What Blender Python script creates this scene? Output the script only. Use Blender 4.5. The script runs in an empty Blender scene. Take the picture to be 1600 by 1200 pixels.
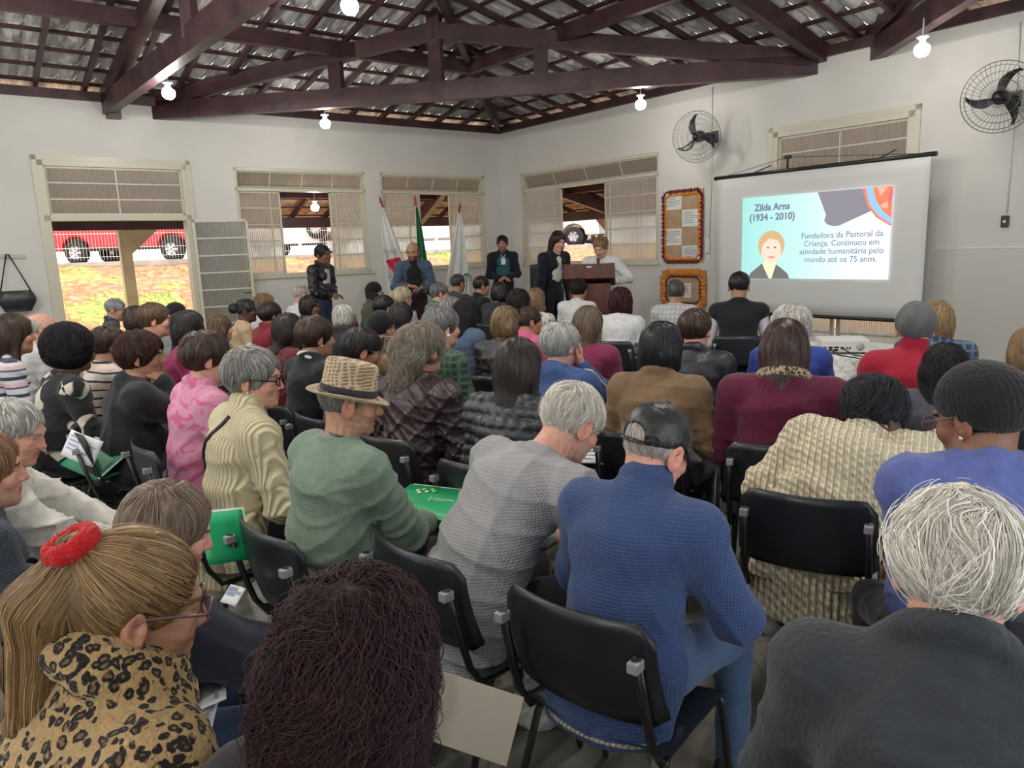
import bpy, bmesh, math, random
import numpy as np
from math import sin, cos, tan, pi, radians, atan2, hypot, sqrt
from mathutils import Vector, Matrix
S = bpy.context.scene
COL = S.collection
random.seed(7); RNG = np.random.default_rng(11)

# ------------------------------------------------------------------ camera
CH, PITCH, ROLL, FPX = 1.58, radians(10.5), radians(2.1), 1150.0
_fw = np.array([0, cos(PITCH), -sin(PITCH)]); _rt = np.array([1., 0, 0]); _up = np.cross(_rt, _fw)
_r2 = cos(-ROLL) * _rt + sin(-ROLL) * _up; _u2 = -sin(-ROLL) * _rt + cos(-ROLL) * _up
CAMP = np.array([0, 0, CH])
cd = bpy.data.cameras.new('camera'); cam = bpy.data.objects.new('camera', cd); COL.objects.link(cam)
cam.matrix_world = Matrix(((_r2[0], _u2[0], -_fw[0], 0), (_r2[1], _u2[1], -_fw[1], 0), (_r2[2], _u2[2], -_fw[2], CH), (0, 0, 0, 1)))
cd.sensor_width = 36; cd.lens = 36 * FPX / 1600; cd.clip_start = 0.05; cd.clip_end = 300
S.camera = cam
def ray(x, y): return _fw + (x - 800) / FPX * _r2 + (600 - y) / FPX * _u2
def at_z(x, y, z): d = ray(x, y); return CAMP + d * ((z - CH) / d[2])
def at_y(x, y, Y): d = ray(x, y); return CAMP + d * (Y / d[1])
def on_plane(x, y, p0, n): d = ray(x, y); return CAMP + d * (((p0 - CAMP) @ n) / (d @ n))

# ------------------------------------------------------------------ world, sun, exposure
S.view_settings.view_transform = 'Standard'; S.view_settings.look = 'None'
S.view_settings.exposure = 0.45; S.view_settings.gamma = 1.0; S.view_settings.use_curve_mapping = False
W = bpy.data.worlds.new('sky'); S.world = W; W.use_nodes = True
nt = W.node_tree; bg = nt.nodes['Background']; bg.inputs[0].default_value = (0.93, 0.97, 1.0, 1); bg.inputs[1].default_value = 1.9
sd = bpy.data.lights.new('sun', 'SUN'); sd.energy = 3.2; sd.color = (1, .86, .68); sd.angle = radians(3)
so = bpy.data.objects.new('sun', sd); COL.objects.link(so); so.rotation_euler = (radians(38), 0, radians(228))
BULB_W = 30.0

# ------------------------------------------------------------------ tags / helpers
def tag(o, label=None, cat=None, group=None, kind=None):
    if label: o['label'] = label
    if cat: o['category'] = cat
    if group: o['group'] = group
    if kind: o['kind'] = kind
    return o
def empty(name, loc=(0, 0, 0), rz=0.0, **k):
    o = bpy.data.objects.new(name, None); COL.objects.link(o); o.location = loc; o.rotation_euler = (0, 0, rz)
    o.empty_display_size = .1
    return tag(o, **k)
def copy_tree(o, parent=None):
    c = o.copy(); COL.objects.link(c)
    if parent: c.parent = parent
    for ch in list(o.children): copy_tree(ch, c)
    return c
class MB:
    """collects boxes, bars, tubes and lathes; build() links them as one mesh object"""
    def __init__(s): s.v = []; s.f = []; s.m = []; s.sm = []
    def add(s, vs, fs, m=0, smooth=False):
        b = len(s.v); s.v += [tuple(map(float, p)) for p in vs]
        for f in fs: s.f.append(tuple(b + i for i in f)); s.m.append(m); s.sm.append(smooth)
        return s
    def box(s, lo, hi, M=None, m=0, bev=0.0):
        if bev > 0:
            x0, y0, z0 = lo; x1, y1, z1 = hi; b = bev; bm = bmesh.new(); bmesh.ops.create_cube(bm, size=1)
            for v in bm.verts: v.co = Vector([(lo[i] + hi[i]) / 2 + v.co[i] * (hi[i] - lo[i]) for i in range(3)])
            bmesh.ops.bevel(bm, geom=bm.edges[:], offset=b, segments=2, affect='EDGES', profile=.6)
            bm.verts.index_update(); vs = [v.co.copy() for v in bm.verts]; fs = [[v.index for v in f.verts] for f in bm.faces]; bm.free()
            if M is not None: vs = [M @ v for v in vs]
            return s.add(vs, fs, m)
        vs = [Vector((x, y, z)) for z in (lo[2], hi[2]) for y in (lo[1], hi[1]) for x in (lo[0], hi[0])]
        if M is not None: vs = [M @ v for v in vs]
        return s.add(vs, [(0, 2, 3, 1), (4, 5, 7, 6), (0, 1, 5, 4), (2, 6, 7, 3), (0, 4, 6, 2), (1, 3, 7, 5)], m)
    def bar(s, a, b, w, h, up=(0, 0, 1), m=0):
        a = Vector(a); b = Vector(b); d = b - a; L = d.length
        if L < 1e-6: return s
        y = d / L; x = y.cross(Vector(up))
        if x.length < 1e-4: x = y.cross(Vector((1, 0, 0)))
        x.normalize(); z = x.cross(y)
        M = Matrix(((x.x, y.x, z.x, a.x), (x.y, y.y, z.y, a.y), (x.z, y.z, z.z, a.z), (0, 0, 0, 1)))
        return s.box((-w / 2, 0, -h / 2), (w / 2, L, h / 2), M, m)
    def tube(s, pts, r, n=8, m=0, caps=True, flat=1.0):
        pts = [Vector(p) for p in pts]; N = len(pts); rs = r if hasattr(r, '__len__') else [r] * N
        vs = []; ref = None
        for i, p in enumerate(pts):
            t = (pts[min(i + 1, N - 1)] - pts[max(i - 1, 0)]).normalized()
            if ref is None: ref = t.orthogonal().normalized()
            ref = (ref - t * ref.dot(t)); ref = ref.normalized() if ref.length > 1e-6 else t.orthogonal().normalized()
            b = t.cross(ref)
            for k in range(n):
                a = 2 * pi * k / n; vs.append(p + (ref * cos(a) + b * sin(a) * flat) * rs[i])
        fs = [(i * n + k, i * n + (k + 1) % n, (i + 1) * n + (k + 1) % n, (i + 1) * n + k) for i in range(N - 1) for k in range(n)]
        s.add(vs, fs, m, True)
        if caps:
            b0 = len(s.v) - len(vs)
            s.f += [tuple(b0 + k for k in range(n))[::-1], tuple(b0 + (N - 1) * n + k for k in range(n))]; s.m += [m, m]; s.sm += [False, False]
        return s
    def lathe(s, prof, n=24, M=None, m=0, sx=1, sy=1):
        vs = []
        for r, z in prof:
            for k in range(n):
                a = 2 * pi * k / n; p = Vector((r * cos(a) * sx, r * sin(a) * sy, z)); vs.append(M @ p if M is not None else p)
        N = len(prof)
        fs = [(i * n + k, i * n + (k + 1) % n, (i + 1) * n + (k + 1) % n, (i + 1) * n + k) for i in range(N - 1) for k in range(n)]
        return s.add(vs, fs, m, True)
    def sheet(s, grid, th=0.0, m=0, smooth=True):
        """grid[i][j] of points -> surface, with thickness th along its normal"""
        G = np.array(grid, float); a, b = G.shape[:2]
        idx = lambda i, j: i * b + j
        fs = [(idx(i, j), idx(i, j + 1), idx(i + 1, j + 1), idx(i + 1, j)) for i in range(a - 1) for j in range(b - 1)]
        if th <= 0: return s.add(G.reshape(-1, 3), fs, m, smooth)
        du = np.gradient(G, axis=0); dv = np.gradient(G, axis=1); nn = np.cross(dv, du); nn /= np.linalg.norm(nn, axis=2, keepdims=True) + 1e-9
        T = G + nn * th; n = a * b
        fs2 = [tuple(n + q for q in f[::-1]) for f in fs]
        rim = [idx(i, 0) for i in range(a)] + [idx(a - 1, j) for j in range(1, b)] + [idx(i, b - 1) for i in range(a - 2, -1, -1)] + [idx(0, j) for j in range(b - 2, 0, -1)]
        fr = [(rim[k], rim[(k + 1) % len(rim)], n + rim[(k + 1) % len(rim)], n + rim[k]) for k in range(len(rim))]
        return s.add(np.concatenate([G.reshape(-1, 3), T.reshape(-1, 3)]), fs + fs2 + fr, m, smooth)
    def build(s, name, mats, parent=None, **k):
        me = bpy.data.meshes.new(name); me.from_pydata(s.v, [], s.f); me.update()
        if not isinstance(mats, (list, tuple)): mats = [mats]
        for x in mats: me.materials.append(x)
        me.polygons.foreach_set('material_index', s.m); me.polygons.foreach_set('use_smooth', s.sm)
        o = bpy.data.objects.new(name, me); COL.objects.link(o)
        if parent: o.parent = parent
        return tag(o, **k)
def bevel(o, w, seg=2):
    m = o.modifiers.new('b', 'BEVEL'); m.width = w; m.segments = seg; m.limit_method = 'ANGLE'; return o
def text_mesh(name, body, size, mat, M, parent=None, align='CENTER', extrude=0.001, bold=0.0, **k):
    cu = bpy.data.curves.new(name, 'FONT'); cu.body = body; cu.size = size; cu.align_x = align; cu.extrude = extrude; cu.offset = bold
    cu.resolution_u = 3
    t = bpy.data.objects.new(name, cu); COL.objects.link(t); dg = bpy.context.evaluated_depsgraph_get()
    me = bpy.data.meshes.new_from_object(t.evaluated_get(dg)); bpy.data.objects.remove(t); me.transform(M)
    me.materials.clear(); me.materials.append(mat)
    o = bpy.data.objects.new(name, me); COL.objects.link(o)
    if parent: o.parent = parent
    return tag(o, **k)

# ------------------------------------------------------------------ materials
MATS = {}
def mat(name, c=(.8, .8, .8), rough=.6, metal=0.0, spec=.5, emit=None, es=1.0, fn=None, **inp):
    if name in MATS: return MATS[name]
    m = bpy.data.materials.new(name); m.use_nodes = True; t = m.node_tree; p = t.nodes['Principled BSDF']
    p.inputs['Base Color'].default_value = (*c, 1); p.inputs['Roughness'].default_value = rough; p.inputs['Metallic'].default_value = metal
    p.inputs['Specular IOR Level'].default_value = spec
    if emit: p.inputs['Emission Color'].default_value = (*emit, 1); p.inputs['Emission Strength'].default_value = es
    for k, v in inp.items(): p.inputs[k.replace('_', ' ')].default_value = v
    if fn: fn(t, p)
    MATS[name] = m; return m
def N(t, typ, **kw):
    n = t.nodes.new(typ)
    for k, v in kw.items():
        if k.startswith('i_'): n.inputs[int(k[2:]) if k[2:].isdigit() else k[2:].replace('_', ' ')].default_value = v
        else: setattr(n, k, v)
    return n
def lk(t, a, b): t.links.new(a, b)
def coords(t, scale=(1, 1, 1), rot=(0, 0, 0), loc=(0, 0, 0)):
    c = N(t, 'ShaderNodeTexCoord'); mp = N(t, 'ShaderNodeMapping'); lk(t, c.outputs['Object'], mp.inputs[0])
    mp.inputs['Scale'].default_value = scale; mp.inputs['Rotation'].default_value = rot; mp.inputs['Location'].default_value = loc
    return mp.outputs[0]
def ramp(t, src, stops, interp='LINEAR'):
    r = N(t, 'ShaderNodeValToRGB'); r.color_ramp.interpolation = interp; e = r.color_ramp.elements
    while len(e) < len(stops): e.new(.5)
    for i, (p, c) in enumerate(stops): e[i].position = p; e[i].color = (*c, 1) if len(c) == 3 else c
    lk(t, src, r.inputs[0]); return r.outputs[0]
def bump(t, p, h, strength=.3, dist=.01):
    b = N(t, 'ShaderNodeBump'); b.inputs['Strength'].default_value = strength; b.inputs['Distance'].default_value = dist
    lk(t, h, b.inputs['Height']); lk(t, b.outputs[0], p.inputs['Normal']); return b
def noisy(c1, c2, scale=4, bs=.15, bd=.01, bscale=None, sc=(1, 1, 1), detail=4, lo=.35, hi=.65):
    def fn(t, p):
        co = coords(t, sc); n = N(t, 'ShaderNodeTexNoise', i_Scale=scale, i_Detail=detail); lk(t, co, n.inputs['Vector'])
        lk(t, ramp(t, n.outputs['Fac'], [(lo, c1), (hi, c2)]), p.inputs['Base Color'])
        if bs:
            n2 = N(t, 'ShaderNodeTexNoise', i_Scale=bscale or scale * 6, i_Detail=4.0); lk(t, co, n2.inputs['Vector']); bump(t, p, n2.outputs['Fac'], bs, bd)
    return fn
M_wall = mat('wall_paint', rough=.75, fn=noisy((.635, .622, .59), (.69, .678, .645), 1.3, .12, .01, 60))
def _lower(t, p):
    co = coords(t); br = N(t, 'ShaderNodeTexBrick', i_Scale=1.0); br.inputs['Mortar Size'].default_value = .004
    br.inputs['Brick Width'].default_value = .45; br.inputs['Row Height'].default_value = .45; br.offset = 0
    br.inputs['Color1'].default_value = (.60, .595, .57, 1); br.inputs['Color2'].default_value = (.62, .612, .59, 1); br.inputs['Mortar'].default_value = (.60, .59, .57, 1)
    lk(t, co, br.inputs['Vector']); lk(t, br.outputs['Color'], p.inputs['Base Color'])
M_tile_wall = mat('glazed_wall_tile', rough=.3, fn=_lower)
M_wood = mat('roof_timber', rough=.42, fn=noisy((.040, .017, .022), (.085, .038, .044), 3, .3, .01, 12, (1, 1, 1)))
M_wood2 = mat('dark_timber', rough=.6, fn=noisy((.040, .016, .018), (.085, .036, .034), 5, .3, .01, 14))
M_cream = mat('cream_window_paint', (.60, .575, .47), .35)
M_iron = mat('dark_iron', (.06, .055, .05), .5, .6)
def _tile(t, p):
    co = coords(t); wn = N(t, 'ShaderNodeTexWhiteNoise', noise_dimensions='3D')
    sn = N(t, 'ShaderNodeVectorMath', operation='SNAP'); sn.inputs[1].default_value = (.11, .36, 5); lk(t, co, sn.inputs[0]); lk(t, sn.outputs[0], wn.inputs['Vector'])
    c = ramp(t, wn.outputs['Value'], [(0, (.42, .41, .41)), (.3, (.66, .65, .64)), (.8, (.80, .78, .76)), (1, (.92, .90, .86))])
    n = N(t, 'ShaderNodeTexNoise', i_Scale=5.0, i_Detail=6.0); mp = coords(t, (6, 1, 1)); lk(t, mp, n.inputs['Vector'])
    mx = N(t, 'ShaderNodeMix', data_type='RGBA', blend_type='MULTIPLY'); mx.inputs[0].default_value = .6
    lk(t, c, mx.inputs[6]); lk(t, ramp(t, n.outputs['Fac'], [(.35, (.45, .45, .46)), (.7, (1.2, 1.2, 1.2))]), mx.inputs[7]); lk(t, mx.outputs[2], p.inputs['Base Color'])
M_tile = mat('silvered_roof_tile', rough=.45, spec=.4, fn=_tile)
def _floor(t, p):
    co = coords(t, (1, 1, 1)); n = N(t, 'ShaderNodeTexNoise', i_Scale=1.6, i_Detail=8.0, i_Distortion=1.8); lk(t, co, n.inputs['Vector'])
    w = N(t, 'ShaderNodeTexWave', i_Scale=.9, i_Distortion=9.0, i_Detail=5.0); lk(t, coords(t, (1, 3, 1), (0, 0, .6)), w.inputs['Vector'])
    a = ramp(t, n.outputs['Fac'], [(.3, (.105, .100, .085)), (.55, (.17, .162, .14)), (.75, (.27, .26, .235))])
    b = ramp(t, w.outputs['Fac'], [(0, (.55, .55, .55)), (.5, (1, 1, 1)), (.95, (1.35, 1.35, 1.35))])
    mx = N(t, 'ShaderNodeMix', data_type='RGBA', blend_type='MULTIPLY'); mx.inputs[0].default_value = .7
    lk(t, a, mx.inputs[6]); lk(t, b, mx.inputs[7])
    br = N(t, 'ShaderNodeTexBrick', i_Scale=1.0); br.offset = 0; br.inputs['Brick Width'].default_value = .5; br.inputs['Row Height'].default_value = .5; br.inputs['Mortar Size'].default_value = .005
    br.inputs['Color1'].default_value = (1, 1, 1, 1); br.inputs['Color2'].default_value = (.9, .9, .9, 1); br.inputs['Mortar'].default_value = (.5, .5, .5, 1); lk(t, coords(t, (1, 1, 1), (0, 0, radians(38))), br.inputs['Vector'])
    m2 = N(t, 'ShaderNodeMix', data_type='RGBA', blend_type='MULTIPLY'); m2.inputs[0].default_value = .8
    lk(t, mx.outputs[2], m2.inputs[6]); lk(t, br.outputs['Color'], m2.inputs[7]); lk(t, m2.outputs[2], p.inputs['Base Color'])
M_floor = mat('marbled_floor', rough=.28, spec=.5, fn=_floor)
def _glass(t, p):
    co = coords(t); w = N(t, 'ShaderNodeTexWave', i_Scale=11.0); w.bands_direction = 'X'; lk(t, co, w.inputs['Vector']); bump(t, p, w.outputs['Fac'], 1.0, .02)
    out = t.nodes['Material Output']; tint = ramp(t, w.outputs['Fac'], [(0, (.62, .61, .57)), (.3, (.90, .89, .85)), (1, (.98, .97, .95))])
    tr = N(t, 'ShaderNodeBsdfTranslucent'); lk(t, tint, tr.inputs[0]); gl = N(t, 'ShaderNodeBsdfRefraction', i_IOR=1.14, i_Roughness=.09); lk(t, tint, gl.inputs[0])
    b = [n for n in t.nodes if n.type == 'BUMP'][0]; lk(t, b.outputs[0], gl.inputs['Normal'])
    m1 = N(t, 'ShaderNodeMixShader', i_0=.28); lk(t, gl.outputs[0], m1.inputs[1]); lk(t, tr.outputs[0], m1.inputs[2])
    g = N(t, 'ShaderNodeBsdfGlossy', i_Roughness=.2); lk(t, b.outputs[0], g.inputs['Normal']); df = N(t, 'ShaderNodeBsdfDiffuse'); lk(t, tint, df.inputs[0]); m0 = N(t, 'ShaderNodeMixShader', i_0=.5); lk(t, g.outputs[0], m0.inputs[1]); lk(t, df.outputs[0], m0.inputs[2]); m2 = N(t, 'ShaderNodeMixShader', i_0=.24)
    lk(t, m1.outputs[0], m2.inputs[1]); lk(t, m0.outputs[0], m2.inputs[2]); lk(t, m2.outputs[0], out.inputs[0])
M_glass = mat('ribbed_glass', (.8, .8, .75), .2, fn=_glass)
M_black = mat('black_plastic', (.012, .013, .016), .38, spec=.5); M_steel = mat('black_steel_tube', (.015, .015, .016), .28, spec=.6)
M_concrete = mat('concrete', rough=.85, fn=noisy((.42, .38, .33), (.58, .54, .48), 3, .3))
M_soil = mat('grassy_slope', rough=.95, fn=lambda t, p: (
    (lambda co: (lambda n1, n2: (
        lk(t, co, n1.inputs['Vector']), lk(t, co, n2.inputs['Vector']),
        (lambda mx: (lk(t, ramp(t, n1.outputs['Fac'], [(.52, (0, 0, 0)), (.66, (1, 1, 1))]), mx.inputs[0]),
            lk(t, ramp(t, n2.outputs['Fac'], [(.3, (.30, .11, .05)), (.55, (.46, .22, .11)), (.75, (.60, .46, .34))]), mx.inputs[6]),
            lk(t, ramp(t, n2.outputs['Fac'], [(.3, (.12, .20, .03)), (.6, (.40, .48, .10)), (.8, (.60, .62, .30))]), mx.inputs[7]),
            lk(t, mx.outputs[2], p.inputs['Base Color'])))(N(t, 'ShaderNodeMix', data_type='RGBA')),
        bump(t, p, n2.outputs['Fac'], .6, .08)))(N(t, 'ShaderNodeTexNoise', i_Scale=.5, i_Detail=3.0), N(t, 'ShaderNodeTexNoise', i_Scale=7.0, i_Detail=8.0)))(coords(t))))
# ------------------------------------------------------------------ room shell
AZ = radians(52.216); U = np.array([sin(AZ), cos(AZ), 0.]); Vv = np.array([cos(AZ), -sin(AZ), 0.])
CN = np.array([-.0687, 14.7, 0.]); ZE = 3.735; L1, L2, TH = 14.0, 13.0, .2
Zup = np.array([0, 0, 1.])
def frame(origin, ax, ay):      # local x along wall, local y = inward normal
    az = np.cross(ax, ay); s = 1 if az[2] > 0 else -1
    return Matrix(((ax[0], ay[0], 0, origin[0]), (ax[1], ay[1], 0, origin[1]), (0, 0, 1, 0), (0, 0, 0, 1)))
ML = frame(CN, -U, Vv)          # left wall: x = distance from the corner, y = into the room
MR = frame(CN, Vv, -U)          # right wall
MBL = frame(CN + Vv * L2, -U, -Vv); MBR = frame(CN - U * L1, Vv, U)
def wall(name, M, length, opens, zt=ZE - .02, x0=0., mat_=None):
    xs = sorted({x0, length} | {o[0] for o in opens} | {o[1] for o in opens}); zs = sorted({0., zt} | {o[2] for o in opens} | {o[3] for o in opens})
    b = MB()
    for i in range(len(xs) - 1):
        for j in range(len(zs) - 1):
            cx, cz = (xs[i] + xs[i + 1]) / 2, (zs[j] + zs[j + 1]) / 2
            if any(o[0] < cx < o[1] and o[2] < cz < o[3] for o in opens): continue
            b.box((xs[i], -TH, zs[j]), (xs[i + 1], 0, zs[j + 1]))
    o = b.build(name, mat_ or M_wall, kind='structure'); o.matrix_world = M
    bm = bmesh.new(); bm.from_mesh(o.data); bmesh.ops.remove_doubles(bm, verts=bm.verts, dist=1e-5)
    seen = {}
    for f in bm.faces: seen.setdefault(tuple(round(c, 4) for c in f.calc_center_median()), []).append(f)
    bmesh.ops.delete(bm, geom=[f for l in seen.values() if len(l) > 1 for f in l], context='FACES'); bm.to_mesh(o.data); bm.free()
    return o
ZT, ZS, ZD = 2.93, 1.26, 2.15
wall('wall_left', ML, L1, [(5.79, 7.64, 0, ZT), (2.90, 5.10, ZS, ZT), (.40, 2.62, ZS, ZT), (10, 12.2, ZS, ZT)], x0=-TH)
wall('wall_right', MR, L2, [(.60, 3.95, ZS, ZT), (5.90, 7.68, 0, ZT), (10, 12, ZS, ZT)])
wall('wall_back_left', MBL, L1 + TH, [(2, 4.2, ZS, ZT), (6, 8.2, 0, ZT), (10, 12.2, ZS, ZT)])
wall('wall_back_right', MBR, L2 + TH, [(2, 4.2, ZS, ZT), (6, 8.2, 0, ZT), (10, 12, ZS, ZT)], x0=-TH)
b = MB(); b.box((-TH, -TH, -.12), (L1 + TH, L2 + TH, 0)); fl = b.build('floor', M_floor, kind='structure')
fl.matrix_world = frame(CN, -U, Vv)
# glazed dado on the right wall with its thin top edge, and the skirting
def strip(name, M, segs, z0, z1, th, m, bev=0):
    b = MB()
    for x0, x1 in segs: b.box((x0, .001, z0), (x1, th, z1))
    o = b.build(name, m, kind='structure'); o.matrix_world = M; return o
strip('trim_1', MR, [(7.95, 12.9)], .13, 1.385, .008, M_tile_wall)
strip('trim_2', MR, [(7.95, 12.9)], 1.386, 1.40, .014, mat('trim_white', (.74, .74, .73), .5))
M_skirt = mat('grey_skirting', (.20, .20, .19), .5)
strip('baseboard_right', MR, [(.02, 5.85), (7.72, 12.9)], 0, .12, .016, M_skirt)
strip('baseboard_left', ML, [(.02, 5.74), (7.70, 13.9)], 0, .12, .016, M_skirt)

# windows -----------------------------------------------------------------
def P(M, x, y, z): return M @ Vector((x, y, z))
def sash(M, x0, x1, z0, z1, y, nc, nr, parent, fname='sash', tilt=0.0, bw=.028, hinge='top', cols=None):
    """glazed frame in a wall's own axes; panes as one child of the frame"""
    T = Matrix.Translation((x0, y, z1 if hinge == 'top' else z0)) @ Matrix.Rotation(tilt, 4, 'X'); h = z1 - z0; w = x1 - x0
    zo = -h if hinge == 'top' else 0.
    b = MB(); d = .016
    for zz in (zo, zo + h - bw): b.box((0, -d, zz), (w, d, zz + bw), T)
    for xx in (0, w - bw): b.box((xx, -d, zo), (xx + bw, d, zo + h), T)
    cs = cols or [k / nc for k in range(1, nc)]
    for q in cs: b.box((w * q - .009, -d * .8, zo), (w * q + .009, d * .8, zo + h), T)
    for k in range(1, nr): b.box((0, -d * .8, zo + h * k / nr - .009), (w, d * .8, zo + h * k / nr + .009), T)
    o = b.build(fname, M_cream, parent)
    g = MB(); g.box((bw * .5, -.003, zo + bw * .5), (w - bw * .5, .003, zo + h - bw * .5), T); g.build('pane', M_glass, o)
    return o
def win(n, M, x0, x1, zs, zt, panels, flap=.30, fl_tilt=-.42):
    r = empty('window_%d' % n, kind='structure'); r.matrix_world = M
    b = MB(); fw = .045
    for a, c in (((x0, -.15, zs), (x0 + fw, -.01, zt)), ((x1 - fw, -.15, zs), (x1, -.01, zt)), ((x0, -.15, zs), (x1, -.01, zs + fw)), ((x0, -.15, zt - fw), (x1, -.01, zt)), ((x0, -.15, zt - flap - fw), (x1, -.01, zt - flap))): b.box(a, c)
    b.build('window_frame', M_cream, r)
    MB().box((x0 - .03, -.02, zs - .03), (x1 + .03, .035, zs)).build('window_sill', M_cream, r)
    sash(M, x0 + fw, x1 - fw, zt - flap, zt - fw, -.03, 4, 1, r, 'flap_sash', fl_tilt, .018)
    for (a, c, cols) in panels:
        sash(M, x0 + (x1 - x0) * a, x0 + (x1 - x0) * c, zs + fw, zt - flap - fw, -.06, 2, 5, r, 'side_sash', cols=cols)
    return r
win(1, ML, 2.90, 5.10, ZS, ZT, [(.02, .30, [.82]), (.68, .98, [.25])])
win(2, ML, .40, 2.62, ZS, ZT, [(.02, .36, [.75]), (.64, .98, [.3])])
win(3, MR, .60, 3.95, ZS, ZT, [(.01, .32, [.80]), (.64, .98, [.1])])
win(4, ML, 10, 12.2, ZS, ZT, [(.02, .5, [.5]), (.5, .98, [.5])])
win(5, MR, 10, 12, ZS, ZT, [(.02, .5, [.5]), (.5, .98, [.5])])

def door(n, M, x0, x1, leaves):
    r = empty('door_%d' % n, kind='structure'); r.matrix_world = M; b = MB(); fw = .07
    for a, c in (((x0, -.17, 0), (x0 + fw, .025, ZT)), ((x1 - fw, -.17, 0), (x1, .025, ZT)), ((x0, -.17, ZT - fw), (x1, .025, ZT)), ((x0, -.17, ZD), (x1, .025, ZD + fw))): b.box(a, c)
    for a, c in (((x0 - .06, 0, 0), (x0, .03, ZT + .06)), ((x1, 0, 0), (x1 + .06, .03, ZT + .06)), ((x0 - .06, 0, ZT), (x1 + .06, .03, ZT + .06))): b.box(a, c)
    b.build('door_frame', M_cream, r)
    sash(M, x0 + fw, x1 - fw, ZD + fw, ZT - fw, -.03, 2, 3, r, 'transom_sash')
    for hx, w, ang in leaves:
        T = Matrix.Translation((hx, 0.055 if ang < 0 else -.1, 0)) @ Matrix.Rotation(ang, 4, 'Z'); b = MB(); s = 1 if w > 0 else -1
        lo, hi = min(0, w), max(0, w)
        for a, c in (((lo, -.02, .02), (lo + .04, .02, ZD)), ((hi - .04, -.02, .02), (hi, .02, ZD)), ((lo, -.02, ZD - .04), (hi, .02, ZD)), ((lo, -.02, .02), (hi, .02, .12))): b.box(a, c, T)
        for k in range(1, 8): z = .1 + (ZD - .12) * k / 8; b.box((lo, -.014, z - .011), (hi, .014, z + .011), T)
        o = b.build('door_leaf', M_cream, r)
        MB().box((lo + .03, -.004, .1), (hi - .03, .004, ZD - .03), T).build('pane', M_glass, o)
        hz = Vector((lo + .06 if s < 0 else hi - .06, .03, 1.05)); hb = MB(); hb.tube([T @ hz, T @ (hz + Vector((0, .05, 0))), T @ (hz + Vector((-.1 * s, .05, 0)))], .009); hb.build('door_handle', M_iron, o)
    return r
door(1, ML, 5.79, 7.64, [(5.80, -.78, -radians(13)), (7.57, -.86, radians(96))])
door(2, MR, 5.90, 7.68, [(5.97, .80, 0.0), (7.61, -.80, 0.0)])

# ------------------------------------------------------------------ roof
RP = radians(13.0); TP = tan(RP)
def roof_slope(name, origin, ax, inn, length, seed):
    """hipped slope rising inward; local x along the eave from the corner, local y inward, z up"""
    M = frame(origin, ax, inn); r = empty(name, kind='structure'); r.matrix_world = M
    Z0 = ZE + .20; TM = 6.4; rn = random.Random(seed)
    b = MB(); gauge = .42; per = .22; nx = 10
    xs = np.arange(-.9, length + .9, per / nx)
    prof = .024 * np.cos(2 * pi * xs / per) + .012 * np.cos(4 * pi * xs / per)
    j = 0; t = -.40
    while t < TM:
        lo, hi = t, t + gauge + .05; zl = Z0 + lo * TP + .026; zh = Z0 + hi * TP + .012
        ok = (xs > lo - .1) & (xs < length - lo + .1); id0 = len(b.v); vs = []; 
        for x, pz in zip(xs, prof): vs += [(x, lo, zl + pz), (x, hi, zh + pz)]
        fs = []
        for i in range(len(xs) - 1):
            if not (ok[i] and ok[i + 1]): continue
            g = int(math.floor((xs[i] + .055) / (per / 2)))
            if name == 'ceiling_right' and j > 4 and random.Random(seed * 7919 + g * 131 + j).random() < .006: continue    # a broken tile lets daylight in
            fs.append((2 * i, 2 * i + 1, 2 * i + 3, 2 * i + 2))
        b.add(vs, fs, 0, True); t += gauge; j += 1
    o = b.build('roof_tiles', M_tile, r)
    t = -.36
    while t < TM:       # battens
        if length - 2 * max(t, 0) > .3:
            z = Z0 + t * TP - .028; b = MB(); b.bar((max(t, -.3), t, z), (min(length - t, length + .3), t, z), .045, .032, (0, -TP, 1)); b.build('roof_batten', M_wood2, r)
        t += gauge
    x = .25
    while x < length:       # rafters
        te = min(x, length - x, TM)
        if te > .2: b = MB(); b.bar((x, -.36, Z0 - .36 * TP - .078), (x, te, Z0 + te * TP - .078), .055, .07); b.build('rafter', M_wood, r)
        x += .56
    for tt in (2.15, 4.3):
        z = Z0 + tt * TP - .19; b = MB(); b.bar((tt, tt, z), (length - tt, tt, z), .11, .18); b.build('purlin', M_wood, r)
    b = MB(); b.box((-TH * .5, -.15, ZE - .02), (length + .05, .05, ZE + .10)); b.build('wall_plate', M_wood, r)
    return r
roof_slope('ceiling_left', CN, -U, Vv, L1, 1)
roof_slope('ceiling_right', CN, Vv, -U, L2, 2)
def plain_slope(name, origin, ax, inn, length):
    M = frame(origin, ax, inn); b = MB(); Z0 = ZE + .2; T = 6.4
    b.add([(-.7, -.7, Z0 - .7 * TP), (length + .7, -.7, Z0 - .7 * TP), (length - T, T, Z0 + T * TP), (T, T, Z0 + T * TP)], [(0, 1, 2, 3)])
    o = b.build(name, M_tile, kind='structure'); o.matrix_world = M
plain_slope('ceiling_back_left', CN + Vv * L2, -U, -Vv, L1)
plain_slope('ceiling_back_right', CN - U * L1, Vv, U, L2)
RM = CN - U * 6.4 + Vv * 6.4
# ridge band where the four slopes meet
b = MB(); z = ZE + .2 + 6.4 * TP
q = [CN - U * 6.38 + Vv * 6.38, CN - U * (L1 - 6.38) + Vv * 6.38, CN - U * (L1 - 6.38) + Vv * (L2 - 6.38), CN - U * 6.38 + Vv * (L2 - 6.38)]
b.add([(p[0], p[1], z) for p in q], [(0, 1, 2, 3)]); b.build('ceiling_ridge', M_tile, kind='structure')
def RW(s, t, z): p = CN - U * s + Vv * t; return (p[0], p[1], z)      # s along left wall, t along right wall
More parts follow.
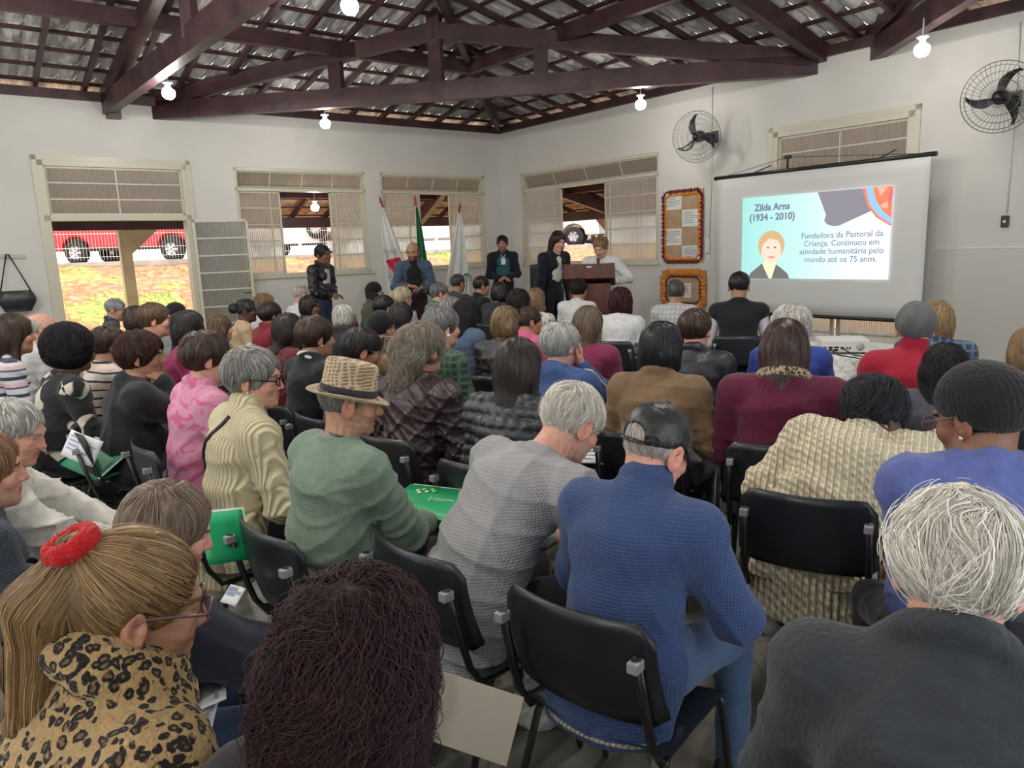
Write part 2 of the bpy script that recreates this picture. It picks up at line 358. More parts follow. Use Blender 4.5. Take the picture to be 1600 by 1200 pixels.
# hip rafter rising from the corner
hz = ZE + .2 - .12
MB().bar(RW(-.3, -.3, hz - .3 * TP), RW(6.3, 6.3, hz + 6.3 * TP), .09, .16).build('hip_rafter', M_wood, kind='structure', label='dark red hip rafter rising from the room corner', cat='beam')
# diagonal truss across the corner
ZB = 3.66
def truss(label, posts, chord, tops, sz=(.13, .24), extra=()):
    r = empty('roof_truss', kind='structure', label=label, cat='roof truss')
    MB().bar(chord[0], chord[1], *sz).build('bottom_chord', M_wood, r)
    for a, c in tops: MB().bar(a, c, sz[0], sz[1] * .85).build('top_chord', M_wood, r)
    for a, c, w in posts: MB().bar(a, c, w, .11, (0.3, 1, 0)).build('post', M_wood, r)
    return r
a = np.array(at_z(182, 178, 3.66)); c = np.array(at_z(1288, 101, 3.66)); mid = (a + c) / 2
def hroof(p):
    q = p - CN; return ZE + .2 + min(-(q @ U), q @ Vv) * TP
lerp = lambda q: a + (c - a) * q
apex = lerp(.49).copy(); apex[2] = hroof(apex) - .20
ta = lerp(.015).copy(); ta[2] = 3.73; tc = lerp(.985).copy(); tc[2] = 3.73
def topz(q): return (ta[2] + (apex[2] - ta[2]) * (q / .49)) if q < .49 else (tc[2] + (apex[2] - tc[2]) * ((1 - q) / .51))
posts = []
for q, w in ((.345, .18), (.635, .17)): p = lerp(q); posts.append((p - [0, 0, .05], np.array([p[0], p[1], topz(q)]), w))
kp = apex.copy(); posts.append((kp * [1, 1, 0] + [0, 0, 3.57], kp + [0, 0, .32], .18))
truss('long dark red truss cutting diagonally across the room corner, king post at its middle', posts, (a, c), [(ta, apex), (tc, apex)])
# truss from the left wall bearing, running parallel to the right wall
B0 = np.array(RW(6.72, .02, 3.68)); B1 = np.array(RW(6.35, L2 - .02, 3.68)); Bm = (B0 + B1) / 2
n_ = np.cross((B1 - B0) / np.linalg.norm(B1 - B0), Zup)
T1 = on_plane(262, 0, B0, n_); T0 = on_plane(172, 140, B0, n_)
sl = (T1 - T0); ap = B0 * 1. + (B1 - B0) * .5; ap[2] = 3.75 + 6.4 * TP * .95
bp = lambda q: B0 + (B1 - B0) * q
po = []
for px in (299, 392):
    for q in np.linspace(.02, .5, 400):
        pr = bp(q) - CAMP; x = 800 + FPX * (pr @ _r2) / (pr @ _fw)
        if x > px: break
    p = bp(q); po.append((p, np.array([p[0], p[1], 3.72 + (ap[2] - 3.72) * q / .5]), .13))
truss('near dark red truss running overhead from the left wall', po + [(bp(.5), ap, .14)], (B0, B1), [(B0 + [0, 0, .08], ap), (B1 + [0, 0, .08], ap)], (.13, .25))
MB().box((-.10, -.02, -.16), (.10, .14, .10), Matrix.Translation(Vector(B0 + Vv * .03 - [0, 0, .02]))  @ Matrix.Rotation(-AZ, 4, 'Z')).build('truss_bracket', M_wood, kind='structure', label='dark timber bracket under the near truss on the left wall', cat='bracket')
# pair of beams from the bearing on the right wall
D0 = at_z(1335, 100, 3.68); D1 = at_z(1500, -8, 3.68); D1 = D0 + (D1 - D0) * 2.2; dap = D0 + (D1 - D0) * .9; dap[2] = 4.55
truss('dark red truss running overhead from the right wall beside the second fan', [(D0 + (D1 - D0) * .6, D0 * .4 + dap * .6 + [0, 0, .1], .13)], (D0, D1), [(D0 + [0, 0, .10], dap)], (.13, .24))
C0 = at_z(1306, 98, 3.70); C1 = C0 - U * 6.0; C1[2] = C0[2] + 6.0 * TP * .97
MB().bar(C0, C1, .12, .21).build('principal_rafter', M_wood, kind='structure', label='thick dark red rafter climbing from the right wall bearing', cat='beam')
# slanted strut by the king post
MB().bar(RW(.55, .55, ZE + .1), RW(2.1, 2.1, 4.2), .05, .09).build('hip_strut', M_wood2, kind='structure', label='thin slanted strut below the hip rafter in the corner', cat='beam')

# ------------------------------------------------------------------ lamps
M_bulb = mat('lit_bulb', (1, 1, 1), .3, emit=(1, .97, .90), es=30)
M_white_plastic = mat('white_plastic', (.75, .75, .73), .4)
def bulb(label, loc, w=BULB_W):
    r = empty('ceiling_lamp', loc, label=label, cat='ceiling lamp', group='bare bulbs under the roof beams')
    b = MB(); b.lathe([(0, .10), (.055, .10), (.06, .085), (.03, .07), (.024, .03), (0, .03)], 20); b.tube([(0, 0, .09), (0, 0, .26)], .008, 6); b.build('lamp_holder', M_white_plastic, r)
    b = MB(); b.lathe([(0, -.095), (.04, -.088), (.066, -.06), (.074, -.025), (.066, .005), (.036, .03), (.022, .04), (0, .04)], 20); b.build('bulb', M_bulb, r)
    ld = bpy.data.lights.new('bulb_light', 'POINT'); ld.energy = w; ld.color = (1, .955, .88); ld.shadow_soft_size = .06
    lo = bpy.data.objects.new('bulb_light', ld); COL.objects.link(lo); lo.parent = r; lo.location = (0, 0, -.17)
    return r
def below(px, py, z): return Vector(at_z(px, py, z))
bulb('lit bare bulb near the left wall end of the overhead truss', below(263, 142, 3.49), 22)
bulb('lit bare bulb under the left half of the diagonal truss', below(508, 190, 3.42), 16)
bulb('lit bare bulb under the right half of the diagonal truss, left of the fan', below(1001, 160, 3.42), 13)
bulb('largest lit bulb at the top edge, left of the king post', below(546, 4, 3.60))
bulb('lit bare bulb near the right fan, high on the right wall side', below(1441, 73, 3.36), 9)
for s, t, w_ in ((9.5, 4, 'ahead of the left wall, outside the frame'), (9.5, 8.5, 'just behind the photographer'), (5.5, 9.8, 'right of the frame near the right wall'), (12.0, 6.0, 'far behind on the left'), (11.5, 11, 'far behind on the right'), (7.5, 7, 'above the front rows, over the frame')):
    bulb('lit bare bulb ' + w_, Vector(RW(s, t, 3.6)), BULB_W * 2.2)
# ------------------------------------------------------------------ outside
def outd(p): q = p - CN; return max(-(q @ Vv), q @ U)
def gz(p):
    d = outd(p); t = min(max((d - 3.4) / 6.2, 0), 1); return -.06 + 1.50 * t * t * (3 - 2 * t) ** .6 + (.10 if d > 9.7 else 0)
g = MB(); XS = np.linspace(-38, 34, 145); YS = np.linspace(0, 60, 121); G = []
for x in XS: G.append([(x, y, gz(np.array([x, y, 0])) - (.3 if outd(np.array([x, y, 0])) < 0 else 0)) for y in YS])
idx = lambda i, j: i * len(YS) + j
fs = [(idx(i, j), idx(i + 1, j), idx(i + 1, j + 1), idx(i, j + 1)) for i in range(len(XS) - 1) for j in range(len(YS) - 1) if max(outd(np.array([XS[i + a], YS[j + c], 0])) for a in (0, 1) for c in (0, 1)) > -.2]
g.add(np.array(G).reshape(-1, 3), fs, 0, True).build('ground', M_soil, kind='structure')
def OL(s, o, z): p = CN - U * s - Vv * o; return (p[0], p[1], z)       # outside the left wall
def OR(s, o, z): p = CN + Vv * s + U * o; return (p[0], p[1], z)
MB().box((-3, -3.0, -.08), (15, -TH, 0.0)).build('veranda_floor', M_concrete, kind='structure').matrix_world = ML
MB().box((-3, -3.0, -.08), (14, -TH, 0.0)).build('veranda_floor', M_concrete, kind='structure').matrix_world = MR
M_post = mat('ochre_post_paint', rough=.6, fn=noisy((.50, .40, .24), (.62, .52, .33), 3, .1))
M_vtile = mat('clay_roof_tile', rough=.7, fn=noisy((.45, .27, .17), (.66, .45, .30), 6, .3, .02, 20))
for M, L, nm in ((ML, L1, 'veranda_roof'), (MR, L2, 'veranda_roof')):
    r = empty(nm, kind='structure'); r.matrix_world = M; vt = .36; z0 = 3.40
    b = MB(); b.sheet([[(x, y, z0 + .10 + y * vt + .03 * cos(x * 2 * pi / .22)) for y in (-.22, -3.4)] for x in np.arange(-3.6, L + .5, .055)]); b.build('roof_tiles', M_vtile, r)
    for y in np.arange(-.35, -3.4, -.37): b = MB(); b.bar((-3, y, z0 + y * vt + .03), (L, y, z0 + y * vt + .03), .04, .03); b.build('roof_batten', M_wood2, r)
    for x in np.arange(-2.5, L, .7): b = MB(); b.bar((x, -.2, z0 - .2 * vt - .03), (x, -3.3, z0 - 3.3 * vt - .03), .06, .08); b.build('rafter', M_wood, r)
    b = MB(); b.bar((-2.9, -2.75, 2.22), (L, -2.75, 2.22), .12, .20); b.bar((-1.4, -1.35, 2.70), (L, -1.35, 2.70), .10, .22); b.build('veranda_beam', M_wood, r)
pd = on_plane(197, 400, np.array(OL(0, 2.75, 0)), Vv); s1 = -(pd - CN) @ U
pw = on_plane(962, 380, np.array(OR(0, 2.75, 0)), U); s4 = (pw - CN) @ Vv
def post(label, M, s, m=M_post):
    r = empty('veranda_post', kind='structure', label=label, cat='post'); r.matrix_world = M
    MB().box((s - .09, -2.84, 0), (s + .09, -2.66, 2.12)).build('post_shaft', m, r)
    b = MB(); b.add([(s, -2.70, 1.62), (s, -2.70, 2.12), (s - .55, -2.70, 2.12), (s, -2.80, 1.62), (s, -2.80, 2.12), (s - .55, -2.80, 2.12)], [(0, 1, 2), (3, 5, 4), (0, 2, 5, 3), (1, 4, 5, 2), (0, 3, 4, 1)]); b.build('bracket', m, r)
post('ochre veranda post with bracket seen through the open door', ML, s1)
post('brick coloured veranda post seen through the window beside the lectern', MR, s4, mat('brick_post_paint', rough=.7, fn=noisy((.45, .20, .12), (.60, .30, .20), 5, .2)))
for x in (s1 - 4.2,): post('ochre veranda post beyond the windows on the left wall', ML, x)
MB().bar(OR(s4, 0.2, 2.9), OR(s4, 2.8, 2.25), .12, .24).build('veranda_crossbeam', M_wood, kind='structure', label='broad dark red veranda beam seen above the lectern through the window', cat='beam')
MB().bar(OL(.9, 0.3, 2.95), OL(.2, 2.8, 2.25), .12, .26).build('veranda_crossbeam', M_wood, kind='structure', label='dark red veranda beam behind the flags', cat='beam')
lo = bulb('lit bulb under the veranda roof, seen through the middle window', Vector(on_plane(492, 322, np.array(OL(0, 1.3, 0)), Vv)), 12)
lo['group'] = 'bulb outside'; del lo['group']
# kerb and wire fence
kb = MB(); kb.box((-22, -9.95, 1.30), (22, -9.7, 1.60)); k = kb.build('kerb', M_concrete, kind='structure'); k.matrix_world = ML
kb = MB(); kb.box((-10, -9.95, 1.30), (26, -9.7, 1.60)); k = kb.build('kerb', M_concrete, kind='structure'); k.matrix_world = MR
M_wire = mat('white_fence_paint', (.85, .85, .82), .4)
r = empty('wire_fence', label='white wire fence along the kerb in front of the parked cars', cat='fence'); r.matrix_world = ML
for x in np.arange(-9.5, 21, 2.4): MB().box((x - .03, -9.86, 1.58), (x + .03, -9.80, 2.75)).build('fence_post', M_wire, r)
b = MB()
for z in (1.72, 1.95, 2.3, 2.65): b.box((-9.5, -9.838, z - .006), (20.6, -9.826, z + .006))
for x in np.arange(-9.5, 20.6, .075): b.box((x - .0025, -9.835, 1.64), (x + .0025, -9.83, 2.7))
b.build('wire_mesh', M_wire, r)

M_tyre = mat('tyre_rubber', (.02, .02, .02), .8); M_rim = mat('alloy_rim', (.62, .62, .64), .3, .8)
M_carglass = mat('car_glass', (.03, .035, .04), .08, spec=.8); M_lamp = mat('headlight', (.85, .87, .9), .15)
def car(label, cat, colour, loc, az, kind='pickup', spare=False):
    r = empty(cat.replace(' ', '_'), loc, -az, label=label, cat=cat); mc = mat('car_paint_' + kind + str(colour[0]), colour, .28, spec=.7)
    if kind == 'pickup': pr = [(-2.6, .45), (-2.62, .85), (-2.5, 1.05), (-1.45, 1.18), (-.75, 1.72), (.9, 1.76), (1.15, 1.2), (2.6, 1.2), (2.62, .5)]; win_ = [(-1.3, 1.2), (-.72, 1.64), (.82, 1.68), (1.02, 1.22)]
    else: pr = [(-2.2, .42), (-2.25, .85), (-2.1, 1.0), (-1.2, 1.12), (-.6, 1.62), (1.7, 1.68), (2.15, 1.1), (2.2, .45)]; win_ = [(-1.1, 1.14), (-.55, 1.55), (1.6, 1.6), (1.9, 1.16)]
    wx = (-1.60, 1.55) if kind == 'pickup' else (-1.4, 1.35); W2 = .88
    poly = []
    for a, c in zip(pr, pr[1:]): poly.append(a)
    poly.append(pr[-1])
    for w in wx[::-1]:
        for k in range(0, 9): an = pi * k / 8; poly.append((w + .46 * cos(an), .42 + .44 * sin(an)))
    n = len(poly); b = MB(); vs = [(x, -W2, z) for x, z in poly] + [(x, W2, z) for x, z in poly]
    b.add(vs, [tuple(range(n)), tuple(range(n, 2 * n))[::-1]] + [(i, n + i, n + (i + 1) % n, (i + 1) % n) for i in range(n)])
    o = b.build('car_body', mc, r); bevel(o, .05)
    b = MB(); vs = [(x, y, z) for y in (-W2 - .01, W2 + .01) for x, z in win_]; b.add(vs, [(0, 1, 2, 3), (7, 6, 5, 4), (0, 4, 5, 1), (1, 5, 6, 2), (2, 6, 7, 3), (3, 7, 4, 0)]); b.build('car_window', M_carglass, r)
    for y in (-1, 1):
        MB().box((pr[1][0] - .02, y * .75 - .12, .78), (pr[1][0] + .3, y * .75 + .12, .95), bev=.03).build('headlight', M_lamp, r)
    MB().box((-1.2, -W2 - .05, .40), (1.1, -W2 + .02, .48)).build('side_step', M_tyre, r)
    def wheel(M):
        b = MB(); b.lathe([(.20, -.11), (.35, -.11), (.375, -.07), (.375, .07), (.35, .11), (.20, .11)], 28, M); o = b.build('wheel', M_tyre, r)
        b = MB(); b.lathe([(0, -.05), (.20, -.02), (.22, -.10), (.235, -.11), (.235, -.05)], 24, M)
        for k in range(6): a = k * pi / 3; b.bar(M @ Vector((.03 * cos(a), .03 * sin(a), -.09)), M @ Vector((.21 * cos(a), .21 * sin(a), -.095)), .05, .03, M.to_3x3() @ Vector((0, 0, 1)))
        b.build('rim', M_rim, o)
    for w in wx:
        for y in (-1, 1): wheel(Matrix.Translation((w, y * .82, .375)) @ Matrix.Rotation(pi / 2 * (-1 if y < 0 else 1), 4, 'X'))
    if spare: wheel(Matrix.Translation((.9, -1.0, 1.0)) @ Matrix.Rotation(-pi / 2, 4, 'X'))
    return r
cz = 1.53
p = at_y(222, 400, 24); car('red pickup truck parked behind the fence, seen through the open door', 'pickup truck', (.50, .012, .025), (p[0], p[1], cz), radians(6), 'pickup')
p = at_y(478, 385, 29); car('white off-road vehicle with a spare wheel, seen through the middle window', 'car', (.8, .8, .8), (p[0], p[1], cz), radians(8), 'suv', True)
p = at_y(685, 385, 28); car('white car seen through the window behind the flags', 'car', (.75, .75, .76), (p[0], p[1], cz), radians(0), 'suv')
p = at_y(848, 385, 30); car('white car seen left of the lectern speakers through the window', 'car', (.78, .78, .78), (p[0], p[1], cz), radians(12), 'suv')
p = at_y(946, 375, 40); car('pale car parked far behind the brick coloured post', 'car', (.55, .58, .6), (p[0], p[1], cz + .1), radians(-20), 'suv')
def foliage(name, label, cat, loc, rad, n, col, trunk=0, leaf=.05):
    r = empty(name, loc, label=label, cat=cat); q = RNG.normal(size=(n, 3)); q /= np.linalg.norm(q, axis=1)[:, None]; q *= RNG.uniform(.55, 1, (n, 1)) ** .6
    q = q * rad + [0, 0, rad[2] + trunk]; b = MB(); A = RNG.normal(size=(n, 3)); B = RNG.normal(size=(n, 3)); A /= np.linalg.norm(A, axis=1)[:, None]; B = np.cross(A, B); B /= np.linalg.norm(B, axis=1)[:, None]
    vs = np.stack([q - A * leaf, q + B * leaf * .5, q + A * leaf, q - B * leaf * .5], 1).reshape(-1, 3); b.add(vs, [(4 * i, 4 * i + 1, 4 * i + 2, 4 * i + 3) for i in range(n)])
    b.build('foliage', col, r)
    if trunk:
        b = MB(); b.tube([(0, 0, -.3), (.05, 0, trunk * .6), (0, 0, trunk + rad[2])], [.12, .09, .04]); b.build('trunk', M_wood2, r)
    else: b = MB(); [b.tube([(0, 0, -.1), (rad[0] * .6 * cos(a), rad[1] * .6 * sin(a), rad[2])], .012, 5) for a in (0, 2, 4)]; b.build('stem', M_wood2, r)
M_leaf = mat('bright_leaf', rough=.6, fn=noisy((.22, .38, .03), (.48, .60, .08), 8, 0)); M_leaf2 = mat('yellow_leaf', rough=.6, fn=noisy((.35, .42, .05), (.62, .60, .12), 2, 0))
for lab, px, py, y in (('bright green shrub at the left edge of the doorway', 107, 478, 11.3), ('bright green shrub at the right of the doorway', 283, 466, 12.2)):
    p = at_y(px, py, y); foliage('shrub', lab, 'shrub', (p[0], p[1], gz(p) - .05), (.45, .35, .26), 1500, M_leaf, leaf=.045)
p = at_y(925, 370, 37); foliage('tree', 'yellow green tree beyond the white car, behind the lectern speakers', 'tree', (p[0], p[1], 1.6), (2.2, 2, 1.8), 5000, M_leaf2, .8, .13)
p = at_y(968, 370, 33); foliage('tree', 'reddish tree right of the yellow green one, outside the window', 'tree', (p[0], p[1], 1.6), (.8, .8, 1.0), 1800, mat('rust_leaf', (.55, .28, .14), .7), .7, .1)
# weeds on the slope: nobody could count them
b = MB()
for i in range(5200):
    s, o = RNG.uniform(0, 16), RNG.uniform(3.6, 9.4); p = np.array(OL(s, o, 0))
    if noise_ok := (math.sin(s * 1.3 + 1) * math.cos(o * 1.1) + RNG.uniform(-.8, .8) > .1):
        z = gz(p); h = RNG.uniform(.06, .2); d = RNG.normal(size=2) * .05; w = .012
        b.add([(p[0] - w, p[1], z), (p[0] + w, p[1], z), (p[0] + d[0], p[1] + d[1], z + h)], [(0, 1, 2)])
b.build('weeds', mat('dry_grass', rough=.8, fn=noisy((.30, .36, .06), (.66, .58, .30), 1.5, 0)), kind='stuff', label='dry and green weeds covering the earth slope outside', cat='grass')

# ------------------------------------------------------------------ things on the walls
def fan(label, px, py, rz_extra, spin, roll):
    p = on_plane(px, py, CN - U * .42, U); nrm = -U * cos(rz_extra) + Vv * sin(rz_extra); nrm = Vector(nrm) + Vector((0, 0, -.16)); nrm.normalize()
    r = empty('wall_fan', p, label=label, cat='wall fan'); q = nrm.to_track_quat('Z', 'Y').to_matrix().to_4x4() @ Matrix.Rotation(roll, 4, 'Z'); R = .335
    b = MB()
    def cage(sgn):
        for rr, zz in ((.335, 0), (.30, .045), (.24, .075), (.17, .088), (.09, .095)): b.tube([q @ Vector((rr * cos(a), rr * sin(a), zz * sgn)) for a in np.linspace(0, 2 * pi, 49)], .002 if rr < .33 else .004, 5, caps=False)
        for k in range(44):
            a = 2 * pi * k / 44; b.tube([q @ Vector((rr * cos(a + tw), rr * sin(a + tw), zz * sgn)) for rr, zz, tw in ((.335, 0, 0), (.29, .05, .03), (.2, .082, .09), (.06, .097, .2))], .0012, 4, caps=False)
    cage(1); cage(-1); b.build('cage', mat('fan_cage_wire', (.20, .19, .18), .4, .6), r)
    b = MB(); b.lathe([(0, .06), (.035, .055), (.045, .03), (.045, -.05), (.075, -.07), (.075, -.19), (.05, -.22), (0, -.22)], 20, q); b.build('motor', M_black, r)
    for k in range(3):
        a0 = spin + k * 2 * pi / 3; rows = []
        for t in np.linspace(0, 1, 9):
            rr = .04 + .25 * t; wd = .035 + .055 * sin(pi * min(t * 1.1, 1)) ** .8 * (1 if t < .9 else .5); sw = -.5 * t * t
            rows.append([q @ Vector((rr * cos(a0 + sw) - u * wd * sin(a0 + sw), rr * sin(a0 + sw) + u * wd * cos(a0 + sw), .02 + u * .045 * (1 - .5 * t))) for u in np.linspace(-.5, .5, 5)])
        MB().sheet(rows, .004).build('fan_blade', M_black, r)
    w = Vector(p) * 1; tow = Vector(U) * .42; a = q @ Vector((0, 0, -.2))
    b = MB(); b.tube([a, a * .5 + (tow + Vector((0, 0, .02))) * .5 + Vector((0, 0, .04)), tow * .93 + Vector((0, 0, .02))], .022, 8); b.bar(tow * .90 + Vector((0, 0, .02)), tow * .995 + Vector((0, 0, .02)), .10, .16); b.build('wall_bracket', M_black, r)
fan('black wall fan left of the projector screen, above the cork boards', 1088, 214, .35, 2.0, 0)
fan('black wall fan at the right edge of the photo, highest on the wall', 1562, 152, .30, 1.15, .3)
def wpt(px, py, off): return Vector(on_plane(px, py, CN - U * off, U))
def conduit(label, pts, end=None):
    r = empty('cable_conduit', wpt(*pts[0], .012), label=label, cat='cable conduit'); o = r.location
    MB().tube([wpt(a, c, .012) - o for a, c in pts], .006, 6).build('tube', M_white_plastic, r); return r
conduit('thin white cable running down the wall past the left fan', [(1113, 136), (1111, 300), (1108, 378)])
conduit('thin white cable running down the wall past the right fan', [(1594, 34), (1590, 110), (1582, 222), (1573, 334)])
def wbox(name, label, cat, px, py, w, h, d, m, detail=None):
    p = wpt(px, py, .001); M = Matrix(((Vv[0], -U[0], 0, p.x), (Vv[1], -U[1], 0, p.y), (0, 0, 1, p.z), (0, 0, 0, 1)))
    r = empty(name, label=label, cat=cat); r.matrix_world = M
    MB().box((-w / 2, 0, -h / 2), (w / 2, d, h / 2), bev=min(.008, d * .3)).build('cover', m, r)
    if detail: b = MB(); [b.box((-w * .18, d, z - .012), (w * .18, d + .006, z + .012)) for z in detail]; b.build('switch', M_white_plastic, r)
    return r
wbox('switch_box', 'white switch box at the end of the left fan cable, beside the cork board', 'switch', 1107, 384, .07, .20, .03, M_white_plastic, (-.05, 0, .05))
wbox('socket_plate', 'small white socket plate below the switch box', 'socket', 1108, 402, .06, .09, .01, M_white_plastic, (0,))
wbox('fan_control', 'small black dangling fan control on the right wall', 'switch', 1571, 346, .07, .12, .03, M_black, (0,))

# cork boards with ruffled borders
M_kraft = mat('kraft_paper', rough=.85, fn=noisy((.42, .29, .17), (.50, .36, .22), 6, .15)); M_paper = mat('white_paper', (.76, .78, .74), .7)
M_burg = mat('burgundy_crepe', rough=.8, fn=noisy((.10, .015, .02), (.20, .03, .035), 20, .4)); M_orange = mat('orange_crepe', rough=.8, fn=noisy((.60, .17, .02), (.80, .30, .05), 14, .4))
M_ink = mat('grey_print', (.25, .25, .25), .8); M_redink = mat('red_print', (.55, .06, .04), .8)
def board(label, x0, x1, z0, z1, outer, inner, ow, iw, amp):
    r = empty('notice_board', label=label, cat='notice board'); r.matrix_world = MR @ Matrix.Translation(((x0 + x1) / 2, .004, (z0 + z1) / 2)); w, h = x1 - x0, z1 - z0
    MB().box((-w / 2 + .01, 0, -h / 2 + .01), (w / 2 - .01, .02, h / 2 - .01)).build('backing', M_kraft, r)
    def ruffle(nm, m, inset, wd, yy, A, per):
        pts = []; ww, hh = w / 2 - inset, h / 2 - inset; rad = .06; P4 = [(ww, hh), (-ww, hh), (-ww, -hh), (ww, -hh)]; path = []
        for k in range(4):
            a, c = np.array(P4[k]), np.array(P4[(k + 1) % 4]); d = (c - a) / np.linalg.norm(c - a); L = np.linalg.norm(c - a); n_ = int(L / .012); nr = np.array([-d[1], d[0]])
            for i in range(n_): s = rad + (L - 2 * rad) * i / n_; path.append((a + d * s, nr))
        rows = []; s = 0
        for i, (pt, nr) in enumerate(path + path[:1]):
            f = sin(i * .012 * 2 * pi / per) + .5 * sin(i * .53); rows.append([(pt[0] + nr[0] * u * -1 * (wd + A * .5 * f), yy + .012 + A * .6 * f * abs(u) * 2, pt[1] + nr[1] * u * -1 * (wd + A * .5 * f)) for u in (-.5, 0, .5)])
        MB().sheet(rows, .003).build(nm, m, r)
    ruffle('outer_border', outer, ow * .4, ow, .02, amp, .07); ruffle('inner_border', inner, ow + iw * .2, iw, .017, amp * .25, .05)
    return r
def wl(px, py): p = on_plane(px, py, CN.astype(float), U); return float((p - CN) @ Vv), float(p[2])
xa, za = wl(1037, 413); xb, zb = wl(1101, 293); B1c = (xa, xb, za + .02, zb)
board('tall brown paper notice board with burgundy ruffled edge, right of the window', xa, xb, za + .02, zb, M_burg, M_orange, .05, .055, .02)
xc, zc_ = wl(1035, 482); xd, zd = wl(1105, 421)
board('smaller notice board with orange ruffled border below the tall one', xc, xd, zc_, zd, M_orange, M_burg, .10, .03, .02)
def paper(label, px0, py0, px1, py1, seed, red=False):
    x0, z1 = wl(px0, py0); x1, z0 = wl(px1, py1)
    r = empty('pinned_sheet', label=label, cat='paper sheet', group='sheets on the notice boards'); r.matrix_world = MR @ Matrix.Translation(((x0 + x1) / 2, .030, (z0 + z1) / 2)); w, h = (x1 - x0) / 2, (z1 - z0) / 2
    MB().box((-w, 0, -h), (w, .002, h)).build('page', M_paper, r); b = MB(); rr = random.Random(seed)
    for k in range(7): zz = h * (.65 - k * .2); b.box((-w * .75, .002, zz - .004), (w * (.75 if rr.random() < .6 else .2), .003, zz + .004))
    b.build('print', M_redink if red else M_ink, r)
paper('white sheet at the top left of the tall notice board', 1041, 303, 1067, 327, 1)
paper('white sheet second from the top of the tall notice board, at right', 1068, 328, 1096, 353, 2)
paper('white sheet third from the top of the tall notice board, at left', 1041, 358, 1067, 383, 3)
paper('white sheet lowest on the tall notice board, at right', 1068, 384, 1096, 405, 4)
paper('single white sheet with red print on the orange bordered board', 1071, 442, 1082, 465, 5, True)

# handbag on a peg rail
M_leather = mat('black_leather', rough=.35, spec=.6, fn=noisy((.012, .014, .02), (.03, .032, .04), 8, .25, .01, 40))
def lp(px, py, off): return Vector(on_plane(px, py, CN + Vv * off, Vv))
b = MB(); o = lp(10, 399, .02); b.bar(lp(-40, 398, .015), lp(39, 401, .015), .05, .03, Vv); b.build('peg_rail', mat('grey_board', (.50, .49, .47), .6), kind='structure', label='grey board rail on the left wall holding the handbag', cat='rail')
r = empty('handbag', lp(27, 470, .13), label='black leather handbag with a long strap hanging on the left wall', cat='handbag'); o = r.location; MW = Matrix(((-U[0], Vv[0], 0, 0), (-U[1], Vv[1], 0, 0), (0, 0, 1, 0), (0, 0, 0, 1)))
b = MB(); n_ = 14; rows = []
for i in range(n_):
    t = i / (n_ - 1); z = .13 - .27 * t; w = (.165 + .05 * sin(pi * min(t * 1.2, 1))) * (1 if t < .85 else sqrt(max(0, 1 - ((t - .85) / .16) ** 2)) * .25 + .75); dd = .022 + .05 * sin(pi * min(.95, t + .1)) ** .7
    rows.append([MW @ Vector((w * abs(cos(a)) ** .6 * (1 if cos(a) > 0 else -1), dd * sin(a), z)) for a in np.linspace(0, 2 * pi, 25)])
b.sheet(rows); b.add([rows[-1][k] for k in range(24)], [tuple(range(24))]); b.add([rows[0][k] for k in range(24)], [tuple(range(24))[::-1]]); b.build('bag_body', M_leather, r)
hk = lp(11, 397, .05) - o
for s in (-1, 1): MB().tube([MW @ Vector((s * .165, 0, .12)), hk * .5 + MW @ Vector((s * .085, .01, .07)), hk + MW @ Vector((s * .01, 0, .0))], .009, 6, flat=.4).build('strap', M_leather, r)

# ------------------------------------------------------------------ flags
def flag_pole(label, top, base, flagfn):
    r = empty('flag', base, label=label, cat='flag', group='flags on poles in the corner'); t = Vector(top) - Vector(base)
    MB().tube([(0, 0, 0), t], .013, 10).build('pole', mat('varnished_pole', (.62, .50, .38), .4), r)
    b = MB(); M = Matrix.Translation(t) @ t.to_track_quat('Z', 'Y').to_matrix().to_4x4(); b.lathe([(.014, -.02), (.022, 0), (.014, .02), (.024, .05), (.018, .10), (0, .16)], 12, M); b.build('finial', mat('dark_red_finial', (.22, .05, .04), .4), r)
    flagfn(r, t)
M_fw = mat('white_flag_cloth', rough=.7, fn=noisy((.62, .63, .60), (.70, .71, .68), 3, .1)); M_fr = mat('red_flag_cloth', (.58, .02, .05), .7); M_fg = mat('green_flag_cloth', (.02, .16, .08), .7); M_fy = mat('yellow_flag_cloth', (.65, .50, .04), .7); M_fb = mat('blue_flag_cloth', (.02, .05, .25), .7)
def drape(r, t, L, w0, w1, side, mats, pick, folds=4.0, skew=0.0):
    d = -t.normalized(); X = Vector((1, 0, 0)) * side; Y = Vector((0, -1, 0)); rows = []; n, m = 40, 33
    for i in range(n + 1):
        v = i / n; st = t + d * (.04 + L * v); w = w0 + (w1 - w0) * v ** .8; row = []
        for j in range(m):
            u = j / (m - 1); row.append(st + X * (w * u + skew * v * u) + Y * (.018 + (.035 * v + .01) * sin(u * folds * 2 * pi + v * 2) ) + Vector((0, 0, -.10 * u * u * v)))
        rows.append(row)
    b = MB(); G = rows
    b.sheet(rows, .003)
    nf = n * (m - 1)
    for k in range(len(b.f)):
        q = k % nf if k < 2 * nf else 0; i, j = divmod(q, m - 1); b.m[k] = pick((j + .5) / (m - 1), (i + .5) / n)
    o = b.build('cloth', mats, r); return rows, o
pb = at_y(655, 470, 11.6)
def pole_pts(x1, y1, x2, y2, d1, d2):
    a, c = at_y(x1, y1, d1), at_y(x2, y2, d2); k = (c[2] - .03) / (a[2] - c[2]); q = c + (c - a) * k; return tuple(a), tuple(q)
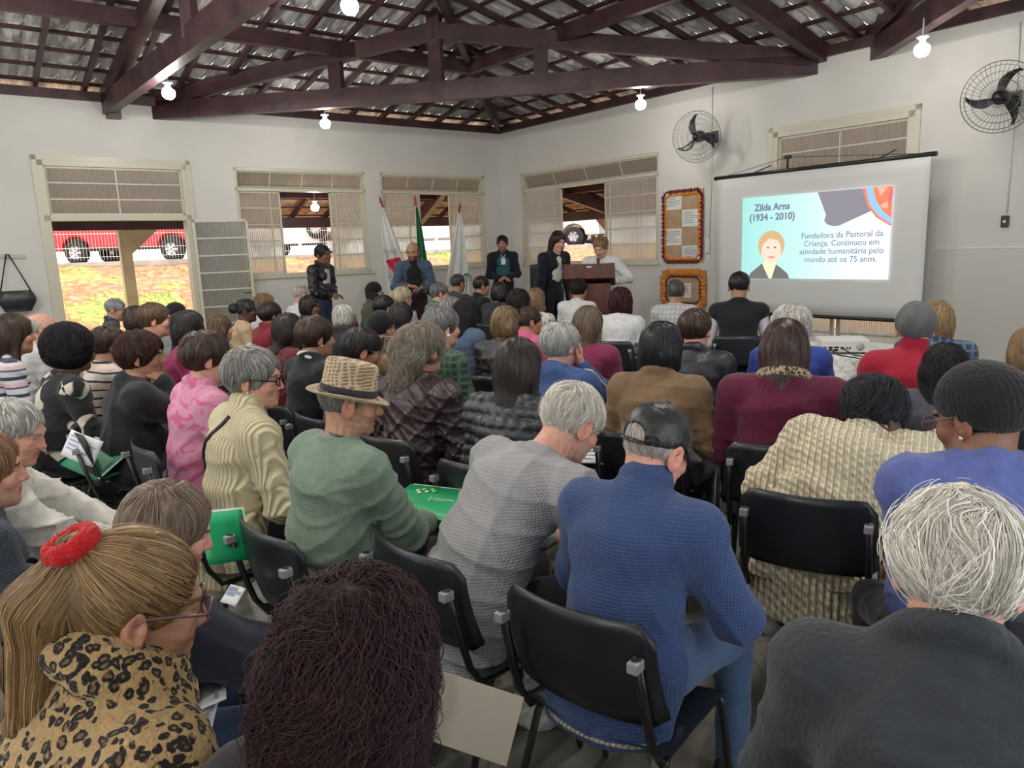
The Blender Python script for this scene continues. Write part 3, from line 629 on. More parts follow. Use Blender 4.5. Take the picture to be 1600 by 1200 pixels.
def f1(r, t):
    rows, o = drape(r, t, 1.45, .03, .44, -1, [M_fw, M_fr], lambda u, v: 1 if (.52 < v < .90 and .10 < u < .92 - (v - .52) * 1.6) else 0, 2.2)
    base = rows[18][28]
    M = Matrix.Translation(base + Vector((-.02, -.075, .0))) @ Matrix.Rotation(pi / 2, 4, 'X'); text_mesh('lettering', 'QUÆ', .085, M_ink, M, r, 'LEFT')
    for k, ch in enumerate('LIBERTAS'): p_ = rows[24 + 2 * k][29 - k * 2] + Vector((-.05, -.08, 0)); text_mesh('lettering', ch, .07, M_ink, Matrix.Translation(p_) @ Matrix.Rotation(pi / 2, 4, 'X') @ Matrix.Rotation(-1.0, 4, 'Z'), r, 'LEFT')
a, c = pole_pts(598, 322, 632, 410, 11.3, 11.4); flag_pole('white flag with a red triangle and lettering on a leaning pole', a, c, f1)
def f2(r, t):
    drape(r, t, 1.3, .03, .20, 1, [M_fg, M_fy, M_fb], lambda u, v: 2 if (v - .78) ** 2 + (u - .4) ** 2 * .4 < .012 else (1 if abs(v - .78) + abs(u - .4) * .4 < .22 else 0), 2.0)
a, c = pole_pts(649, 320, 654, 412, 11.6, 11.6); flag_pole('green flag with yellow and blue furled on the middle pole', a, c, f2)
def f3(r, t):
    rows, o = drape(r, t, 1.55, .03, .34, 1, [M_fw, M_fg], lambda u, v: 0, 2.2, .15)
    b = MB(); c0 = rows[27][26] + Vector((0, -.07, 0)); 
    for k in range(9): a = -1.2 + k * .33; p1 = c0 + Vector((.075 * cos(a + 1.5), -.01, .13 * sin(a + 1.5) - .02)); b.add([p1, p1 + Vector((.03, 0, .012)), p1 + Vector((.045, 0, .05)), p1 + Vector((.01, 0, .03))], [(0, 1, 2, 3)])
    b.tube([c0 + Vector((.0, -.01, -.16)), c0 + Vector((.03, -.01, .12))], .006, 5); b.build('emblem', M_fg, r)
a, c = pole_pts(717, 330, 700, 430, 11.4, 11.6); flag_pole('white flag with a green leafy emblem on the right pole', a, c, f3)

# ------------------------------------------------------------------ lectern, loudspeaker
M_lect = mat('lectern_wood', rough=.4, fn=noisy((.075, .025, .018), (.13, .045, .032), 2, .1, .01, 20, (6, 6, 1)))
p = at_y(922, 420, 8.7); r = empty('lectern', (p[0], p[1], 0), radians(-9), label='dark brown wooden lectern with a sloped top', cat='lectern')
o = MB().box((-.235, -.19, .06), (.235, .19, 1.14)).build('column', M_lect, r); bevel(o, .006)
o = MB().box((-.29, -.26, 0), (.29, .26, .06)).build('plinth', M_lect, r); bevel(o, .008)
b = MB(); b.add([(-.29, -.27, 1.20), (.29, -.27, 1.20), (.29, .25, 1.09), (-.29, .25, 1.09), (-.29, -.27, 1.37), (.29, -.27, 1.37), (.29, .25, 1.13), (-.29, .25, 1.13)], [(0, 3, 2, 1), (4, 5, 6, 7), (0, 1, 5, 4), (1, 2, 6, 5), (2, 3, 7, 6), (3, 0, 4, 7)]); o = b.build('reading_desk', M_lect, r); bevel(o, .006)
o = MB().box((-.03, -.275, 1.325), (.03, -.27, 1.340)).build('badge', M_rim, r)
t = MB().box((-.18, -.14, -.004), (.16, .14, .004)).build('speech_notes', M_paper, label='white sheets of notes lying on the lectern', cat='paper sheet'); t.matrix_world = r.matrix_world @ Matrix.Translation((p[0] * 0, 0, 0)); t.location = (p[0], p[1] + .0, 1.275); t.rotation_euler = (-.43, 0, radians(-9))
p = at_y(850, 430, 10.2); r = empty('loudspeaker', (p[0], p[1], 0), radians(-12), label='tall black loudspeaker behind the woman in the black blazer', cat='loudspeaker')
o = MB().box((-.17, -.17, .62), (.17, .17, 1.34)).build('cabinet', M_black, r); bevel(o, .02); MB().box((-.15, -.182, .66), (.15, -.17, 1.30), bev=.004).build('grille', mat('speaker_grille', rough=.7, fn=noisy((.012, .012, .013), (.03, .03, .03), 90, .4)), r)
b = MB(); b.tube([(0, 0, .02), (0, 0, .64)], .02); b.build('stand_pole', M_steel, r)
for k in range(3): a = k * 2.094; MB().tube([(0, 0, .35), (.35 * cos(a), .35 * sin(a), .012)], .011).build('leg', M_steel, r)

# ------------------------------------------------------------------ projector screen and slide
oy = .40
def sp(px, py): p = on_plane(px, py, CN - U * oy, U); return float((p - CN) @ Vv), float(p[2])
(xl, zl), (xr, zr) = sp(1121, 277), sp(1455, 246); xb2, zb2 = sp(1300, 493)
SX0, SX1, SZ1, SZ0 = xl, xr, (zl + zr) / 2, zb2
r = empty('projector_screen', label='large white roll-down projector screen hanging in front of the right wall', cat='projector screen'); r.matrix_world = MR @ Matrix.Translation(((SX0 + SX1) / 2, oy, SZ0)); SW, SH = SX1 - SX0, SZ1 - SZ0
M_screen = mat('screen_fabric', rough=.85, fn=noisy((.72, .73, .72), (.75, .76, .75), 1, .03))
rows = [[(-SW / 2 + SW * j / 24 * 1.0, .012 * sin(j * .9) * (1 - i / 12) ** 2, SH * i / 12) for j in range(25)] for i in range(13)]
MB().sheet(rows, .003).build('screen_fabric', M_screen, r)
b = MB(); b.tube([(-SW / 2 - .05, -.012, SH + .01), (SW / 2 + .05, -.012, SH + .01)], .026, 12); b.build('top_roller', M_black, r)
b = MB(); b.tube([(-SW / 2 - .02, 0, -.02), (SW / 2 + .02, 0, -.02)], .022, 12); b.build('bottom_bar', M_black, r)
b = MB(); b.tube([(-.33, -.01, SH + .03), (-.33, -.01, SH + .16)], .012); b.box((-.37, -.03, SH + .15), (-.29, .01, SH + .19)); b.build('hanging_hook', M_black, r)
for s in (-1, 1): MB().tube([(s * SW * .45, -.01, SH + .03), (-.33, -.01, SH + .17)], .0035, 5).build('hanging_cord', M_black, r)
for s in (-.8, .8): MB().tube([(s, -.01, SH + .03), (s, -.398, SH + .14)], .008, 6).build('wall_strut', M_black, r)
# the projected slide
(qx0, qz1), (qx1, _z), (qx2, qz0) = sp(1162, 310), sp(1397, 291), sp(1392, 437)
qz1 = (qz1 + _z) / 2; QW, QH = qx1 - qx0, qz1 - qz0
sl_ = empty('projected_slide', label='bright projected slide with a portrait and text on the screen', cat='projected slide'); sl_.matrix_world = MR @ Matrix.Translation((qx0, oy + .018, qz0))
def em(name, c, s=1.0): return mat(name, (0, 0, 0), 1, spec=0, emit=c, es=s)
def _grad(t, p):
    g = N(t, 'ShaderNodeSeparateXYZ'); c = N(t, 'ShaderNodeTexCoord'); lk(t, c.outputs['Object'], g.inputs[0]); d = N(t, 'ShaderNodeMath', operation='DIVIDE'); d.inputs[1].default_value = QW; lk(t, g.outputs[0], d.inputs[0])
    lk(t, ramp(t, d.outputs[0], [(0, (.40, .82, .76)), (.45, (.62, .90, .88)), (.8, (.93, .97, .98))]), p.inputs['Emission Color'])
M_sbg = mat('slide_background', (0, 0, 0), 1, spec=0, emit=(1, 1, 1), es=.82, fn=_grad)
M_sgray = em('slide_grey', (.245, .235, .275)); M_stext = em('slide_text', (.20, .26, .34)); M_stext2 = em('slide_title', (.17, .19, .28))
def lay(name, pts, m, k, **kw):
    b = MB(); n = len(pts); b.add([(x * QW, k * .0012, z * QH) for x, z in pts] + [(x * QW, k * .0012 - .001, z * QH) for x, z in pts], [tuple(range(n)), tuple(range(n, 2 * n))[::-1]] + [(i, (i + 1) % n, n + (i + 1) % n, n + i) for i in range(n)]); return b.build(name, m, sl_)
lay('background', [(0, 0), (1, 0), (1, 1), (0, 1)], M_sbg, 0)
def ell(cx, cz, rx, rz, a0=0, a1=2 * pi, n=28): return [(cx + rx * cos(a), cz + rz * sin(a)) for a in np.linspace(a0, a1, n, endpoint=a1 - a0 < 6)]
lay('grey_shape', [(.54, 1), (.60, .74)] + [(.665 + .075 * cos(a) , .69 + .085 * sin(a)) for a in np.linspace(pi * 1.05, pi * 1.6, 10)] + [(.90, .765), (.93, 1)], M_sgray, 1)
ar = [(1, 1), (.82, 1), (.86, .80), (.91, .68), (1, .575)]
lay('orange_arc', ar, em('slide_orange', (.80, .22, .12)), 2)
lay('blue_band', [(.84, 1), (.87, .82), (.92, .70), (1, .60), (1, .66), (.945, .75), (.905, .86), (.885, 1)], em('slide_blue', (.28, .52, .90)), 3)
for i, tri in enumerate([[(.91, 1), (.97, .99), (.93, .90)], [(.93, .80), (.99, .86), (.97, .76)]]): lay('tile_pattern', tri, em('slide_peach', (.85, .42, .32)), 4)
lay('tile_pattern', [(.98, .93), (1, .99), (1, .86), (.975, .80)], em('slide_crimson', (.62, .16, .18)), 5)
lay('portrait_jacket', [(.05, 0), (.075, .07), (.12, .13), (.155, .18), (.25, .19), (.31, .12), (.35, .06), (.365, 0)], em('slide_dark', (.16, .15, .15)), 1)
lay('portrait_hair', ell(.225, .41, .098, .175), em('slide_hair', (.58, .40, .20)), 2)
lay('portrait_collar', [(.165, .17), (.185, .22), (.27, .22), (.265, .17), (.235, .0), (.215, .0)], em('slide_cream', (.80, .74, .48)), 3)
lay('portrait_face', ell(.228, .345, .073, .155), em('slide_skin', (.86, .62, .50)), 4)
lay('portrait_hair', [(.15, .46), (.17, .53), (.23, .56), (.29, .52), (.30, .42), (.27, .47), (.21, .49), (.165, .42)], em('slide_hair', (.5, .4, .2)), 5)
for ex in (.205, .255): lay('portrait_eye', ell(ex, .38, .010, .011, n=10), em('slide_dark', (.2, .2, .2)), 6)
lay('portrait_mouth', ell(.232, .262, .026, .014, n=12), em('slide_lips', (.70, .28, .28)), 6)
def stext(body, cx, cz, size, m, bold): return text_mesh('lettering', body, size, m, Matrix.Translation((cx * QW, .007, cz * QH)) @ Matrix(((-1, 0, 0, 0), (0, 0, 1, 0), (0, 1, 0, 0), (0, 0, 0, 1))) @ Matrix.Scale(-1, 4, (1, 0, 0)), sl_, extrude=.0005, bold=bold)
stext('Zilda Arns', .225, .835, .118, M_stext2, .004); stext('(1934 - 2010)', .225, .715, .118, M_stext2, .004)
for i, l in enumerate(('Fundadora da Pastoral da', 'Criança. Continuou em', 'atividade humanitária pelo', 'mundo até os 75 anos.')): stext(l, .70, .475 - i * .092, .098, M_stext, .0008)

# ------------------------------------------------------------------ table, cloth, projector
p = at_z(1322, 541, .74); TC = Vector((p[0], p[1], 0))
r = empty('round_table', TC, label='round table under the lace cloth in front of the screen', cat='table')
b = MB(); b.lathe([(0, .70), (.42, .70), (.42, .725), (0, .725)], 32); b.build('tabletop', M_white_plastic, r)
for k in range(4): a = pi / 4 + k * pi / 2; MB().tube([(.16 * cos(a), .16 * sin(a), .70), (.30 * cos(a), .30 * sin(a), .01)], .018).build('leg', mat('pale_wood', (.5, .45, .35), .6), r)
def _lace(t, p):
    co = coords(t); v = N(t, 'ShaderNodeTexVoronoi', i_Scale=38.0); lk(t, co, v.inputs['Vector']); lk(t, ramp(t, v.outputs['Distance'], [(.2, (.60, .59, .55)), (.5, (.80, .80, .77))]), p.inputs['Base Color']); bump(t, p, v.outputs['Distance'], .5, .01)
b = MB(); rows = []
for i in range(22):
    t = i / 21; row = []
    for k in range(97):
        a = 2 * pi * k / 96
        if t < .4: rr = .432 * t / .4; z = .730
        else:
            q = (t - .4) / .6; rr = .436 + .055 * q * sin(a * 9 + 1) * q ** .3 + .05 * q; z = .730 - .30 * q * (1 + .18 * cos(a * 4))
            z -= .0 if q > .03 else 0
        row.append((rr * cos(a), rr * sin(a), z))
    rows.append(row)
b.sheet(rows, .002); o = b.build('tablecloth', mat('white_lace', rough=.8, fn=_lace), label='white lace cloth hanging over the round table', cat='tablecloth'); o.location = TC
p2 = at_z(1315, 540, .78); r = empty('projector', (p2[0], p2[1], .734), radians(-12), label='white video projector with rear sockets on the lace cloth', cat='projector')
o = MB().box((-.165, -.12, .012), (.165, .12, .105), bev=.012).build('case', M_white_plastic, r)
b = MB()
for x, z, w, h in ((-.14, .04, .02, .03), (-.10, .05, .03, .012), (-.06, .05, .03, .012), (-.10, .03, .02, .012), (-.065, .03, .03, .014), (-.02, .045, .018, .018), (.01, .045, .012, .012), (.03, .045, .012, .012)): b.box((x - w / 2, -.1225, z - h / 2), (x + w / 2, -.1195, z + h / 2))
b.build('socket_panel', M_black, r); b = MB(); b.lathe([(0, 0), (.028, 0), (.028, .003), (0, .003)], 20, Matrix.Translation((.10, -.119, .052)) @ Matrix.Rotation(pi / 2, 4, 'X')); b.build('speaker_grille', mat('grey_plastic', (.4, .4, .4), .5), r)
b = MB(); b.lathe([(0, 0), (.035, 0), (.035, .02), (0, .02)], 20, Matrix.Translation((.08, .12, .06)) @ Matrix.Rotation(-pi / 2, 4, 'X')); b.build('lens', M_black, r)
for s in (-.13, .13):
    for y in (-.09, .09): MB().lathe([(0, 0), (.012, 0), (.012, .014), (0, .014)], 10, Matrix.Translation((s, y, 0))).build('foot', M_black, r)
b = MB(); b.tube([(p2[0] - .13, p2[1] - .10, .775), (p2[0] - .12, p2[1] - .22, .745), (p2[0] - .02, p2[1] - .38, .738), (p2[0] + .02, p2[1] - .52, .62), (p2[0] + .03, p2[1] - .54, .3), (p2[0] + .05, p2[1] - .55, .012)], .005, 6); b.build('power_cable', M_black, label='black cable dropping from the left side of the projector', cat='cable')
b = MB(); b.tube([(p2[0] - .06, p2[1] - .12, .785), (p2[0] - .02, p2[1] - .24, .745), (p2[0] + .08, p2[1] - .38, .738), (p2[0] + .16, p2[1] - .54, .60), (p2[0] + .3, p2[1] - .66, .10), (p2[0] + .5, p2[1] - .7, .012)], .005, 6); b.build('video_cable', M_black, label='black cable running right from the middle of the projector', cat='cable')
# ------------------------------------------------------------------ implicit surfaces -> meshes
f32 = np.float32
def vec(*a): return np.array(a, f32)
def smin(a, b, k):
    h = np.clip(.5 + .5 * (b - a) / k, 0, 1); return b + (a - b) * h - k * h * (1 - h)
def smax(a, b, k): return -smin(-a, -b, k)
def cone(a, b, r1, r2, k=.02, sx=1., X=(1, 0, 0), op='+'): return ('c', np.asarray(a, f32), np.asarray(b, f32), r1, r2, k, sx, np.asarray(X, f32), op)
def ellp(c, r, k=.02, R=None, op='+'): return ('e', np.asarray(c, f32), np.asarray(r, f32), R, k, op)
def plane(p, n, k=.006): n = np.asarray(n, f32); return ('p', np.asarray(p, f32), n / np.linalg.norm(n), k)     # keeps the side the normal points away from
def torus(c, ax, R, r, k=.01): ax = np.asarray(ax, f32); return ('t', np.asarray(c, f32), ax / np.linalg.norm(ax), R, r, k)
def sdf(prims, P):
    d = np.full(len(P), 9., f32)
    for q in prims:
        t = q[0]
        if t == 'c':
            _, a, b, r1, r2, k, sx, X, op = q; pa = P - a; ba = b - a; h = np.clip(pa @ ba / (ba @ ba + 1e-9), 0, 1)[:, None]; v = pa - h * ba
            if sx != 1.: v = v + X * ((v @ X) * (1 / sx - 1))[:, None]
            e = np.sqrt((v * v).sum(1)) - (r1 + (r2 - r1) * h[:, 0])
        elif t == 'e':
            _, c, r, R, k, op = q; v = P - c
            if R is not None: v = v @ R
            k0 = np.sqrt(((v / r) ** 2).sum(1)); k1 = np.sqrt(((v / (r * r)) ** 2).sum(1)) + 1e-6; e = k0 * (k0 - 1) / k1
        elif t == 'p': _, c, n, k = q; d = smax(d, (P - c) @ n, k); continue
        elif t == 't': _, c, ax, R, r, k = q; v = P - c; h = v @ ax; rad = np.sqrt(np.maximum((v * v).sum(1) - h * h, 0)); e = np.hypot(rad - R, h) - r; op = '+'
        elif t == 'f': d = q[1](P, d); continue
        d = smin(d, e, k) if op == '+' else smax(d, -e, k)
    return d
def iso(prims, lo, hi, h, slack=1.5, extra=None):
    """surface nets on the blocks near the surface; returns verts, quads"""
    lo = np.asarray(lo, f32); hi = np.asarray(hi, f32); B = 6; nb = np.ceil((hi - lo) / (h * B)).astype(int); n = nb * B
    f = (lambda P: extra(P, sdf(prims, P))) if extra else (lambda P: sdf(prims, P))
    ci = np.stack(np.meshgrid(*[np.arange(k) for k in nb], indexing='ij'), -1).reshape(-1, 3)
    dc = f((lo + (ci + .5) * h * B - h * .5).astype(f32)); act = np.abs(dc) < h * B * .87 * slack
    D = np.repeat(np.repeat(np.repeat(np.where(dc.reshape(nb) < 0, -1, 1).astype(f32), B, 0), B, 1), B, 2)
    o = np.stack(np.meshgrid(*[np.arange(B)] * 3, indexing='ij'), -1).reshape(-1, 3)
    A = (ci[act][:, None, :] * B + o[None]).reshape(-1, 3)
    for s in range(0, len(A), 400000):
        a = A[s:s + 400000]; D[a[:, 0], a[:, 1], a[:, 2]] = f((lo + a * h).astype(f32))
    nx, ny, nz = D.shape; S_ = D < 0; st = (ny * nz, nz, 1); acc = []; pos = []; quads = []
    for ax in range(3):
        s1 = [slice(None)] * 3; s2 = [slice(None)] * 3; s1[ax] = slice(0, -1); s2[ax] = slice(1, None)
        I = np.argwhere(S_[tuple(s1)] != S_[tuple(s2)])
        u, w = [(1, 2), (2, 0), (0, 1)][ax]; ok = (I[:, u] > 0) & (I[:, w] > 0) & (I[:, u] < D.shape[u] - 1) & (I[:, w] < D.shape[w] - 1); I = I[ok]
        if not len(I): continue
        J = I.copy(); J[:, ax] += 1; d0 = D[I[:, 0], I[:, 1], I[:, 2]]; d1 = D[J[:, 0], J[:, 1], J[:, 2]]; t = d0 / (d0 - d1 + 1e-12)
        p = I.astype(f32); p[:, ax] += t; fl = I @ np.array(st); cells = [fl, fl - st[u], fl - st[u] - st[w], fl - st[w]]
        for c in cells: acc.append(c); pos.append(p)
        q = np.stack(cells, 1); fwd = d0 < 0; q[~fwd] = q[~fwd][:, ::-1]; quads.append(q)
    if not acc: return np.zeros((0, 3), f32), np.zeros((0, 4), int)
    acc = np.concatenate(acc); pos = np.concatenate(pos); uq, inv = np.unique(acc, return_inverse=True); cnt = np.bincount(inv)
    V = np.stack([np.bincount(inv, pos[:, k]) / cnt for k in range(3)], 1) * h + lo
    Q = np.searchsorted(uq, np.concatenate(quads)); return V.astype(f32), Q
def grad(fn, P, e=.003):
    K = np.array([(1, -1, -1), (-1, -1, 1), (-1, 1, -1), (1, 1, 1)], f32); g = 0
    for k in K: g = g + k * fn(P + k * e)[:, None]
    return g / (np.linalg.norm(g, axis=1, keepdims=True) + 1e-9)
def mesh_obj(name, V, F, mats, parent=None, col=None, fm=None, smooth=True, **k):
    me = bpy.data.meshes.new(name); F = np.asarray(F); n = len(F); w = F.shape[1] if n else 4
    me.vertices.add(len(V)); me.vertices.foreach_set('co', np.asarray(V, f32).ravel()); me.loops.add(n * w); me.loops.foreach_set('vertex_index', F.astype(np.int32).ravel())
    me.polygons.add(n); me.polygons.foreach_set('loop_start', np.arange(0, n * w, w, dtype=np.int32)); me.polygons.foreach_set('loop_total', np.full(n, w, np.int32))
    for m in (mats if isinstance(mats, (list, tuple)) else [mats]): me.materials.append(m)
    if fm is not None: me.polygons.foreach_set('material_index', np.asarray(fm, np.int32))
    me.update(calc_edges=True); me.polygons.foreach_set('use_smooth', np.full(n, smooth))
    if col is not None:
        a = me.color_attributes.new('col', 'FLOAT_COLOR', 'POINT'); a.data.foreach_set('color', np.concatenate([col, np.ones((len(col), 1))], 1).astype(f32).ravel())
    o = bpy.data.objects.new(name, me); COL.objects.link(o)
    if parent: o.parent = parent
    return tag(o, **k)

# skin, hair and cloth materials ---------------------------------------------
def _skin(t, p):
    a = N(t, 'ShaderNodeVertexColor', layer_name='col'); co = coords(t); n = N(t, 'ShaderNodeTexNoise', i_Scale=45.0, i_Detail=5.0); lk(t, co, n.inputs['Vector'])
    mx = N(t, 'ShaderNodeMix', data_type='RGBA', blend_type='MULTIPLY'); mx.inputs[0].default_value = .5
    lk(t, a.outputs[0], mx.inputs[6]); lk(t, ramp(t, n.outputs['Fac'], [(.3, (.80, .74, .72)), (.7, (1.12, 1.06, 1.04))]), mx.inputs[7]); lk(t, mx.outputs[2], p.inputs['Base Color'])
    n2 = N(t, 'ShaderNodeTexNoise', i_Scale=160.0, i_Detail=3.0); lk(t, co, n2.inputs['Vector']); bump(t, p, n2.outputs['Fac'], .25, .003)
M_skin = mat('skin', rough=.52, spec=.4, fn=_skin)
def _hair(t, p):
    a = N(t, 'ShaderNodeVertexColor', layer_name='col'); lk(t, a.outputs[0], p.inputs['Base Color'])
M_hair = mat('hair', rough=.42, spec=.45, fn=_hair); M_hairdull = mat('soft_hair', rough=.62, spec=.25, fn=_hair)
M_eye = mat('eye', rough=.15, spec=.6, fn=_hair)
def cloth(name, c, kind='plain', c2=None, rough=.85, sc=1.0):
    nm = 'fabric_' + name
    if nm in MATS: return MATS[nm]
    c = tuple(c); c2 = tuple(c2) if c2 else tuple(x * .72 for x in c)
    def fn(t, p):
        co = coords(t); sep = N(t, 'ShaderNodeSeparateXYZ'); lk(t, co, sep.inputs[0])
        def nz(s, d=3.0, dist=0.0, src=None): n = N(t, 'ShaderNodeTexNoise', i_Scale=s, i_Detail=d, i_Distortion=dist); lk(t, src or co, n.inputs['Vector']); return n.outputs['Fac']
        def wave(scale, dirn, dist=0.0, det=1.0): w = N(t, 'ShaderNodeTexWave', i_Scale=scale, i_Distortion=dist, i_Detail=det); w.bands_direction = dirn; lk(t, co, w.inputs['Vector']); return w.outputs['Fac']
        def mixc(f, a, b, typ='MIX'):
            m = N(t, 'ShaderNodeMix', data_type='RGBA', blend_type=typ)
            for s_, v in ((0, f), (6, a), (7, b)):
                if isinstance(v, (float, int)): m.inputs[s_].default_value = v
                elif isinstance(v, tuple): m.inputs[s_].default_value = (*v, 1)
                else: lk(t, v, m.inputs[s_])
            return m.outputs[2]
        B = lambda h, s, d: bump(t, p, h, s, d)
        base = ramp(t, nz(30, 4), [(.3, tuple(x * .86 for x in c)), (.7, tuple(min(1, x * 1.1) for x in c))])
        p.inputs['Sheen Weight'].default_value = .15 if kind not in ('leather', 'puffer') else 0
        if kind == 'plain': B(nz(220, 3), .25, .004); lk(t, base, p.inputs['Base Color'])
        elif kind == 'fleece': B(nz(90, 5), .6, .008); lk(t, base, p.inputs['Base Color'])
        elif kind == 'knit':
            m = N(t, 'ShaderNodeMath', operation='MULTIPLY'); lk(t, wave(50 * sc, 'X'), m.inputs[0]); lk(t, wave(34 * sc, 'Z', .5), m.inputs[1]); B(m.outputs[0], .5, .006)
            lk(t, mixc(m.outputs[0], tuple(x * .78 for x in c), base), p.inputs['Base Color'])
        elif kind == 'rib': w = wave(22 * sc, 'X', .3); B(w, .8, .010); lk(t, mixc(w, tuple(x * .7 for x in c), base), p.inputs['Base Color'])
        elif kind == 'cable':
            w = wave(13 * sc, 'X', 1.2, 1.0); w2 = wave(16 * sc, 'DIAGONAL', 2.0); m = N(t, 'ShaderNodeMath', operation='MULTIPLY_ADD'); lk(t, w2, m.inputs[0]); m.inputs[1].default_value = .5; lk(t, w, m.inputs[2]); B(m.outputs[0], .9, .016)
            lk(t, mixc(w, tuple(x * .74 for x in c), base), p.inputs['Base Color'])
        elif kind == 'leather':
            p.inputs['Roughness'].default_value = .36; v = N(t, 'ShaderNodeTexVoronoi', i_Scale=120.0); lk(t, co, v.inputs['Vector']); B(nz(9, 6, 1.5), .5, .03); lk(t, base, p.inputs['Base Color'])
        elif kind == 'puffer': p.inputs['Roughness'].default_value = .45; B(nz(26, 5, 1.0), .4, .012); lk(t, base, p.inputs['Base Color'])
        elif kind == 'denim': B(nz(300, 2), .3, .003); lk(t, mixc(nz(12, 6), c, c2), p.inputs['Base Color'])
        elif kind == 'print': lk(t, ramp(t, nz(16 * sc, 4, 2), [(.40, c), (.50, c), (.56, c2), (.7, c2)]), p.inputs['Base Color']); B(nz(200), .2, .004)
        elif kind == 'floral':
            v = N(t, 'ShaderNodeTexVoronoi', i_Scale=20.0); lk(t, co, v.inputs['Vector']); lk(t, ramp(t, v.outputs['Distance'], [(.2, c2), (.30, c2), (.36, c), (1, c)]), p.inputs['Base Color'])
        elif kind == 'stripes':
            st = sc if isinstance(sc, (list, tuple)) else [(0, c), (.45, c2)]
            m = N(t, 'ShaderNodeMath', operation='MULTIPLY'); lk(t, sep.outputs[2], m.inputs[0]); m.inputs[1].default_value = 9.0; fr = N(t, 'ShaderNodeMath', operation='FRACT'); lk(t, m.outputs[0], fr.inputs[0])
            lk(t, ramp(t, fr.outputs[0], st, 'CONSTANT'), p.inputs['Base Color']); B(nz(160), .3, .004)
        elif kind == 'plaid':
            a_ = wave(7 * sc, 'X'); b_ = wave(7 * sc, 'Z'); r1 = ramp(t, a_, [(0, (0, 0, 0)), (.72, (0, 0, 0)), (.80, (1, 1, 1))]); r2 = ramp(t, b_, [(0, (0, 0, 0)), (.72, (0, 0, 0)), (.80, (1, 1, 1))])
            lk(t, mixc(r2, mixc(r1, base, c2), c2), p.inputs['Base Color']); B(nz(160), .3, .004)
        elif kind == 'leopard':
            v = N(t, 'ShaderNodeTexVoronoi', i_Scale=56.0 * sc); v.inputs['Randomness'].default_value = 1; wd = N(t, 'ShaderNodeVectorMath', operation='MULTIPLY_ADD'); nn = N(t, 'ShaderNodeTexNoise', i_Scale=24.0, i_Detail=3.0); lk(t, co, nn.inputs['Vector'])
            lk(t, nn.outputs['Color'], wd.inputs[0]); wd.inputs[1].default_value = (.035,) * 3; lk(t, co, wd.inputs[2]); lk(t, wd.outputs[0], v.inputs['Vector'])
            r1 = ramp(t, v.outputs['Distance'], [(0, (.22, .14, .055)), (.19, (.20, .12, .05)), (.24, (.012, .010, .010)), (.46, (.014, .011, .010)), (.52, c), (1, c)])
            gap = ramp(t, nz(30 * sc, 2), [(.34, (0, 0, 0)), (.40, (1, 1, 1))]); lk(t, mixc(gap, base, r1), p.inputs['Base Color']); B(nz(120, 6, 1.0), .9, .012)
        elif kind == 'diamonds':
            ck = N(t, 'ShaderNodeTexChecker', i_Scale=7.0); lk(t, coords(t, (1, 1, .8), (0, .78, 0)), ck.inputs['Vector']); gt = ramp(t, nz(5, 1), [(.47, (0, 0, 0)), (.5, (1, 1, 1))])
            m = N(t, 'ShaderNodeMath', operation='MULTIPLY'); lk(t, ck.outputs['Fac'], m.inputs[0]); lk(t, gt, m.inputs[1]); lk(t, mixc(m.outputs[0], c, c2), p.inputs['Base Color']); B(nz(180), .4, .005)
        elif kind == 'straw':
            ck = N(t, 'ShaderNodeTexWave', i_Scale=26.0, i_Distortion=5.0, i_Detail=3.0); ck.bands_direction = 'Z'; lk(t, co, ck.inputs['Vector']); cx = N(t, 'ShaderNodeTexWave', i_Scale=20.0, i_Distortion=6.0, i_Detail=3.0); cx.bands_direction = 'X'; lk(t, co, cx.inputs['Vector'])
            m = N(t, 'ShaderNodeMath', operation='MULTIPLY'); lk(t, ck.outputs['Fac'], m.inputs[0]); lk(t, cx.outputs['Fac'], m.inputs[1]); lk(t, ramp(t, m.outputs[0], [(.12, c), (.22, tuple((x + y) / 2 for x, y in zip(c, c2))), (.45, c2), (.8, c2)]), p.inputs['Base Color'])
            B(wave(70, 'DIAGONAL'), .7, .004)
    return mat(nm, c, rough, fn=fn, spec=.25 if kind not in ('leather', 'puffer') else .5)

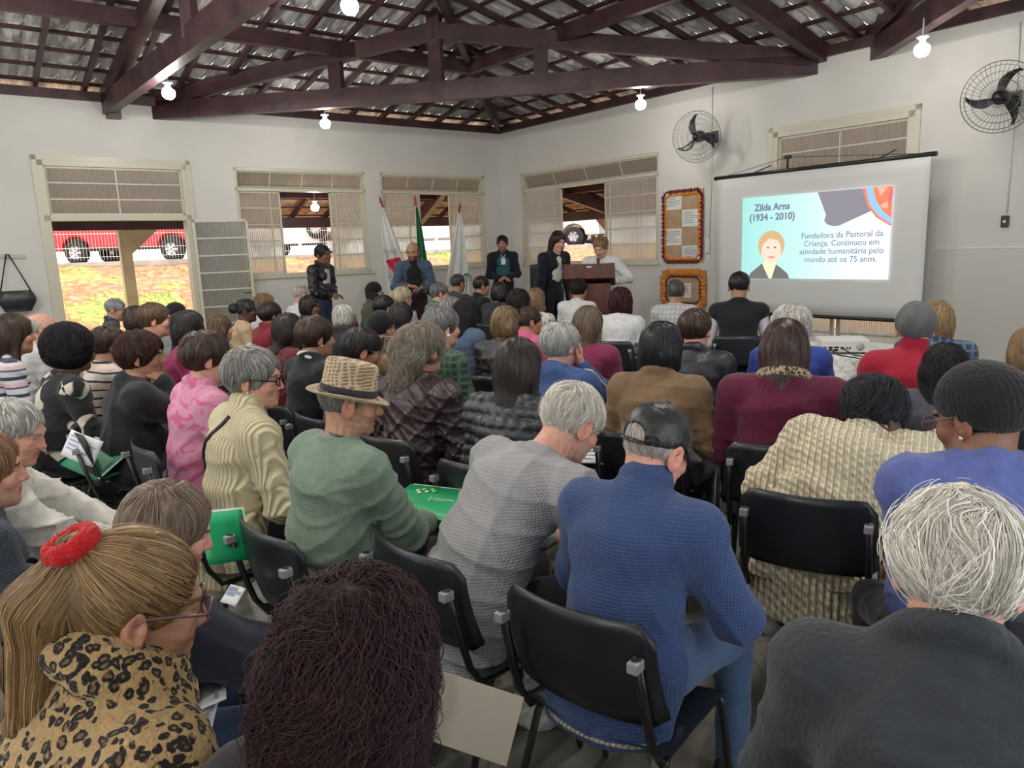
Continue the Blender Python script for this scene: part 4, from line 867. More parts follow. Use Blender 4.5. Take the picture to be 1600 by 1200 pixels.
# ------------------------------------------------------------------ heads and hands
def head_prims(pr):
    fat = pr.get('fat', 0); jw = pr.get('jaw', 0); ns = pr.get('nose', 1.0)
    L = [ellp((0, -.012, .030), (.076, .097, .086)), ellp((0, .034, -.032), (.057 + fat * .5, .062, .083), .03), ellp((0, .042, -.080), (.043 + jw + fat * .5, .045, .034), .03), ellp((0, .078, -.098), (.018 + jw * .5, .014, .014), .022),
         ellp((0, .0, -.06), (.060 + fat, .065, .050), .03),
         cone((-.030, .084, .024), (.030, .084, .024), .010, .010, .02), cone((0, .090, .014), (0, .108 + .006 * (ns - 1), -.026), .0075, .0118 * ns, .011), ellp((-.012, .098, -.031), (.008, .010, .007), .007), ellp((.012, .098, -.031), (.008, .010, .007), .007),
         ellp((-.031, .101, .003), (.017, .017, .0105), .012, op='-'), ellp((.031, .101, .003), (.017, .017, .0105), .012, op='-'), ellp((-.031, .079, .0095), (.016, .010, .0055), .006), ellp((.031, .079, .0095), (.016, .010, .0055), .006), ellp((-.031, .078, -.006), (.016, .009, .005), .006), ellp((.031, .078, -.006), (.016, .009, .005), .006),
         ellp((-.040, .064, -.028), (.024 + fat * .4, .022, .022), .02), ellp((.040, .064, -.028), (.024 + fat * .4, .022, .022), .02),
         ellp((0, .091, -.0555), (.021, .0095, .0052), .005), ellp((0, .089, -.0665), (.018, .0095, .006), .005), cone((-.019, .094, -.061), (.019, .094, -.061), .0018, .0018, .003, op='-')]
    for s in (-1, 1):
        es = pr.get('ear', 1.0); c = np.array((s * .0800, -.010, -.008)); a = s * .35; R = np.array(((cos(a), sin(a), 0), (-sin(a), cos(a), 0), (0, 0, 1)), f32)
        L += [ellp(c + (s * .004, -.004, 0), (.0095, .020 * es, .033 * es), .006, R), ellp(c + (s * .014, .001, .004), (.0085, .0125 * es, .022 * es), .004, R, op='-'), ellp(c + (s * .006, .006, -.004), (.006, .006, .009), .004), ellp(c + (s * .002, .004, -.026 * es), (.006, .008, .009), .006)]
    return L
def sphere(c, r, n=12, m=8):
    V = [(c[0] + r * sin(pi * j / m) * cos(2 * pi * i / n), c[1] + r * cos(pi * j / m), c[2] + r * sin(pi * j / m) * sin(2 * pi * i / n)) for j in range(m + 1) for i in range(n)]
    F = [(j * n + i, j * n + (i + 1) % n, (j + 1) * n + (i + 1) % n, (j + 1) * n + i) for j in range(m) for i in range(n)]; return np.array(V, f32), np.array(F)
HANDS = {}
def hand_mesh(kind, h):
    if (kind, h) in HANDS: return HANDS[(kind, h)]
    cz = {'relaxed': (.35, .45, .3), 'grip': (1.0, 1.1, .7), 'flat': (.06, .1, .06), 'open': (.25, .3, .2)}[kind]
    P_ = [cone((0, -.02, 0), (0, .02, 0), .024, .026, .02, 1.15)]; kn = [(-.030, .088, 0), (-.010, .093, .003), (.011, .089, .002), (.030, .080, -.002)]; ln = [.070, .079, .073, .056]
    for k, (kx, ky, kz) in enumerate(kn):
        P_.append(cone((kx * .45, .012, -.002), (kx, ky, kz), .015, .0115, .014)); p = np.array((kx, ky, kz)); a = 0; r = .0098 - .001 * (k == 3)
        for s, (f, c) in enumerate(zip((.45, .30, .25), cz)):
            a += c * (1 + .12 * (k - 1.5)); q = p + ln[k] * f * np.array((kx * .9 * (1 - s * .3), cos(a), -sin(a))) / 1.0; P_.append(cone(p, q, r, r * .92, .004)); p = q; r *= .92
    t0 = np.array((-.018, .018, -.006)); t1 = np.array((-.046, .050, -.016)); t2 = np.array((-.056, .078, -.024)) if kind != 'grip' else np.array((-.044, .078, -.040)); t3 = t2 + ((-.003, .024, -.006) if kind != 'grip' else (.014, .018, -.014))
    P_ += [cone(t0, t1, .017, .0125, .015), cone(t1, t2, .0120, .0102, .005), cone(t2, t3, .0102, .0085, .004), ellp((0, .05, -.008), (.032, .04, .012), .012)]
    HANDS[(kind, h)] = iso(P_, (-.085, -.05, -.11), (.06, .19, .04), h); return HANDS[(kind, h)]
def rotm(yaw=0, pitch=0, roll=0):        # yaw about z (clockwise +), pitch nods down, roll tilts to the right
    cy, sy = cos(-yaw), sin(-yaw); Rz = np.array(((cy, -sy, 0), (sy, cy, 0), (0, 0, 1))); cp, sp_ = cos(-pitch), sin(-pitch); Rx = np.array(((1, 0, 0), (0, cp, -sp_), (0, sp_, cp)))
    cr, sr = cos(roll), sin(roll); Ry = np.array(((cr, 0, sr), (0, 1, 0), (-sr, 0, cr))); return (Rz @ Rx @ Ry).astype(f32)

# ------------------------------------------------------------------ hair
def hair_def(st, p):
    v = p.get('vol', 1.0); L = []; tails = []
    def cap(t, dz=0): return ellp((0, -.014, .034 + dz), (.078 + t, .099 + t, .088 + t))
    face = [ellp((0, .118, -.030), (.064, .066, .110), .012, op='-')]; low = [ellp((0, .085, -.10), (.12, .075, .085), .015, op='-')]
    ears = [ellp((s * .090, -.004, -.012), (.03, .028, .034), .008, op='-') for s in (-1, 1)]
    if st == 'short': L = [cap(.009 * v)] + face + low + [plane((0, .02, -.006), (0, .62, -1), .01)] + ears
    elif st == 'shortv': L = [cap(.017 * v), ellp((0, -.045, .03), (.084 + .010 * v, .083, .083), .03)] + face + low + [plane((0, .02, -.035 - p.get('low', 0)), (0, .60, -1), .015)] + [ellp((0, .105, -.055), (.13, .075, .10), .012, op='-')] + [ellp((s * .098, .004, -.018), (.030, .030, .036), .012, op='-') for s in (-1, 1)]
    elif st == 'bob': L = [cap(.018 * v), ellp((0, -.040, -.035), (.086 + .014 * v, .075, .085), .04), cone((-.062, .005, 0), (-.070, .012, -.085), .03 * v, .028 * v, .03), cone((.062, .005, 0), (.070, .012, -.085), .03 * v, .028 * v, .03)] + face + [ellp((0, .09, -.09), (.062, .06, .09), .01, op='-'), plane((0, 0, -.115), (0, .3, -1), .015)]
    elif st in ('long', 'curlylong'):
        k = 1.0 if st == 'long' else 1.35; l = p.get('len', .30); bx = p.get('bx', 0.)
        L = [cap(.016 * v * k), ellp((0, -.04, -.03), (.086 * k ** .5, .075 * k ** .5, .09), .04), cone((0, -.055, -.02), (bx, -.105 - .01 * v, -l), .058 * v * k, .050 * v * k, .04, 1.5), cone((-.062, .0, 0), (-.078 + bx, -.01, -min(l, .2)), .028 * v * k, .03 * v, .03), cone((.062, .0, 0), (.078 + bx, -.01, -min(l, .2)), .028 * v * k, .03 * v, .03)] + face + [ellp((0, .09, -.10), (.062, .065, .11), .01, op='-')]
    elif st == 'afro': L = [ellp((0, -.022, .038), (.122 * v, .120 * v, .112 * v)), ellp((0, -.03, -.02), (.120 * v, .10 * v, .07 * v), .03)] + [ellp((0, .130, -.045), (.068, .085, .115), .02, op='-')]
    elif st == 'bun': L = [cap(.008)] + face + low + [plane((0, .02, -.02), (0, .62, -1), .01)] + ears + [ellp(p.get('bun', (0, -.125, .075)), (.046 * v, .040 * v, .044 * v), .010)]; tails = [p.get('bun', (0, -.125, .075))]
    elif st == 'pony':
        T = p.get('tie', (-.01, -.118, .062)); E_ = p.get('end', (-.02, -.150, -.20)); L = [cap(.010)] + face + low + [plane((0, .02, -.012), (0, .62, -1), .01)] + ears
        M_ = ((T[0] + E_[0]) / 2, min(T[1], E_[1]) - .012, (T[2] + E_[2]) / 2 + .06); L += [ellp(T, (.028, .026, .026), .012), cone(T, M_, .024, .040 * v, .015), cone(M_, E_, .040 * v, .030 * v, .03)]; tails = [T, M_, E_]
    elif st == 'updo': L = [cap(.018), ellp((0, -.085, .035), (.088, .060, .080), .03), ellp((-.03, -.125, .02), (.055, .035, .055), .02), ellp((.04, -.105, -.03), (.05, .04, .06), .02), cone((-.02, -.11, -.02), (-.03, -.115, -.16), .050, .040, .04, 1.5)] + face + low + [plane((0, -.0, -.20), (0, 0, -1), .01)] + ears
    elif st == 'fringe': L = [cap(.004)] + face + low + [plane((0, .02, -.006), (0, .62, -1), .01), plane((0, -.05, .055), (0, .55, 1), .01)] + ears
    elif st == 'buzz': L = [cap(.003)] + face + low + [plane((0, .02, -.002), (0, .62, -1), .01)] + ears
    if p.get('hat') is not None: L.append(plane((0, 0, p['hat']), (0, .25, 1), .006))
    return L, tails
def hair(p, parent, R, o, s, q, name='hair'):
    st = p['st']; L, tails = hair_def(st, p); fn = lambda P: sdf(L, P); cA, cB = np.array(p['c'], f32), np.array(p.get('c2', p['c']), f32)
    curl = p.get('curl', 0.); rs = np.random.default_rng(p.get('seed', 1)); hh = {0: .010, 1: .007, 2: .005}[q]; l = p.get('len', .3)
    lump = p.get('lump', .0045 + curl * .6 + (.002 if st in ('shortv', 'updo', 'bob') else 0))
    def ex(P, d): w = P * 55. + rs_; return d - lump * (np.sin(w[:, 0] + np.sin(w[:, 1] * .7)) * np.sin(w[:, 2] * .45 + w[:, 1]) + .5 * np.sin(w[:, 0] * 2.1 + np.sin(w[:, 2] * .5)) * np.sin(w[:, 1] * 1.9)) if lump else d
    rs_ = rs.uniform(0, 6, 3).astype(f32)
    V, F = iso(L, (-.24, -.30, -l - .12 if 'long' in st else -.27), (.24, .18, .20), hh, 1.6, ex)
    if not len(F): return
    a, b, c = V[F[:, 0]], V[F[:, 1]], V[F[:, 2]]; ar = np.linalg.norm(np.cross(b - a, c - a), axis=1); 
    n = int({0: 520, 1: 2200, 2: 5200}[q] * p.get('dens', 1.) * (1.5 if 'long' in st else 1)); K = {0: 6, 1: 8, 2: 13}[q]; Ls = p.get('sl', .07 if st in ('short', 'fringe', 'buzz') else (.11 if st in ('shortv', 'afro', 'bun', 'updo') else .17)); wd = {0: .0026, 1: .0014, 2: .00085}[q] * p.get('wd', 1.)
    pick = rs.choice(len(F), n, p=ar / ar.sum()); u = rs.random((n, 2)).astype(f32); P = (V[F[pick, 0]] * (1 - u[:, :1]) + V[F[pick, 1]] * u[:, :1]) * (1 - u[:, 1:]) + (V[F[pick, 3]] * (1 - u[:, :1]) + V[F[pick, 2]] * u[:, :1]) * u[:, 1:]
    off = rs.uniform(-.0025, .0035 + curl * .35, n).astype(f32) + (rs.random(n) < .05) * rs.uniform(0, p.get('fly', .006), n); crown = vec(*p.get('crown', (0.01, -.05, .13))); comb = vec(*p.get('comb', (0, 0, 0))); T = [vec(*t) for t in tails]
    ph = rs.uniform(0, 6.28, n).astype(f32); step = Ls / K * rs.uniform(.6, 1.15, n).astype(f32); pts = []; nrm = []; amp = curl * rs.uniform(.5, 1.2, n).astype(f32); fr = p.get('cf', 130.)
    g = grad(fn, P); sarc = np.zeros(n, f32)
    for k in range(K + 1):
        g = grad(fn, P); d = fn(P); P = P - g * (d - off)[:, None]; side = None
        pts.append(P.copy()); nrm.append(g)
        if T and st == 'pony':
            d0 = np.linalg.norm(P - T[0], axis=1); ti = (P[:, 1] < T[0][1] - .004) | (P[:, 2] < .03) & (P[:, 1] < -.135); f = T[0] - P
            f[ti] = np.where((P[ti, 2] > T[1][2])[:, None], (T[1] - T[0]), (T[2] - T[1]))
        elif T: f = np.where((np.linalg.norm(P - T[0], axis=1) < .055)[:, None], np.cross(P - T[0], vec(1, .3, .2)), T[0] - P)
        else:
            rad = (P - crown) * vec(1, 1, .4); rad /= np.linalg.norm(rad, axis=1, keepdims=True) + 1e-6; w = np.clip((.105 - P[:, 2]) / .10, 0, 1)[:, None]; f = rad * (1 - w) + vec(0, -.1, -1) * w + comb * (1 - w * .7)
        f = f + p.get('mess', .32) * np.stack([np.sin(P[:, 1] * 60 + P[:, 2] * 40 + ph * .4), np.sin(P[:, 2] * 50 + P[:, 0] * 45 + ph * .3), np.sin(P[:, 0] * 55 + ph * .3)], 1) * np.linalg.norm(f, axis=1, keepdims=True)
        f = f - g * (f * g).sum(1, keepdims=True); f /= np.linalg.norm(f, axis=1, keepdims=True) + 1e-6; P = (P + f * step[:, None]).astype(f32)
    pts = np.stack(pts, 1); nrm = np.stack(nrm, 1); tan_ = np.gradient(pts, axis=1); tan_ /= np.linalg.norm(tan_, axis=2, keepdims=True) + 1e-6; sd_ = np.cross(tan_, nrm); sd_ /= np.linalg.norm(sd_, axis=2, keepdims=True) + 1e-6
    if curl > 0: s_ = np.arange(K + 1)[None] * step[:, None]; pts = pts + sd_ * (amp[:, None] * np.sin(s_ * fr + ph[:, None]))[..., None] + nrm * (amp[:, None] * .7 * (1 + np.cos(s_ * fr + ph[:, None])))[..., None]
    tp = wd * (1 - .75 * (np.arange(K + 1) / K) ** 2)[None, :, None]
    A = pts + sd_ * tp - nrm * wd * .3; Bm_ = pts + nrm * wd * .6; C_ = pts - sd_ * tp - nrm * wd * .3; SV = np.stack([A, Bm_, C_], 2).reshape(-1, 3)
    base = (np.arange(n)[:, None] * (K + 1) + np.arange(K)[None]).reshape(-1) * 3; q1 = np.stack([base, base + 1, base + 4, base + 3], 1); q2 = np.stack([base + 1, base + 2, base + 5, base + 4], 1)
    mixf = np.clip(rs.normal(.5, .33, n), 0, 1) if 'c2' in p else np.zeros(n); gradc = p.get('roots')
    colr = cA * (1 - mixf[:, None]) + cB * mixf[:, None]; colr = colr * rs.uniform(.5, 1.55, (n, 1)); SC = np.repeat(colr, (K + 1) * 3, 0)
    cap_c = (cA * .6 + cB * .4) * .62; n_ = np.sin(V[:, 0] * 190 + np.sin(V[:, 2] * 70)) * .15 + 1; VC = cap_c[None] * n_[:, None]
    AV = np.concatenate([V, SV]) * s @ R.T + o; AF = np.concatenate([F, q1 + len(V), q2 + len(V)]); AC = np.concatenate([VC, SC])
    return mesh_obj(name, AV, AF, M_hairdull if (curl > .002 or p.get('dull')) else M_hair, parent, AC)

# ------------------------------------------------------------------ headwear, glasses
def tf(V, R, o, s): return (np.asarray(V, f32) * s) @ R.T + o
def mb_tf(b, R, o, s): b.v = [tuple(x) for x in tf(b.v, R, o, s)]; return b
def headwear(kind, m, parent, R, o, s, q, **kw):
    hh = .005 if q == 2 else .008
    if kind in ('beanie', 'slouch'):
        L = [ellp((0, -.018, .046), (.092, .108, .094 + kw.get('tall', 0))), ellp((0, -.05, .03), (.090, .085, .085), .03), plane((0, 0, -.004), (0, .45, -1), .006), cone((0, -.018, .02), (0, -.018, .021), .088, .088, .01, 1.0)]
        L = L[:2] + [plane((0, .03, .012), (0, .52, -1), .008)]
        def ex(P, d): w = np.arctan2(P[:, 0], P[:, 1] + .018); return d - .0018 * np.sin(w * 46) * np.clip((.13 - P[:, 2]) * 20, 0, 1) - (.004 if kind == 'slouch' else 0) * np.sin(w * 7 + P[:, 2] * 30)
        V, F = iso(L, (-.14, -.19, -.13), (.14, .15, .20), hh, 1.5, ex); return mesh_obj(kw.get('name', 'knitted_hat'), tf(V, R, o, s), F, m, parent)
    if kind == 'cap':
        L = [ellp((0, -.016, .040), (.088, .108, .094)), plane((0, .03, .026), (0, .22, -1), .004), ellp((0, -.125, .020), (.036, .05, .030), .004, op='-')]
        V, F = iso(L, (-.12, -.16, -.08), (.12, .13, .16), hh); hat = mesh_obj('cap', tf(V, R, o, s), F, m, parent)
        b = MB(); b.tube([(.087 * sin(a), -.016 - .107 * cos(a), .006 - .004 * cos(a)) for a in np.linspace(-.5, .5, 9)], .008, 6, flat=.5); mb_tf(b, R, o, s).build('cap_strap', m, hat)
        b = MB(); rows = [[((.084 + .004 * t) * sin(a), -.016 + .104 * cos(a) + t * .080 * cos(a * .95) ** .6, .030 - .012 * t * t - .024 * sin(a) ** 2 * t) for a in np.linspace(-1.35, 1.35, 19)] for t in np.linspace(-.08 + .08, 1, 7)]
        b.sheet(rows, .005); mb_tf(b, R, o, s).build('cap_brim', m, hat)
        b = MB(); b.lathe([(.008, .0), (.006, .004), (0, .005)], 10, Matrix.Translation((0, -.016, .134))); mb_tf(b, R, o, s).build('cap_button', m, hat); return hat
    if kind == 'fedora':
        m1, m2, m3 = m; b = MB(); rows = []
        for i in range(13):
            t = i / 12; row = []
            for k in range(49):
                a = 2 * pi * k / 48; rr = (1 - .10 * t) if t < .82 else (.91 - .5 * ((t - .82) / .18) ** 2); z = .030 + .108 * min(t / .82, 1) + .016 * sin(min(1, max(0, (t - .6) / .4)) * pi / 2); x = .084 * rr * cos(a); y = -.012 + .104 * rr * sin(a)
                if t > .75: z -= .020 * math.exp(-(x / .028) ** 2) * (t - .75) * 4
                z += .012 * (-sin(a)) * t * .6; row.append((x, y, z))
            rows.append(row)
        rows.append([(.02 * cos(2 * pi * k / 48) * .5, -.012 + .05 * sin(2 * pi * k / 48), .132) for k in range(49)])
        b.sheet(rows); b.add([rows[-1][k] for k in range(48)], [tuple(range(48))]); hat = mb_tf(b, R, o, s).build('fedora', m1, parent)
        b = MB(); rows = [[((.082 + .048 * t) * cos(a), -.012 + (.100 + .052 * t) * sin(a), .032 - .012 * sin(t * 2.2) + (.020 * t ** 2 * abs(cos(a)) ** 2) + (.012 * t * (-sin(a)) if sin(a) < 0 else -.012 * t * sin(a))) for a in np.linspace(0, 2 * pi, 49)] for t in np.linspace(0, 1, 8)]
        b.sheet(rows, .003); mb_tf(b, R, o, s).build('hat_brim', m2, hat)
        b = MB(); rows = [[(.0855 * cos(a) * (1 - t * .02), -.012 + .1055 * sin(a) * (1 - t * .02), .034 + .026 * t + .003 * (-sin(a))) for a in np.linspace(0, 2 * pi, 49)] for t in (0, .5, 1)]
        b.sheet(rows, .002); mb_tf(b, R, o, s).build('hat_band', m3, hat); return hat
    if kind == 'scrunchie':
        T = np.array(kw['at']); b = MB(); ax = Vector(kw['ax']).normalized(); Q_ = ax.to_track_quat('Z', 'Y').to_matrix(); rows = []
        for i in range(61): a = 2 * pi * i / 60; rr = .0135 * (1 + .16 * sin(a * 26)); c_ = Vector((cos(a), sin(a), 0)); rows.append([tuple(Vector(T) + Q_ @ (c_ * (.031 + rr * cos(b_)) + Vector((0, 0, 1)) * rr * 1.35 * sin(b_))) for b_ in np.linspace(0, 2 * pi, 13)])
        b.sheet(rows); return mb_tf(b, R, o, s).build('scrunchie', m, parent)
def glasses(m, parent, R, o, s, rim=.0016, w=.026, h=.018, lens=True):
    b = MB()
    for sd_ in (-1, 1):
        c = Vector((sd_ * .033, .112, .003)); b.tube([c + Vector((w * cos(a) * (1 if abs(cos(a)) < .8 else .97), -.010 * abs(cos(a) * .5 + sd_ * cos(a) * .5), h * sin(a))) for a in np.linspace(0, 2 * pi, 25)], rim, 6, caps=False)
        b.tube([(sd_ * .059, .104, .008), (sd_ * .078, .09, .010), (sd_ * .086, .0, .012), (sd_ * .084, -.022, -.004)], rim, 6)
    b.tube([(-.008, .114, .006), (0, .117, .009), (.008, .114, .006)], rim, 6); g = mb_tf(b, R, o, s).build('glasses', m, parent)
    if lens:
        b = MB()
        for sd_ in (-1, 1): c = Vector((sd_ * .033, .111, .003)); b.add([c + Vector((w * cos(a), -.010 * abs(cos(a) * .5 + sd_ * cos(a) * .5), h * sin(a))) for a in np.linspace(0, 2 * pi, 20, endpoint=False)], [tuple(range(20))])
        mb_tf(b, R, o, s).build('lens', M_lens, g)
def _lens(t, p):
    out = t.nodes['Material Output']; tr = N(t, 'ShaderNodeBsdfTransparent'); gl = N(t, 'ShaderNodeBsdfGlossy', i_Roughness=.05); m = N(t, 'ShaderNodeMixShader', i_0=.10); lk(t, tr.outputs[0], m.inputs[1]); lk(t, gl.outputs[0], m.inputs[2]); lk(t, m.outputs[0], out.inputs[0])
M_lens = mat('spectacle_lens', fn=_lens); M_pearl = mat('pearl', (.85, .82, .78), .15, spec=.8); M_gold = mat('gold', (.8, .55, .2), .2, 1.0)

# ------------------------------------------------------------------ a person
SK = {'light': (.60, .36, .27), 'pink': (.62, .34, .26), 'tan': (.42, .235, .155), 'brown': (.22, .115, .075), 'dark': (.085, .045, .032)}
def ik(s, t, l1, l2, hint):
    d = t - s; L = np.linalg.norm(d); u = d / (L + 1e-9); L = min(L, (l1 + l2) * .995); a = (l1 * l1 - l2 * l2 + L * L) / (2 * L); hgt = sqrt(max(l1 * l1 - a * a, 0)); n = hint - u * (hint @ u); n = n / (np.linalg.norm(n) + 1e-9); return s + u * a + n * hgt, s + u * L
def skeleton(d):
    s = d.get('s', 1.0); stand = d.get('stand', False); lean = radians(d.get('lean', 6)); side = radians(d.get('side', 0)); cur = radians(d.get('curve', 10)); J = {}
    def up(a, b=None): b = side if b is None else b; v = np.array((sin(b), sin(a), cos(a) * cos(b))); return v / np.linalg.norm(v)
    g = d.get('g', 1.0); J['p'] = np.array((0, 0, (.93 * s if stand else .45 + .112)))
    J['w'] = J['p'] + up(lean * .5) * .17 * s; J['c'] = J['w'] + up(lean + cur * .3) * .17 * s; J['n'] = J['c'] + up(lean + cur) * .125 * s
    hp = radians(d.get('hp', 5)); nk = up(lean * .6 + cur + hp * .35, side * .6 + radians(d.get('hr', 0)) * .4); J['h'] = J['n'] + nk * .138 * s * d.get('nk', 1.0) + np.array((0, .012, 0))
    sh = up(lean + cur * .6); base = J['n'] - sh * .055 * s; tw = radians(d.get('twist', 0)); ax = np.array((cos(tw) * cos(side), -sin(tw), -sin(side))); W_ = d.get('sw', .168) * s
    J['sR'] = base + ax * W_ - [0, 0, .006]; J['sL'] = base - ax * W_ - [0, 0, .006]; J['ax'] = ax
    wr = {'lap': ((.10, .30, .655), (-.10, .30, .655)), 'knees': ((.17, .38, .62), (-.17, .38, .62)), 'read': ((.12, .36, .74), (-.12, .36, .74)), 'cross': ((-.10, .17, .80), (.10, .17, .80)), 'down': ((.24, .06, .86 if not stand else .80), (-.24, .06, .86 if not stand else .80)), 'clasp': ((.03, .22, 1.02), (-.03, .22, 1.02)), 'back': ((.1, -.2, .9), (-.1, -.2, .9))}[d.get('arm', 'lap')]
    wr = [np.array(w_) * (s if stand else 1) for w_ in wr]
    Rh = rotm(radians(d.get('hy', 0)), hp, radians(d.get('hr', 0))); J['Rh'] = Rh
    for i, sd_ in ((0, 'R'), (1, 'L')):
        if d.get('w' + sd_) is not None: wr[i] = np.array(d['w' + sd_], float)
        if d.get('face' + sd_) is not None: wr[i] = J['h'] + Rh @ (np.array(d['face' + sd_]) * s)
        sg = 1 if sd_ == 'R' else -1; hint = np.array(d.get('e' + sd_, (sg * .8, -.5, -.9))); J['e' + sd_], J['w' + sd_] = ik(J['s' + sd_], wr[i], .275 * s, .245 * s, hint)
    kz = .50; J['hipR'] = J['p'] + [.085 * g ** .5, .02, -.015]; J['hipL'] = J['p'] + [-.085 * g ** .5, .02, -.015]
    for sd_, sg in (('R', 1), ('L', -1)):
        if stand: kn = np.array((sg * .095, .02, .49 * s)); an = np.array((sg * .10, 0, .08)); to = an + [sg * .02, .15, -.04]
        else: kx = d.get('kx', .14); kn = np.array((sg * kx, .43, kz)); an = np.array((sg * (kx + .01), d.get('ay', .42), .085)); to = an + [sg * .02, .14, -.045]
        J['k' + sd_], J['a' + sd_], J['t' + sd_] = kn, an, to
    return J
def person(d):
    q = d['q']; s = d.get('s', 1.0); g = d.get('g', 1.0); J = skeleton(d); R_h, ho = J['Rh'], J['h']; hs = d.get('hs', 1.0) * (.5 + .5 * s); stand = d.get('stand', False)
    root = empty('person', d['loc'], -d['yaw'], label=d['label'], cat='person', group=d.get('group')); root.scale = (d['ps'],) * 3; sk = np.array(SK[d.get('sk', 'light')]); seed = d.get('seed', 1); rs = np.random.default_rng(seed)
    # body: head, neck, trunk, limbs, hands in one mesh -------------------
    hp_ = head_prims(d); nl = ((J['n'] - ho) @ R_h) / hs; nk2 = d.get('neck', 1.0); sdn = ((J['c'] - ho) @ R_h) / hs
    hp_ += [cone((0, -.028, -.035), nl, .052 * nk2, .058 * nk2, .03), cone(nl, nl * .3 + sdn * .7, .058 * nk2, .09, .03, 1.1)]
    if d.get('wrinkle'):
        def ex(P, dd): return dd + .0006 * d['wrinkle'] * np.sin(P[:, 2] * 260 + np.sin(P[:, 0] * 70 + P[:, 1] * 40) * 2) * (P[:, 1] > -.02) * (P[:, 2] < .07) + .0009 * d['wrinkle'] * np.sin(P[:, 0] * 50 + P[:, 1] * 230) * (P[:, 2] < -.07)
    else: ex = None
    hv, hf = iso(hp_, (-.11, -.17, -.24), (.11, .14, .135), {0: .0085, 1: .0055, 2: .0036}[q], 1.5, ex)
    col = np.repeat(sk[None], len(hv), 0); x, y, z = hv.T
    lip = (np.abs(x) < .024) & (z > -.074) & (z < -.049) & (y > .084); col[lip] = sk * (.85, .55, .55) if d.get('lips') is None else np.array(d['lips'])
    brow = (np.abs(np.abs(x) - .031) < .019) & (np.abs(z - .026 + np.abs(np.abs(x) - .027) * .25) < .0045) & (y > .05); col[brow] = np.array(d.get('browc', d.get('hair', {}).get('c', (.05, .03, .02)))) * .9
    red = (np.abs(np.abs(x) - .045) < .02) & (np.abs(z + .03) < .02) & (y > .03); col[red] *= (1.04, .90, .88); nose = (np.abs(x) < .016) & (np.abs(z + .025) < .014) & (y > .09); col[nose] *= (1.05, .88, .86); earm = np.abs(x) > .079; col[earm] *= (1.05, .86, .84)
    if d.get('stubble'): m_ = (z < -.035) & (z > -.125) & (y > .01); col[m_ & ~lip] = col[m_ & ~lip] * (1 - d['stubble']) + np.array(d.get('beard', (.25, .22, .20))) * d['stubble']
    Vs = [tf(hv, R_h, ho, hs)]; Fs = [hf]; Cs = [col]; n0 = len(hv)
    if q > 0 or d.get('eyes'):
        for sx in (-1, 1):
            ev, ef = sphere((sx * .031, .0745, .003), .0120, 14, 10); ec = np.full((len(ev), 3), .62); da = np.hypot(ev[:, 0] - sx * .031, ev[:, 2] - .003 + d.get('gaze', 0)); ec[(ev[:, 1] > .0745) & (da < .0062)] = (.07, .035, .02); ec[(ev[:, 1] > .0745) & (da < .003)] = .005
            Vs.append(tf(ev, R_h, ho, hs)); Fs.append(ef + n0); Cs.append(ec); n0 += len(ev)
    bp_ = [cone(J['p'], J['w'], .10 * g, .09 * g, .03, 1.3), cone(J['w'], J['c'], .09 * g, .095 * g, .03, 1.35), cone(J['c'], J['n'], .095, .045, .03, 1.2), cone(J['sL'], J['sR'], .04, .04, .03)]
    for sd_ in 'RL': bp_ += [cone(J['s' + sd_], J['e' + sd_], .042 * g ** .5, .035, .02), cone(J['e' + sd_], J['w' + sd_], .037, .026, .02), cone(J['hip' + sd_], J['k' + sd_], .075 * g, .052, .03), cone(J['k' + sd_], J['a' + sd_], .050, .036, .02), cone(J['a' + sd_] + [0, -.02, -.03], J['t' + sd_], .032, .026, .02)]
    allj = np.array([J[k] for k in J if k not in ('Rh', 'ax')]); lo, hi = allj.min(0) - .20, allj.max(0) + .20
    bv, bf = iso(bp_, lo, hi, .022 if q < 2 else .016); Vs.append(bv); Fs.append(bf + n0); Cs.append(np.repeat(sk[None], len(bv), 0)); n0 += len(bv)
    hk = d.get('hands', ('relaxed', 'relaxed'))
    for i, sd_ in enumerate('RL'):
        v_, f_ = hand_mesh(hk[i], .0040 if q == 2 else (.0055 if q == 1 else .008)); v_ = v_.copy() * (.95 * s); f_ = f_.copy()
        if sd_ == 'L': v_[:, 0] *= -1; f_ = f_[:, ::-1]
        Y = J['w' + sd_] - J['e' + sd_]; Y /= np.linalg.norm(Y); hd = d.get('hd' + sd_); 
        if hd is not None: Y = np.array(hd, float); Y /= np.linalg.norm(Y)
        elif not stand and d.get('face' + sd_) is None: Y = Y * .6 + np.array((0, .6, -.1)); Y /= np.linalg.norm(Y)
        Z = np.array(d.get('hz' + sd_, (0, 0, 1)), float); Z = Z - Y * (Z @ Y); Z /= np.linalg.norm(Z) + 1e-9; X = np.cross(Y, Z); M3 = np.stack([X, Y, Z], 1)
        hvv = v_ @ M3.T + J['w' + sd_]; J['hand' + sd_] = J['w' + sd_] + Y * .085; Vs.append(hvv); Fs.append(f_ + n0); Cs.append(np.repeat((sk * (1.0, .93, .9))[None], len(hvv), 0)); n0 += len(hvv)
    mesh_obj('body', np.concatenate(Vs), np.concatenate(Fs), M_skin, root, np.concatenate(Cs))
